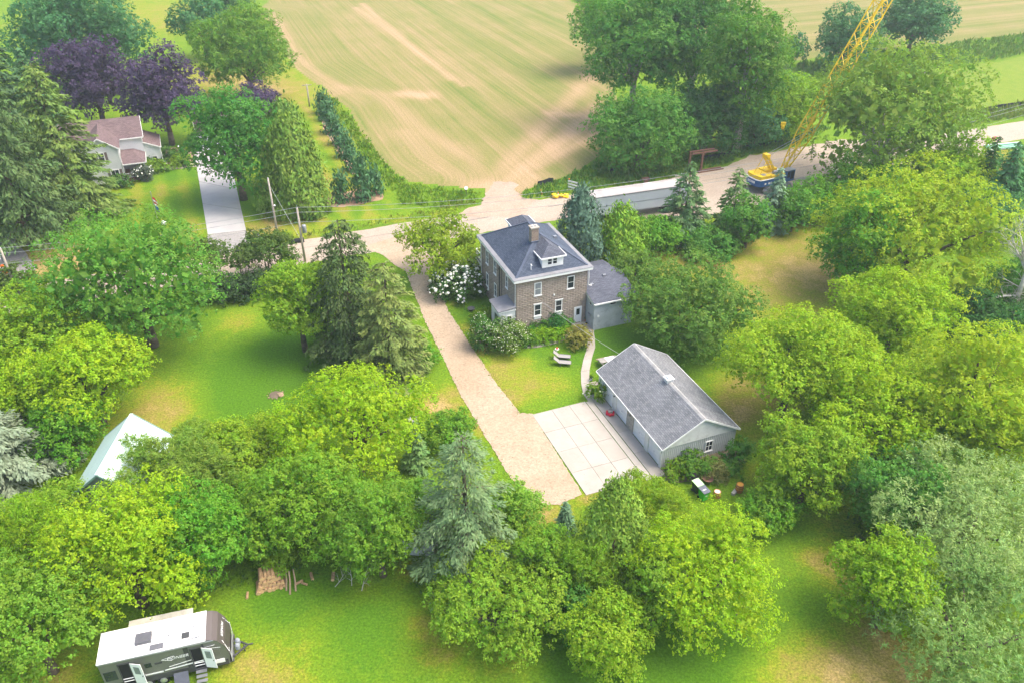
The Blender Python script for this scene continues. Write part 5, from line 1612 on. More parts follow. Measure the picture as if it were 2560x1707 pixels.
tall_grass('tall_grass', 'bright meadow strip between the far fields', [[(64.17, 187.09), (98.20, 201.04), (129.82, 215.12), (139.93, 218.69), (128.74, 198.72), (119.19, 194.95), (98.74, 183.70), (77.76, 174.11), (59.57, 172.60)], [(16.65, 266.02), (19.58, 266.02), (26.83, 240.31), (24.86, 237.14)]], 1.3, 1.5, (.11, .21, .03), 4)
tall_grass('tall_grass', 'weedy strip along the far side of the road at the right', [[(82.54, 151.09), (99.06, 156.79), (104.70, 158.60), (100.82, 151.57), (95.17, 149.42), (79.63, 141.52)]], 3, 1.1, (.13, .19, .03), 5)
tall_grass('tall_grass', 'weeds under the conifers along the meadow top', [[(12.21, 103.61), (20.11, 104.54), (26.42, 102.57), (40.66, 107.95), (46.17, 110.81), (44.97, 104.54), (37.00, 101.03), (29.60, 95.00), (21.46, 92.96), (16.62, 95.00), (13.65, 96.40)]], 6, .8, (.10, .18, .028), 6)
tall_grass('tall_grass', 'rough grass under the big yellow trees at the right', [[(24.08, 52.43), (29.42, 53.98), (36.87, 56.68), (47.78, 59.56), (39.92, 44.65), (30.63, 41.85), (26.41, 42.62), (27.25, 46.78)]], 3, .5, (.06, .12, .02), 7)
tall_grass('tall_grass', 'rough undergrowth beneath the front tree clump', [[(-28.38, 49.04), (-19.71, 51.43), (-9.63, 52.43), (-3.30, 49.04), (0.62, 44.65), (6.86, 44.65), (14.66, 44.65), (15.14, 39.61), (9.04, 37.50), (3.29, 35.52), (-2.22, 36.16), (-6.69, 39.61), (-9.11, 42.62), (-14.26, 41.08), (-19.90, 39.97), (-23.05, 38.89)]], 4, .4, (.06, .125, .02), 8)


# ------------------------------------------------------------------ camping trailer
M['rvside'] = siding('trailer_side', (.2, .2, .175), .07, .12)
M['rvdark'] = plain('trailer_dark', (.05, .05, .055), .5, .4)
M['rvcap'] = siding('trailer_cap', (.11, .092, .086), .05, .1)
M['rvroof'] = plain('trailer_roof', (.78, .77, .74), .5, .3, var=.04, stain=(.6, .57, .52), stain_scale=.9)
M['rvwhite'] = plain('trailer_white', (.76, .76, .75), .35, .4, var=.03)
M['acgrey'] = plain('ac_grey', (.12, .12, .135), .5, .3)
rv = thing('camping_trailer', 'white-roofed camping trailer with brown nose and open doors on the lawn', 'trailer', (-25.8, 31.35, 0), math.radians(15.6))
W = 2.34
prof = [(0, .55), (0, 3.2), (6.45, 3.27), (6.8, 3.2), (7.1, 3.0), (7.45, 2.35), (7.62, 1.35), (7.5, .55)]
n_ = len(prof)
vs = [(x, 0, z) for x, z in prof] + [(x, W, z) for x, z in prof]
bdy = MB().add(vs, [tuple(range(n_ - 1, -1, -1)), tuple(range(n_, 2 * n_))] + [(i, (i + 1) % n_, n_ + (i + 1) % n_, n_ + i) for i in range(n_)]).build('body', M['rvside'], rv)
for y0, y1 in ((-.012, 0), (W, W + .012)):
    MB().box(.02, 7.45, y0, y1, .56, 1.05).build('lower_skirt', M['rvdark'], bdy)
nose = MB()
for a, b_ in zip(prof[2:7], prof[3:8]):
    nose.add([(a[0], -.014, a[1] + .014), (b_[0] + .016, -.014, b_[1] + .01), (b_[0] + .016, W + .014, b_[1] + .01), (a[0], W + .014, a[1] + .014)], [(0, 1, 2, 3)])
nose.build('nose_cap', M['rvcap'], bdy)
MB().slab([(-.04, -.05, 3.235), (6.45, -.05, 3.3), (6.45, W + .05, 3.3), (-.04, W + .05, 3.235)], .05).build('roof', M['rvroof'], rv)
ac = MB().box(2.2, 3.15, .75, 1.5, 3.26, 3.5)
ac.build('air_conditioner', plain('grey_plastic', (.1, .1, .115), .5, .3), rv)
for x, y, a, b_, m_ in ((5.0, .5, .45, .42, 'rvdark'), (3.1, .12, .8, .38, 'acgrey')):
    MB().box(x, x + a, y, y + b_, 3.27, 3.36).build('roof_hatch', M[m_], rv)
for x, y in ((4.2, 1.0), (5.7, 1.3), (5.9, .35)):
    MB().tube((x, y, 3.25), (x, y, 3.36), .06).build('roof_vent', M['metalgrey'], rv)
MB().beam((5.3, .3, 3.33), (6.1, .35, 3.36), .05).build('antenna', M['metalgrey'], rv)
MB().box(0.0, 6.9, -.1, -.052, 3.12, 3.22).build('awning_roll', M['metalgrey'], rv)
for u0, swing in ((1.05, 1), (5.35, 1)):
    d_ = MB().box(u0, u0 + .72, -.02, .03, .75, 2.75).build('doorway', M['dark'], rv)
    MB().beam((u0 + .04, -.03, .72), (u0 + .04, -.03, 2.78), .06).beam((u0 + .69, -.03, .72), (u0 + .69, -.03, 2.78), .06).beam((u0, -.03, 2.78), (u0 + .74, -.03, 2.78), .06).beam((u0, -.03, .74), (u0 + .74, -.03, .74), .08, .14).build('doorway_frame', M['rvdark'], d_)
    MB().tube((u0 + .06, -.05, 1.35), (u0 + .68, -.05, 1.35), .025).tube((u0 + .06, -.05, 1.1), (u0 + .68, -.05, 1.1), .025).build('handrail', M['rvwhite'], d_)
    dd = MB().box(0, .72, -.04, 0, .78, 2.72).build('door', M['rvwhite'], rv)
    dd.location = (u0 + .74, -.03, 0)
    dd.rotation_euler = (0, 0, math.radians(-22))
    MB().box(.18, .56, -.055, -.039, 1.75, 2.45).build('pane', M['glassgrey'], dd)
    MB().ball((.64, -.07, 1.6), .04).build('handle', M['rvdark'], dd)
for u0, u1, z0, z1, m_ in ((.12, .85, 1.45, 2.3, 'glass'), (6.35, 7.1, 1.7, 2.2, 'rvside'), (2.55, 2.95, 1.9, 2.3, 'glass'), (3.15, 3.6, 2.05, 2.2, 'rvdark')):
    MB().box(u0, u1, -.025, .02, z0, z1).build('window', M[m_], rv)
MB().box(6.45, 7.25, -.03, .02, .85, 1.2).build('hatch_door', M['rvwhite'], rv)
MB().box(5.0, 5.3, -.018, .01, 1.06, 3.05).box(6.12, 6.25, -.018, .01, 1.06, 3.05).build('side_band', M['rvdark'], rv)
st = MB()
for p, q, w in (((3.9, -.02, 1.55), (5.3, -.02, 1.75), .05), ((3.6, -.02, 1.3), (6.4, -.02, 1.5), .09), ((3.6, -.02, 2.35), (4.4, -.02, 2.5), .025), ((3.6, -.02, 2.33), (4.2, -.02, 2.1), .025), ((2.4, -.02, 1.25), (3.5, -.02, 1.25), .12), ((6.4, -.02, 2.5), (7.2, -.02, 2.35), .03), ((6.3, -.02, 2.65), (6.9, -.02, 2.7), .03)):
    st.beam(p, q, .012, w)
st.build('stripe', M['rvwhite'], rv)
for u in (2.42, 3.32):
    wh = MB().tube((u, .0, .36), (u, .28, .36), .36, n=20).build('wheel', M['rubber'], rv)
    MB().lathe([(.0, 0), (.22, .0), (.22, .03), (.05, .05), (.0, .05)], 16).build('rim', M['steel'], wh).matrix_local = Matrix.Translation((u, .0, .36)) @ Matrix.Rotation(PI / 2, 4, 'X')
    wf = MB().tube((u, W - .28, .36), (u, W, .36), .36, n=20).build('wheel', M['rubber'], rv)
MB().box(1.6, 5.4, W + .003, W + .75, 1.0, 2.85).box(1.5, 5.5, W + .003, W + .85, 2.853, 2.93).build('slide_out', plain('slide_out_cream', (.42, .39, .33), .5, .3), rv)
for k_ in range(4):
    MB().box(5.38, 6.05, -.3 - k_ * .24, -.08 - k_ * .24, .62 - k_ * .17, .66 - k_ * .17).build('step', M['metalgrey'], rv)
MB().slab([(4.05, -.18, 1.0), (4.95, -.18, 1.0), (4.95, -.75, .35), (4.05, -.75, .35)], .04).beam((4.1, -.72, .34), (4.1, -.72, 0), .03).beam((4.9, -.72, .34), (4.9, -.72, 0), .03).build('fold_table', plain('slate_panel', (.075, .08, .1), .5, .3), rv)
MB().beam((7.5, .3, .55), (8.6, W / 2, .55), .1).beam((7.5, W - .3, .55), (8.6, W / 2, .55), .1).box(7.5, 7.75, .1, W - .1, .5, .6).tube((8.35, W / 2, 0), (8.35, W / 2, .9), .04).beam((8.5, W / 2, .55), (8.95, W / 2, .55), .08).build('hitch', M['rvdark'], rv)
for dy in (-.2, .2):
    MB().lathe([(.0, 0), (.16, .03), (.17, .15), (.17, .4), (.08, .52), (0, .52)], 12, (8.0, W / 2 + dy, .6)).build('gas_bottle', plain('grey_bottle', (.22, .24, .27), .5, .3), rv)
MB().box(7.64, 7.68, .1, W - .1, .6, 1.0).build('front_guard', M['steel'], rv)
MB().beam((7.66, .15, 1.1), (7.66, .15, 1.95), .03).beam((7.66, W - .15, 1.1), (7.66, W - .15, 1.95), .03).build('marker_strip', M['rvwhite'], rv)
MB().beam((7.35, .25, 2.65), (7.64, .05, 1.7), .03).beam((7.35, W - .25, 2.65), (7.64, W - .05, 1.7), .03).build('nose_stripe', M['rvwhite'], rv)


def lettering(text, size, mat, parent, mtx, shear=.0, ext=.004):
    cu_ = bpy.data.curves.new('lettering', 'FONT')
    cu_.body = text
    cu_.size = size
    cu_.extrude = ext
    cu_.shear = shear
    cu_.align_x = 'CENTER'
    cu_.materials.append(mat)
    o = bpy.data.objects.new('lettering', cu_)
    COL.objects.link(o)
    dg = bpy.context.evaluated_depsgraph_get()
    me_ = bpy.data.meshes.new_from_object(o.evaluated_get(dg))
    bpy.data.objects.remove(o)
    o = link('lettering', me_, mat, parent)
    o.matrix_local = mtx
    return o


lettering('PIONEER', .34, M['rvwhite'], rv, Matrix.Translation((4.55, -.03, 2.2)) @ Matrix.Rotation(PI / 2, 4, 'X'), .35)
# the name again, running down the nose cap
nx_ = Vector((.55, 0, .28)).normalized()
ty = Vector((0, -1, 0))
tz = nx_.cross(ty)
lettering('PIONEER', .3, M['rvwhite'], rv, Matrix.Translation(Vector((7.29, W / 2, 2.66)) + nx_ * .05 - tz * .1) @ Matrix((ty, tz, nx_)).transposed().to_4x4(), .2)
bk = thing('white_tub', 'white plastic tub standing before the trailer wheels', 'tub', (-22.6, 31.35, 0), .3)
MB().lathe([(.0, .0), (.2, .0), (.25, .5), (.27, .52), (.22, .5), (.18, .06), (0, .06)], 14).build('tub', M['rvwhite'], bk)
MB().lathe([(0, .5), (.27, .5), (.27, .54), (0, .56)], 14).build('lid', M['white'], bk)

# ------------------------------------------------------------------ semi-trailer parked on the road
M['semiside'] = plain('trailer_aluminium', (.42, .45, .49), .45, .4, var=.06, scale=.5)
M['semiroof'] = plain('worn_trailer_roof', (.33, .3, .285), .7, .2, var=.12, scale=.6, stain=(.55, .52, .48), stain_scale=.35)
sm = thing('semi_trailer', 'long white box semi-trailer with worn grey roof parked on the road', 'trailer', (10.3, 102.0, 0), math.radians(19))
SL, SW = 15.6, 2.54
MB().box(0, SL, 0, SW, 1.15, 3.86).build('box_body', M['semiside'], sm)
MB().box(-.02, SL + .02, -.02, SW + .02, 3.862, 3.92).build('roof', M['semiroof'], sm)
MB().box(0, SL, -.02, -.003, 2.45, 2.5).box(0, SL, -.03, -.003, 3.72, 3.86).box(0, SL, -.03, -.003, 1.15, 1.3).build('side_rail', M['metalgrey'], sm)
for k_ in range(12):
    box('side_panel', M['semiside'], sm, .06 + k_ * SL / 12, (k_ + 1) * SL / 12 - .03, -.012, 0, 2.52, 3.7)
for x in (12.2, 13.5):
    for y in (.05, 1.9):
        w_ = MB().tube((x, y, .5), (x, y + .55, .5), .5, n=18).build('wheel', M['rubber'], sm)
        MB().tube((x, y - .01, .5), (x, y + .02, .5), .27, n=14).build('rim', M['steel'], w_)
MB().box(11.4, 14.4, .6, 1.95, .75, 1.14).box(2.6, 2.8, .5, .7, 0, 1.14).box(2.6, 2.8, 1.8, 2.0, 0, 1.14).build('chassis', M['rvdark'], sm)
MB().box(15.58, 15.66, .2, SW - .2, .55, .7).build('bumper', M['metalgrey'], sm)

# ------------------------------------------------------------------ crawler crane
M['yellow'] = plain('crane_yellow', (.72, .47, .01), .45, .35, var=.1, stain=(.5, .28, .02), stain_scale=1.2)
M['blue'] = plain('crane_blue', (.015, .085, .24), .4, .4, var=.12)
cr = thing('crawler_crane', 'yellow and blue crawler crane with tall yellow lattice boom', 'crane', (38.7, 115.3, 0), math.radians(27))
for y in (-1.75, 1.75):
    pts = [(-2.5, .35), (-2.2, .02), (2.2, .02), (2.5, .35), (2.5, .7), (2.2, 1.02), (-2.2, 1.02), (-2.5, .7)]
    k_ = len(pts)
    MB().add([(a, y - .38, b_) for a, b_ in pts] + [(a, y + .38, b_) for a, b_ in pts], [tuple(range(k_)), tuple(range(2 * k_ - 1, k_ - 1, -1))] + [(i, k_ + i, k_ + (i + 1) % k_, (i + 1) % k_) for i in range(k_)]).build('crawler_track', M['metalgrey'], cr)
    lug = MB()
    for i in range(22):
        lug.box(-2.3 + i * .21, -2.2 + i * .21, y - .4, y + .4, 1.022, 1.07)
    lug.build('track_shoe', M['metalgrey'], cr)
MB().box(-1.2, 1.2, -1.4, 1.4, .4, 1.2).build('undercarriage', M['rvdark'], cr)
up = MB().prism([(-3.4, -1.5), (-2.9, -1.62), (2.3, -1.62), (2.3, 1.62), (-2.9, 1.62), (-3.4, 1.5), (-3.75, .9), (-3.75, -.9)], 1.22, 2.18).build('machinery_deck', M['blue'], cr)
MB().prism([(-3.42, -1.52), (-2.9, -1.64), (2.32, -1.64), (2.32, 1.64), (-2.9, 1.64), (-3.42, 1.52), (-3.78, .92), (-3.78, -.92)], 2.183, 2.26).build('white_band', M['white'], up)
MB().prism([(-3.3, -1.45), (-1.4, -1.5), (-1.4, 1.5), (-3.3, 1.45), (-3.55, .8), (-3.55, -.8)], 2.263, 2.75).box(-1.3, 1.4, -1.5, -.2, 2.263, 2.6).box(-1.3, 1.2, .2, 1.5, 2.263, 2.9).build('hood', M['yellow'], cr)
MB().box(-2.7, -2.0, -1.2, -.5, 2.752, 2.79).build('grille', M['metalgrey'], cr)
MB().tube((-.6, -.9, 2.85), (.6, -.9, 2.85), .25, n=12).build('hoist_drum', M['metalgrey'], cr)
plate = box('name_plate', M['white'], cr, -3.79, -3.752, -.75, .75, 1.62, 1.92)
lettering('KOBELCO', .3, M['blue'], plate, Matrix.Translation((-3.795, 0, 1.68)) @ Matrix.Rotation(-PI / 2, 4, 'Z') @ Matrix.Rotation(PI / 2, 4, 'X'), 0, .002)
for x in (-2.6, -1.9, -1.5):
    box('side_plate', M['white'], cr, x, x + .3, -1.64, -1.622, 1.5, 1.75)
cb = MB().box(1.3, 2.95, -1.75, -.72, 1.3, 2.95).build('cab', M['blue'], cr)
for d in ((2.952, 2.97, -1.65, -.82, 1.9, 2.8), (1.5, 2.05, -1.77, -1.752, 1.9, 2.8), (2.15, 2.8, -1.77, -1.752, 1.6, 2.8)):
    box('pane', M['glass'], cb, *d)
box('cab_roof', M['metalgrey'], cb, 1.25, 3.0, -1.8, -.67, 2.953, 3.02)
MB().beam((.3, -.45, 2.4), (-1.6, -.5, 5.1), .28).beam((.3, .45, 2.4), (-1.6, .5, 5.1), .28).beam((-1.6, -.65, 5.1), (-1.6, .65, 5.1), .34).box(-1.95, -1.25, -.5, .5, 5.25, 5.55).build('gantry', M['yellow'], cr)
MB().tube((-1.65, -.5, 5.0), (-2.9, -.6, 2.6), .06).tube((-1.65, .5, 5.0), (-2.9, .6, 2.6), .06).build('gantry_stay', M['yellow'], cr)
ft = Vector((2.1, 0, 2.1))
bd_ = Vector((math.cos(math.radians(60.5)), 0, math.sin(math.radians(60.5))))
sd_ = Vector((0, 1, 0))
ud_ = bd_.cross(sd_) * -1


def bp(s, a, b_):
    w = .8 * min(1, .35 + s / 9)
    return ft + bd_ * s + sd_ * (a * w) + ud_ * (b_ * w)


LB = 46
for a in (-1, 1):
    for b_ in (-1, 1):
        ch_ = MB()
        sg = [0.3, 6, 15, 30, LB]
        for i in range(4):
            ch_.tube(bp(sg[i], a, b_), bp(sg[i + 1], a, b_), .11, n=6)
        ch_.build('boom_chord', M['yellow'], cr)
la = MB()
s = .5
k_ = 0
while s < LB - 1.6:
    e_ = s + 1.6
    f_ = 1 if k_ % 2 else -1
    for a in (-1, 1):
        la.tube(bp(s, a, f_), bp(e_, a, -f_), .06, n=4).tube(bp(s, f_, a), bp(e_, -f_, a), .06, n=4)
    if k_ % 2 == 0:
        for q in (((-1, -1), (1, -1)), ((1, -1), (1, 1)), ((1, 1), (-1, 1)), ((-1, 1), (-1, -1))):
            la.tube(bp(s, *q[0]), bp(s, *q[1]), .055, n=4)
    s, k_ = e_, k_ + 1
tag(la.build('boom_lacing', M['yellow'], cr), kind='stuff')
pl = MB()
for y in (-.3, .3):
    pl.tube((-1.6, y, 5.3), tuple(bp(8, y, 2.3)), .035, n=4).tube(tuple(bp(8, y, 2.3)), tuple(bp(LB, y, 1.5)), .03, n=4)
pl.build('pendant_line', M['metalgrey'], cr)
MB().box(-.9, -.3, -.5, .5, 0, .25).box(-.8, -.4, -.35, .35, .25, .4).build('boom_winch', M['yellow'], cr).matrix_local = Matrix.Translation(tuple(bp(9, 0, 0))) @ Matrix.Rotation(math.radians(-60), 4, 'Y')
hk = MB().ball((0, 0, 0), .28, sq=1.4).box(-.35, .35, -.1, .1, .2, .7)
hb = hk.build('hook_block', M['yellow'])
hb.location = (*(39.48, 116.35), 9.0)
tag(hb, 'pale yellow hook block hanging beside the crane boom', 'hook')
hl = MB()
for i in range(4):
    hl.box(0, 3.6, i * .28, i * .28 + .2, 0, .12)
tb_ = hl.build('timber_mat', M['greywood'])
tb_.location = (*(43.63, 117.70), .02)
tb_.rotation_euler = (0, 0, math.radians(20))
tag(tb_, 'grey timber mats on the gravel beside the crane tracks', 'timber')

# ------------------------------------------------------------------ poles and wires
M['polewood'] = plain('pole_wood', (.34, .3, .25), .9, .1, var=.2, scale=2)
PL = [((-31.24, 98.55, 8.18, 0.0), 'leaning bare wooden pole in front of the large egg-shaped evergreen'), ((-26.06, 91.31, 7.34, 0.0), 'wooden power pole with a grey transformer can'), ((-58.51, 83.68, 5.67, 0.0), 'wooden power pole at the left edge of the lane'),
      ((23.22, 105.75, 5.93, 0.0), 'wooden power pole with crossarm in front of the semi-trailer'), ((-38.89, 155.52, 4.26, 0.0), 'lone far pole with a cross-piece at the hay field corner'), ((75.38, 134.67, 2.09, 0.0), 'short leaning post at the gravel road under the cottonwood')]
poles = []
for i, ((x, y, h, _), lab) in enumerate(PL):
    p = thing('utility_pole', lab, 'pole', (x, y, 0), 0, 'wooden poles along the road')
    MB().tube((0, 0, -.2), (0, 0, h), .16, .11, 10).build('pole', M['polewood'], p, True)
    poles.append((x, y, h))
    if i == 1:
        MB().lathe([(0, 0), (.26, .0), (.28, .06), (.28, .95), (.2, 1.05), (0, 1.05)], 14, (.5, 0, h - 3.3)).build('transformer', M['metalgrey'], p, True)
        MB().beam((0, 0, h - 2.6), (.3, 0, h - 2.6), .08).tube((0, 0, h), (0, 0, h + .35), .03).build('bracket', M['metalgrey'], p)
    if i in (3, 4):
        MB().beam((-.9, -.1, h - .25), (.9, .1, h - .15), .12).build('crossarm', M['polewood'], p)
    if i in (0, 2, 3):
        MB().lathe([(0, 0), (.06, 0), (.05, .14), (0, .16)], 8, (0, 0, h)).build('insulator', M['offwhite'], p)
    if i == 0:
        MB().ball((.3, -.1, h * .55), .12).tube((0, 0, h * .55), (.3, -.1, h * .55), .03).build('yard_light', M['white'], p)
    if i == 2:
        MB().box(-.7, -.45, -.15, .1, h - 1.4, h - .6).beam((0, 0, h - .7), (-.5, 0, h - .9), .06).build('cable_box', M['offwhite'], p)
M['wire'] = plain('weathered_cable', (.3, .31, .31), .5, .4)


def wire(a, b_, sag, r, label, group):
    mb = MB()
    n = 14
    a, b_ = Vector(a), Vector(b_)
    pts = []
    for i in range(n + 1):
        t = i / n
        q = a.lerp(b_, t)
        q.z -= sag * 4 * t * (1 - t)
        pts.append(q)
    for i in range(n):
        mb.tube(pts[i], pts[i + 1], r, n=4, caps=False)
    o = mb.build('overhead_wire', M['wire'])
    tag(o, label, 'wire', group)


A_, B_, L_, R_ = poles[0], poles[1], poles[2], poles[3]
FR = (88, 133, 8.5)
for k_, (dz, nm) in enumerate(((0.05, 'topmost'), (-.6, 'middle'), (-1.9, 'lowest'))):
    wire((L_[0], L_[1], L_[2] + dz), (B_[0], B_[1], B_[2] + dz), .5, .022, nm + ' overhead wire between the left-edge pole and the transformer pole', 'overhead wires along the road')
    wire((B_[0], B_[1], B_[2] + dz), (R_[0], R_[1], R_[2] + dz), 1.0, .022, nm + ' overhead wire between the transformer pole and the trailer-side pole', 'overhead wires along the road')
    wire((R_[0], R_[1], R_[2] + dz), (FR[0], FR[1], FR[2] + dz), 1.2, .022, nm + ' overhead wire running right past the crane from the trailer-side pole', 'overhead wires along the road')
    wire((L_[0], L_[1], L_[2] + dz), (L_[0] - 40, L_[1] - 18, L_[2] + dz), .4, .022, nm + ' overhead wire leaving the picture past the left-edge pole', 'overhead wires along the road')
wire((A_[0], A_[1], A_[2] * .9), (B_[0], B_[1], 2.8), .05, .02, 'slanting stay wire from the leaning pole to the transformer pole', 'overhead wires along the road')
hx, hy_ = rot2(1.45, -.05, HYAW)
gx_, gy_ = rot2(2.6, 12.1, GYAW)
wire((HO[0] + hx, HO[1] + hy_, 5.2), (GO[0] + gx_, GO[1] + gy_, 3.4), .25, .018, 'thin cable from the block house wall down to the garage', 'cables to the house')

# ------------------------------------------------------------------ garden furniture
M['sling'] = plain('grey_sling', (.26, .25, .235), .7, .2, var=.08)


def chaise(label, loc, rz):
    t = thing('lounge_chair', label, 'lounge chair', (*loc, 0), rz, 'lounge chairs on the lawn')
    MB().slab([(-.05, -.3, .38), (1.15, -.3, .34), (1.15, .3, .34), (-.05, .3, .38)], .03).build('seat', M['sling'], t)
    MB().slab([(-.62, -.3, .88), (-.06, -.3, .38), (-.06, .3, .38), (-.62, .3, .88)], .03).build('backrest', M['sling'], t)
    MB().tube((-.62, -.32, .88), (-.06, -.32, .38), .02).tube((-.06, -.32, .38), (1.17, -.32, .34), .02).tube((-.62, .32, .88), (-.06, .32, .38), .02).tube((-.06, .32, .38), (1.17, .32, .34), .02).tube((1.17, -.32, .34), (1.17, .32, .34), .02).build('frame', M['rvdark'], t)
    for x in (.1, 1.05):
        for y in (-.32, .32):
            MB().tube((x, y, 0), (x, y, .36), .02).build('leg', M['rvdark'], t)
    return t


chaise('grey lounge chair nearer the house, beside the little flower table', (4.90, 69.76), math.radians(-6))
chaise('grey lounge chair nearer the concrete pad', (4.89, 68.67), math.radians(-6))
ft_ = thing('flower_table', 'tiny table with red and white flowers behind the lounge chair', 'table', (*(4.71, 70.95), 0))
MB().lathe([(0, .38), (.22, .38), (.22, .42), (0, .42)], 12).tube((0, 0, 0), (0, 0, .38), .03).build('top', M['white'], ft_)
MB().ball((0, 0, .5), .12, random.Random(1), .3).build('flowers', M['redflower'], ft_)
pt = thing('picnic_table', 'wooden picnic table with white cloth behind the garage corner', 'table', (*(9.84, 68.59), 0), math.radians(20))
for k_ in range(5):
    MB().box(-1.0, 1.0, -.4 + k_ * .165, -.25 + k_ * .165, .7, .74).build('plank', M['greywood'], pt)
for y in (-.85, .62):
    MB().box(-1.0, 1.0, y, y + .24, .41, .45).build('bench', M['wood'], pt)
for x in (-.75, .75):
    MB().beam((x, -.75, .02), (x, -.2, .69), .08).beam((x, .75, .02), (x, .2, .69), .08).beam((x, -.85, .38), (x, .85, .38), .08).build('leg', M['greywood'], pt)
clth = MB().slab([(-.25, -.42, .75), (.75, -.42, .75), (.7, .4, .75), (-.3, .4, .75)], .008).build('table_cloth', M['white'])
clth.parent = None
clth.location = pt.location
clth.rotation_euler = pt.rotation_euler
tag(clth, 'white cloth lying on the picnic table', 'cloth')
rp_ = thing('red_planter', 'red star-footed planter with grey tub beside the garage door', 'planter', (*(9.23, 60.40), 0), .4)
rp6 = MB()
rp6.lathe([(0, .12), (.42, .12), (.46, .2), (.44, .32), (.3, .34), (0, .34)], 6)
for k_ in range(6):
    a = k_ * PI / 3
    rp6.box(-.05, .05, -.05, .05, 0, .13) if False else rp6.tube((.36 * math.cos(a), .36 * math.sin(a), 0), (.36 * math.cos(a), .36 * math.sin(a), .14), .06, n=6)
rp6.build('base', plain('red_paint', (.5, .012, .035), .45, .3), rp_)
MB().lathe([(0, .34), (.24, .34), (.27, .58), (.22, .58), (.2, .5), (0, .5)], 8).build('tub', M['greywood'], rp_)
pots = [((7.91, 65.93), .16, .3, 'offwhite', 'white pot with a green plant beside the garden path', (.08, .16, .02)), ((7.73, 65.73), .08, .16, 'offwhite', 'smallest white pot beside the garden path', None), ((3.45, 72.33), .12, .22, 'black', 'black flower pot at the edge of the house bed', (.12, .18, .02)),
        ((3.27, 72.17), .1, .2, 'offwhite', 'white pot touching the black flower pot', None), ((8.10, 77.03), .2, .34, 'terra', 'terracotta pot stand beside the white back door', (.07, .13, .02)), ((8.23, 76.35), .12, .2, 'dark', 'dark little pot below the terracotta pots', None),
        ((7.15, 75.36), .1, .22, 'terra', 'small pot of red flowers behind the rounded shrub', None)]
M['terra'] = plain('terracotta', (.38, .16, .08), .85, .1)
for i, (c_, r, h, m_, lab, pl_) in enumerate(pots):
    t = thing('flower_pot', lab, 'pot', (*c_, 0.06 if i in (4, 5, 6) else 0), 0, 'garden pots')
    MB().lathe([(0, 0), (r * .7, 0), (r, h), (r * .85, h), (r * .75, h * .8), (0, h * .8)], 12).build('pot', M[m_], t)
    if pl_:
        g = np.random.default_rng(700 + i)
        c3 = g.normal(0, r * .6, (120, 3)) + np.array([0, 0, h + .12])
        leaves('plant', c3, norm(g.normal(0, .6, (120, 3)) + np.array([0, 0, 1.])), g.normal(0, 1, (120, 3)), np.full(120, .16), np.full(120, .09), g.random(120), M['leaf'], t, pl_)
    if i == 6:
        MB().ball((0, 0, h + .1), .16, random.Random(2), .35).build('flowers', M['redflower'], t)
mt = thing('door_mat', 'patterned reddish mat in front of the white back door', 'mat', (*(7.35, 76.44), .063), HYAW)
MB().box(-.42, .42, -.24, .24, 0, .015).build('mat', plain('mat_border', (.16, .07, .05), .95, .05), mt)
MB().box(-.26, .26, -.13, .13, .016, .02).build('mat_pattern', plain('mat_pattern', (.48, .22, .14), .95, .05, var=.5, scale=9), mt)
sf = thing('stepping_stone', 'flat pinkish stone beside the garage lilies', 'stone', (*(8.13, 65.25), 0), .5)
MB().prism([(-.5, -.25), (.1, -.4), (.55, -.1), (.5, .25), (-.1, .4), (-.5, .2)], -.02, .09).build('stone', plain('pink_stone', (.42, .35, .3), .9, .1), sf)
bf = thing('bird_feeder', 'thin pole bird feeder on the lawn beside the hydrangea', 'bird feeder', (*(-5.42, 79.45), 0))
MB().tube((0, 0, 0), (0, 0, 1.7), .02).build('pole', M['rvdark'], bf)
for z_ in (1.15, 1.5):
    MB().lathe([(0, 0), (.16, .0), (.16, .05), (.04, .2), (0, .2)], 8, (0, 0, z_)).build('feeder', M['metalgrey'], bf)
bb = thing('stone_bowl', 'dark low stone bowl on the lawn near the entry porch', 'bowl', (*(-4.64, 79.36), 0))
MB().lathe([(0, 0), (.25, 0), (.3, .12), (.46, .3), (.42, .36), (.3, .28), (0, .24)], 12).build('bowl', plain('dark_stone', (.1, .1, .1), .9, .1), bb)
wt = thing('white_tag', 'small white sign on the shrub beside the driveway', 'sign', (*(-8.34, 69.61), 0))
MB().tube((0, 0, 0), (0, 0, .7), .02).build('stake', M['rvdark'], wt)
MB().box(-.2, .2, -.02, .02, .7, 1.0).build('board', M['white'], wt)
fr2 = thing('fire_ring', 'ring of stones with ash in the middle of the left lawn', 'fire ring', (*(-23.07, 63.54), 0))
rr = random.Random(4)
for k_ in range(11):
    a = k_ * 2 * PI / 11
    MB().ball((.75 * math.cos(a), .75 * math.sin(a), .06), rr.uniform(.06, .11), rr, .2, 7, 4, .7).build('stone', M['wood'], fr2)
MB().lathe([(0, .02), (.6, .02), (.45, .06), (0, .1)], 14).build('ash', plain('ash_soil', (.14, .11, .08), .95, .05), fr2)
MB().ball((.5, -.1, .1), .32, rr, .3, 8, 5, .45).build('brush_pile', M['wood'], fr2)

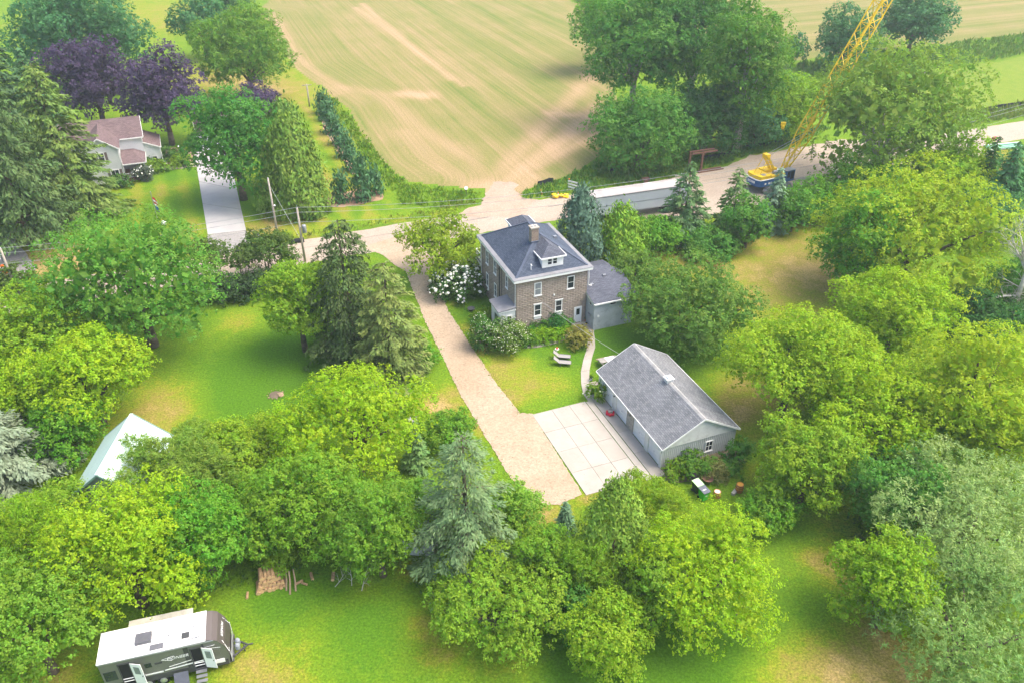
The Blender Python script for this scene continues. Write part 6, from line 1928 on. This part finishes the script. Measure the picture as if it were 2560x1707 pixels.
# ------------------------------------------------------------------ things by the garage gable
def wheelie(name, label, loc, rz, body, lid, lidmat2=None):
    t = thing(name, label, 'trash bin', (*loc, 0), rz, 'wheeled trash bins by the garage')
    MB().add([(-.25, -.28, .06), (.25, -.28, .06), (.25, .28, .06), (-.25, .28, .06), (-.31, -.36, .98), (.31, -.36, .98), (.31, .36, .98), (-.31, .36, .98)], [(0, 3, 2, 1), (4, 5, 6, 7), (0, 1, 5, 4), (1, 2, 6, 5), (2, 3, 7, 6), (3, 0, 4, 7)]).build('body', body, t)
    MB().slab([(-.34, -.42, 1.02), (.34, -.42, 1.02), (.34, .4, 1.1), (-.34, .4, 1.1)], .05).build('lid', lid, t)
    for x in (-.27, .27):
        MB().tube((x - .03, .3, .12), (x + .03, .3, .12), .12, n=12).build('wheel', M['rubber'], t)
    MB().tube((-.25, .42, 1.02), (.25, .42, 1.02), .025).build('handle', lid, t)
    MB().box(-.1, .1, -.345, -.33, .55, .62).build('badge', M['white'], t)
    return t


M['bingreen'] = plain('bin_green', (.05, .42, .03), .5, .3, var=.08)
M['palegreen'] = plain('lid_pale_green', (.42, .66, .34), .5, .3, var=.05)
M['bindark'] = plain('bin_dark', (.015, .03, .028), .5, .3)
M['lidgrey'] = plain('lid_grey', (.12, .13, .16), .5, .3)
wheelie('trash_bin', 'dark trash bin with pale green lid', (15.41, 50.08), math.radians(28), M['bindark'], M['palegreen'])
bn = wheelie('trash_bin', 'bright green trash bin with dark grey lid', (15.78, 49.23), math.radians(28), M['bingreen'], M['lidgrey'])
lb_ = MB().box(-.22, .12, -.1, .0, 1.075, 1.085).build('lid_label', M['white'], bn)
bp_ = thing('charcoal_grill', 'black round grill bowl behind the dark trash bin', 'grill', (*(15.21, 51.19), 0))
MB().lathe([(0, .45), (.2, .48), (.36, .65), (.38, .75), (.3, .92), (0, 1.0)], 14).build('bowl', M['dark'], bp_)
for k_ in range(3):
    a = k_ * 2.1
    MB().tube((.3 * math.cos(a), .3 * math.sin(a), 0), (.15 * math.cos(a), .15 * math.sin(a), .55), .02).build('leg', M['rvdark'], bp_)
fp = thing('fire_pit', 'rusty round fire pit beside the green trash bin', 'fire pit', (*(16.51, 51.09), 0))
M['rust'] = plain('rust', (.16, .085, .06), .9, .1, var=.3, scale=4)
MB().lathe([(0, .3), (.2, .32), (.42, .5), (.46, .55), (.4, .53), (0, .42)], 16).build('bowl', M['rust'], fp)
for k_ in range(4):
    a = k_ * PI / 2 + .3
    MB().tube((.36 * math.cos(a), .36 * math.sin(a), 0), (.3 * math.cos(a), .3 * math.sin(a), .44), .025).build('leg', M['rvdark'], fp)
M['oak'] = plain('barrel_orange', (.5, .2, .04), .7, .2, var=.15, scale=3)
for (c_, h, lab, top) in (((16.93, 49.37), .72, 'orange barrel with a pale lid near the green bin', 'white'), ((18.95, 50.08), .85, 'taller open orange barrel farther from the bins', 'oak2')):
    t = thing('barrel', lab, 'barrel', (*c_, 0), 0, 'orange barrels by the garage')
    pr9 = [(0, 0), (.25, 0), (.31, h * .25), (.33, h * .5), (.31, h * .75), (.28, h), (.24, h), (.24, h - .06), (0, h - .06)]
    MB().lathe(pr9, 18).build('staves', M['oak'], t, True)
    for z_ in (.12, h * .34, h * .66, h - .1):
        rr9 = np.interp(z_, [0, h * .25, h * .5, h * .75, h], [.25, .31, .33, .31, .28])
        MB().lathe([(rr9, z_), (rr9 + .012, z_), (rr9 + .012, z_ + .05), (rr9, z_ + .05)], 18).build('hoop', M['rust'], t)
    MB().lathe([(0, h - .058), (.235, h - .058), (.235, h - .03), (0, h - .03)], 18).build('lid', M['offwhite'] if top == 'white' else plain('barrel_fill', (.62, .3, .05), .8, .1), t)
tr9 = thing('stone_trough', 'pale stone block leaning at the foot of the taller barrel', 'stone', (*(18.51, 49.89), 0), .9)
MB().box(-.32, .32, -.14, .14, 0, .22).build('block', M['walk'], tr9)
bo = thing('boulder', 'tan upright boulder against the garage wall weeds', 'boulder', (*(18.75, 54.19), 0), .4)
MB().ball((0, 0, .32), .36, random.Random(6), .16, 7, 5, 1.25).build('rock', plain('tan_rock', (.42, .32, .2), .9, .1, var=.2), bo)
rb9 = thing('red_urn', 'rusty red round urn at the garage corner weeds', 'urn', (*(13.55, 52.84), 0))
MB().lathe([(0, 0), (.15, 0), (.3, .2), (.32, .35), (.22, .52), (.14, .55), (0, .5)], 12).build('urn', M['rust'], rb9)
pr9 = thing('pipe_rail', 'bent dark pipe handrail against the corrugated garage wall', 'rail', GO, GYAW)
MB().tube((.95, -.45, 0), (.95, -.45, .95), .035).tube((2.3, -.5, -.02), (2.3, -.5, .98), .035).build('post', M['rvdark'], pr9)
MB().tube((.85, -.45, .95), (2.75, -.52, 1.0), .035).build('rail', M['rvdark'], pr9)

# ------------------------------------------------------------------ firewood
M['logbark'] = plain('log_bark', (.3, .2, .11), .95, .05, var=.3, scale=5)
M['logend'] = plain('sawn_wood', (.55, .36, .18), .85, .1, var=.15, scale=6)
rr = random.Random(12)
logm = []
for k_ in range(4):
    mb = MB()
    r0 = .165
    mb.path([(0, 0, 0), (rr.uniform(-.03, .03), .6, rr.uniform(-.02, .02)), (0, 1.2, 0)], [r0, r0 * rr.uniform(.9, 1.1), r0 * .95], 10)
    me_ = mb.mesh('log')
    me_.materials.append(M['logbark'])
    me_.materials.append(M['logend'])
    for p_ in me_.polygons:
        if len(p_.vertices) == 10:
            p_.material_index = 1
    logm.append(me_)
pa, pb = Vector((*(-18.50, 39.32), 0)), Vector((*(-16.46, 40.04), 0))
dv = (pb - pa).normalized()
back = Vector((-dv.y, dv.x, 0))
span = (pb - pa).length
cnt = 0
for row in range(4):
    n = 8 - row
    for k_ in range(n):
        if row == 3 and k_ > 3:
            continue
        o = bpy.data.objects.new('log', logm[rr.randrange(4)])
        COL.objects.link(o)
        s_ = rr.uniform(.75, 1.1)
        q = pa + dv * (span * (k_ + .5 + row * .5) / 8.0) + back * (row * .16 + rr.uniform(-.1, .1))
        o.location = (q.x, q.y, .16 + row * .285)
        o.scale = (s_, rr.uniform(.85, 1.1), s_)
        o.rotation_euler = (rr.uniform(-.05, .05), rr.uniform(0, 6), math.atan2(dv.y, dv.x) + rr.uniform(-.12, .12))
        tag(o, 'cut log in the firewood pile at the lawn edge', 'log', 'cut logs in the firewood pile')
        cnt += 1
for i, (c_, rz, s_, lab) in enumerate([((-15.04, 40.26), 1.2, .5, 'thin log lying right of the firewood pile'), ((-14.72, 40.71), .4, .7, 'log chunk lying farther right of the pile'), ((-15.44, 40.63), 2.2, .6, 'crossed log beside the leaning poles'), ((-13.23, 40.63), .1, .8, 'lone sawn log end under the trees at the lawn edge'), ((-19.10, 39.00), .2, .6, 'short log at the left foot of the pile')]):
    o = bpy.data.objects.new('log', logm[i % 4])
    COL.objects.link(o)
    o.location = (*c_, .16 * s_)
    o.scale = (s_, s_ * .8, s_)
    o.rotation_euler = (0, 0, rz)
    tag(o, lab, 'log', 'loose logs on the lawn edge')
lp = thing('leaning_poles', 'three pale poles leaning beside the firewood pile', 'poles', (*(-16.11, 39.43), 0), 0)
for a, b_ in (((0, 0, 0), (-.2, 1.2, 1.1)), ((-.35, .35, 0), (-.5, 1.4, 1.0)), ((.35, .3, 0), (.1, 1.3, 1.2))):
    MB().path([a, tuple(Vector(a).lerp(Vector(b_), .5) + Vector((.05, 0, .04))), b_], [.07, .065, .05], 7).build('pole', M['wood'], lp)
g = np.random.default_rng(31)
for (c_, lab, d0, L) in (((-12.95, 40.04), 'bleached dead branch lying at the lawn edge', (.7, .6, .35), 2.2), ((-10.93, 39.68), 'pale broken branch hanging out of the green tree onto the lawn', (.15, .8, .75), 2.6), ((-11.73, 40.15), 'smaller broken branch left of the hanging one', (.1, .8, .6), 1.8)):
    mb = MB()
    d0 = np.array(d0) / np.linalg.norm(d0)
    branch(mb, np.array([0, 0, .08]), d0, L * .6, .035, 2)
    o = mb.build('fallen_branch', M['deadwood'])
    o.location = (*c_, 0)
    tag(o, lab, 'branch', 'broken branches at the lawn edge')

# ------------------------------------------------------------------ roadside and building site
gt = thing('steel_portal', 'rusty steel portal frame standing on skids by the gravel yard', 'frame', (*(29.63, 121.65), 0), YAW)
MB().beam((0, 0, 0), (0, 0, 3.1), .3).build('post', M['rust'], gt)
MB().beam((-1.6, 1.0, 0), (-1.6, 1.0, 3.1), .3).build('post', M['rust'], gt)
for y in (0, .9):
    MB().beam((-1.9, y, 3.2), (2.6, y - .1, 3.2), .2, .2).build('beam', M['rust'], gt)
MB().beam((-.1, .0, 2.4), (.7, 0, 3.1), .12).beam((-1.6, 1, 2.4), (-.9, .9, 3.1), .12).build('brace', M['rust'], gt)
for y in (-.3, .35):
    MB().beam((-.6, y, .12), (4.0, y, .12), .22).build('skid', M['rust'], gt)
M['silt'] = plain('black_silt_cloth', (.02, .022, .028), .7, .2)


def silt(label, pts, seed):
    t = thing('silt_fence', label, 'fence', (0, 0, 0), 0, 'black silt fences')
    r = random.Random(seed)
    mb = MB()
    prev = None
    k = 0
    for a, b_ in zip(pts[:-1], pts[1:]):
        n = max(2, int(math.hypot(b_[0] - a[0], b_[1] - a[1]) / .8))
        for i in range(n + 1):
            q = (a[0] + (b_[0] - a[0]) * i / n + r.uniform(-.08, .08), a[1] + (b_[1] - a[1]) * i / n + r.uniform(-.12, .12), .85 + r.uniform(-.25, .05))
            if prev:
                mb.add([(prev[0], prev[1], 0), (q[0], q[1], 0), q, prev], [(0, 1, 2, 3)])
            if k % 2 == 0:
                MB().beam((q[0], q[1] + .06, 0), (q[0], q[1] + .06, 1.05), .05).build('stake', M['wood'], t)
            k += 1
            prev = q
    mb.build('cloth', M['silt'], t)


silt('black silt fence behind the rusty portal frame', [(31.07, 127.08), (34.11, 128.17), (37.45, 129.84)], 1)
silt('black silt fence behind the crane gantry', [(39.03, 131.74), (42.32, 133.29), (46.09, 134.67)], 2)
silt('black silt fence along the green field at the right edge', [(88.88, 152.54), (94.04, 154.52), (100.22, 156.79)], 3)
silt('short black silt fence at the field entrance', [(3.94, 116.11), (6.37, 117.54)], 4)
silt('tiny black silt fence scrap among the weeds', [(15.25, 120.64), (16.21, 121.48)], 5)
ba = thing('road_barricade', 'white and orange striped road barricade in the weeds', 'barricade', (*(9.07, 113.79), 0), math.radians(-35))
for z_ in (.5, .95, 1.4):
    MB().box(-.9, .9, -.02, .02, z_, z_ + .22).build('rail', M['white'], ba)
M['orange'] = plain('safety_orange', (.7, .13, .015), .5, .3)
for x in (-.75, .75):
    MB().box(x - .03, x + .03, .021, .07, 0, 1.7).build('post', M['greywood'], ba)
    MB().box(x - .04, x + .04, -.5, .5, 0, .05).build('foot', M['rvdark'], ba)
MB().lathe([(0, 1.7), (.08, 1.72), (.1, 1.85), (0, 1.95)], 10, (-.75, .05, 0)).build('lamp', M['orange'], ba)
for i, (c_, lab) in enumerate((((4.27, 112.89), 'orange traffic cone nearest the field entrance'), ((6.78, 111.99), 'orange traffic cone before the yellow sandbags'))):
    t = thing('traffic_cone', lab, 'cone', (*c_, 0), .3, 'orange traffic cones')
    MB().box(-.2, .2, -.2, .2, 0, .04).lathe([(.14, .04), (.03, .75), (0, .76)], 12).build('cone', M['orange'], t)
    MB().lathe([(.1, .32), (.105, .32), (.075, .5), (.07, .5)], 12).build('band', M['white'], t)
sb = thing('sandbag_heap', 'heap of bright yellow sandbags at the road edge', 'sandbags', (*(7.17, 111.69), 0), math.radians(10))
M['bagyellow'] = plain('bag_yellow', (.75, .5, .02), .8, .1, var=.15)
rr = random.Random(9)
for k_ in range(12):
    mb = MB().ball((0, 0, 0), .36, rr, .18, 8, 5, .5)
    o = mb.build('sandbag', M['bagyellow'], sb)
    o.location = (rr.uniform(-1.1, 1.0), rr.uniform(-.4, .4), .15 + (.25 if k_ > 7 else 0))
    o.rotation_euler = (0, 0, rr.uniform(0, 3))
ct = thing('rusty_crate', 'rusty crate on the grass verge above the semi-trailer', 'crate', (*(20.41, 117.70), 0), YAW)
MB().box(-.6, .6, -.35, .35, 0, .6).build('box', M['rust'], ct)
for x in (-.4, .4):
    MB().box(x - .05, x + .05, -.38, -.352, 0, .62).build('strap', M['rvdark'], ct)
M['pipe'] = plain('green_pipe', (.25, .5, .36), .5, .3, var=.1)
pa = Vector((*(79.56, 132.32), 0))
for k_ in range(9):
    o = MB().tube((0, 0, .14), (6.2, 0, .14), .13, n=10).build('plastic_pipe', M['pipe'] if k_ % 4 else M['offwhite'])
    o.location = (pa.x + (k_ % 5) * .12 + rr.uniform(-.3, .3), pa.y + (k_ % 5 - 2) * .55, .25 * (k_ // 5))
    o.rotation_euler = (0, 0, math.radians(14 + rr.uniform(-5, 5)))
    tag(o, 'pipe in the stack of pale green pipes beside the gravel road', 'pipe', 'stack of green pipes')
rd_ = thing('pump_cart', 'small dark red pump lying near the green pipes', 'pump', (*(83.07, 136.28), 0), .6)
MB().box(-.5, .5, -.25, .25, .15, .6).tube((.5, 0, .4), (1.0, .1, .25), .1).build('housing', plain('dull_red', (.25, .04, .05), .6, .2), rd_)
MB().tube((-.3, -.35, .2), (-.3, .35, .2), .2, n=12).build('wheel', M['rubber'], rd_)
wp = thing('white_pipe_stub', 'short white pipe standing off the end of the pipe stack', 'pipe', (*(83.49, 130.03), 0), .2)
MB().tube((0, 0, 0), (.3, .3, 1.0), .14, n=10).build('tube', M['white'], wp)
MB().tube((.3, .3, 1.0), (.31, .31, 1.03), .1, n=10).build('bore', M['dark'], wp)
dm = thing('traffic_drum', 'orange traffic drum on the gravel lane at the left edge', 'traffic drum', (*(-62.27, 88.24), 0))
MB().lathe([(0, 0), (.42, 0), (.42, .1), (.3, .1), (.3, .45), (.27, .45), (.27, .8), (.24, .8), (.22, 1.15), (0, 1.2)], 16).build('drum', M['orange'], dm)
for z_ in (.42, .78):
    MB().lathe([(.31, z_), (.315, z_), (.315, z_ + .12), (.31, z_ + .12)], 16).build('band', M['white'], dm)
MB().lathe([(0, -.0), (.47, .0), (.47, .09), (.43, .09)], 12).build('base_ring', M['rubber'], dm)
fx, fy, fh, _ = (-48.51, 102.31, 4.69, 0.0)
fg = thing('flagpole', 'thin flagpole with limp flag on the mown front lawn', 'flagpole', (fx, fy, 0))
MB().tube((0, 0, 0), (0, 0, fh), .06, .035).ball((0, 0, fh + .06), .08).build('pole', M['metalgrey'], fg)
fl = thing('flag', 'limp red, white and blue flag hanging on the flagpole', 'flag', (fx, fy, 0))
for k_, (m_, z0, z1) in enumerate((('redflag', 0, .34), ('white', .34, .62), ('redflag', .62, .9), ('white', .9, 1.2), ('blue', 1.2, 1.9))):
    if m_ == 'redflag':
        M.setdefault('redflag', plain('flag_red', (.45, .03, .04), .8, .1))
    za, zb = fh - .6 - z0, fh - .6 - z1
    vs = []
    for z_ in (za, zb):
        for i in range(5):
            vs.append((.05 + .12 * i + .12 * (fh - z_) * .3, .07 * math.sin(i * 2.2 + z_), z_ - .12 * i))
    MB().add(vs, [(i, i + 1, 6 + i, 5 + i) for i in range(4)]).build('stripe', M[m_], fl)
wr = thing('white_rock', 'small white rock at the flagpole foot', 'rock', (*(-47.75, 102.31), 0))
MB().ball((0, 0, .25), .4, random.Random(3), .15, 8, 5, .8).build('rock', M['white'], wr)
cv = thing('culvert_pipe', 'dark culvert pipe end in the ditch by the transformer pole', 'culvert', (*(-28.38, 96.75), 0), YAW)
MB().lathe([(.32, -1.0), (.36, -1.0), (.36, 1.0), (.32, 1.0)], 14).build('pipe', M['dark'], cv).matrix_local = Matrix.Translation((0, 0, .2)) @ Matrix.Rotation(PI / 2, 4, 'Y')
mk = thing('marker_post', 'thin post with a round white disc in the tall grass', 'marker', (*(-6.72, 111.99), 0))
MB().tube((0, 0, 0), (0, 0, 1.3), .03).build('post', M['rvdark'], mk)
MB().lathe([(0, -.02), (.28, -.02), (.28, .02), (0, .02)], 14).build('disc', M['white'], mk).matrix_local = Matrix.Translation((0, -.05, 1.35)) @ Matrix.Rotation(PI / 2.6, 4, 'X')
mb9 = thing('mailbox', 'white mailbox on a post at the foot of the white driveway', 'mailbox', (*(-33.25, 96.87), 0), YAW)
MB().box(-.05, .05, -.05, .05, 0, .95).build('post', M['greywood'], mb9)
MB().tube((0, -.3, 1.1), (0, .3, 1.1), .16, n=12).build('box', M['white'], mb9)
ln = thing('garden_lamp', 'thin lamp post in the garden bed beside the white farmhouse', 'lamp', (*(-54.00, 127.44), 0))
MB().tube((0, 0, 0), (0, 0, 2.0), .04).build('post', M['rvdark'], ln)
MB().ball((0, 0, 2.1), .16).build('globe', M['white'], ln)
broad('white_flower_plant', 'white flowering plant at the porch corner of the white farmhouse', 'plant', (-56.56, 118.55, 0.55, 0.82, 0.0), (.1, .13, .09), 610, flowers=(M['petal'], 30, .13), nl=9)
pcx, pcy = rot2(1.2, 1.4)
for i, dx in enumerate((0, .9)):
    t = thing('porch_chair', ('cream chair on the white farmhouse porch near the wall', 'cream chair on the white farmhouse porch near the post')[i], 'chair', (-59.1 + pcx + dx, 117.7 + pcy + dx * .4, .35), YAW + .3, 'porch chairs')
    MB().box(-.28, .28, -.25, .25, .38, .43).build('seat', M['offwhite'], t)
    MB().box(-.28, .28, .22, .28, .43, 1.0).build('backrest', M['offwhite'], t)
    for x in (-.24, .24):
        for y in (-.2, .22):
            MB().beam((x, y, 0), (x, y, .38), .05).build('leg', M['offwhite'], t)

# grass creeping over the edges of drive, pad and paths
def edge_grass(pts, w, side):
    out = []
    for a, b_ in zip(pts[:-1], pts[1:]):
        d_ = Vector((b_[0] - a[0], b_[1] - a[1])).normalized()
        n_ = Vector((-d_.y, d_.x)) * side
        out.append([(a[0] - n_.x * .12, a[1] - n_.y * .12), (b_[0] - n_.x * .12, b_[1] - n_.y * .12), (b_[0] + n_.x * w, b_[1] + n_.y * w), (a[0] + n_.x * w, a[1] + n_.y * w)])
    return out


tall_grass('edge_grass', 'rough grass creeping over the driveway and path edges',
           edge_grass([(-13.07, 88.65), (-11.92, 84.64), (-9.78, 77.36), (-7.30, 70.20), (-5.07, 63.60), (-3.93, 60.77), (-1.98, 56.13), (-0.34, 52.18)], .25, 1)
           + edge_grass([(1.92, 60.52), (0.76, 60.65), (-1.38, 64.92), (-4.01, 71.33), (-7.17, 79.10), (-8.85, 85.13)], .25, -1)
           + edge_grass([(1.92, 60.52), (7.23, 62.26)], .15, 1) + edge_grass([(6.97, 67.32), (7.37, 69.47), (7.85, 71.33)], .12, -1), 14, .16, (.13, .2, .02), 21)
tall_grass('gravel_weeds', 'scattered weeds growing through the gravel at the driveway end', [[(-0.34, 52.18), (1.64, 48.49), (3.93, 48.49), (5.66, 49.74), (4.79, 51.93), (1.75, 53.98)]], 2.2, .12, (.13, .13, .04), 22)

# ------------------------------------------------------------------ summer haze
hz = MB().box(-2050, 2050, -1250, 2450, -1.5, 49.5)
hm = bpy.data.materials.new('haze_air')
hm.use_nodes = True
hn = hm.node_tree
hn.nodes.clear()
ho = hn.nodes.new('ShaderNodeOutputMaterial')
pv = hn.nodes.new('ShaderNodeVolumePrincipled')
pv.inputs['Color'].default_value = (.80, .90, 1.0, 1)
pv.inputs['Density'].default_value = .00032
pv.inputs['Anisotropy'].default_value = .2
hn.links.new(pv.outputs[0], ho.inputs['Volume'])
hzo = hz.build('haze', hm)
tag(hzo, 'thin pale summer haze over the whole place', 'haze', kind='stuff')
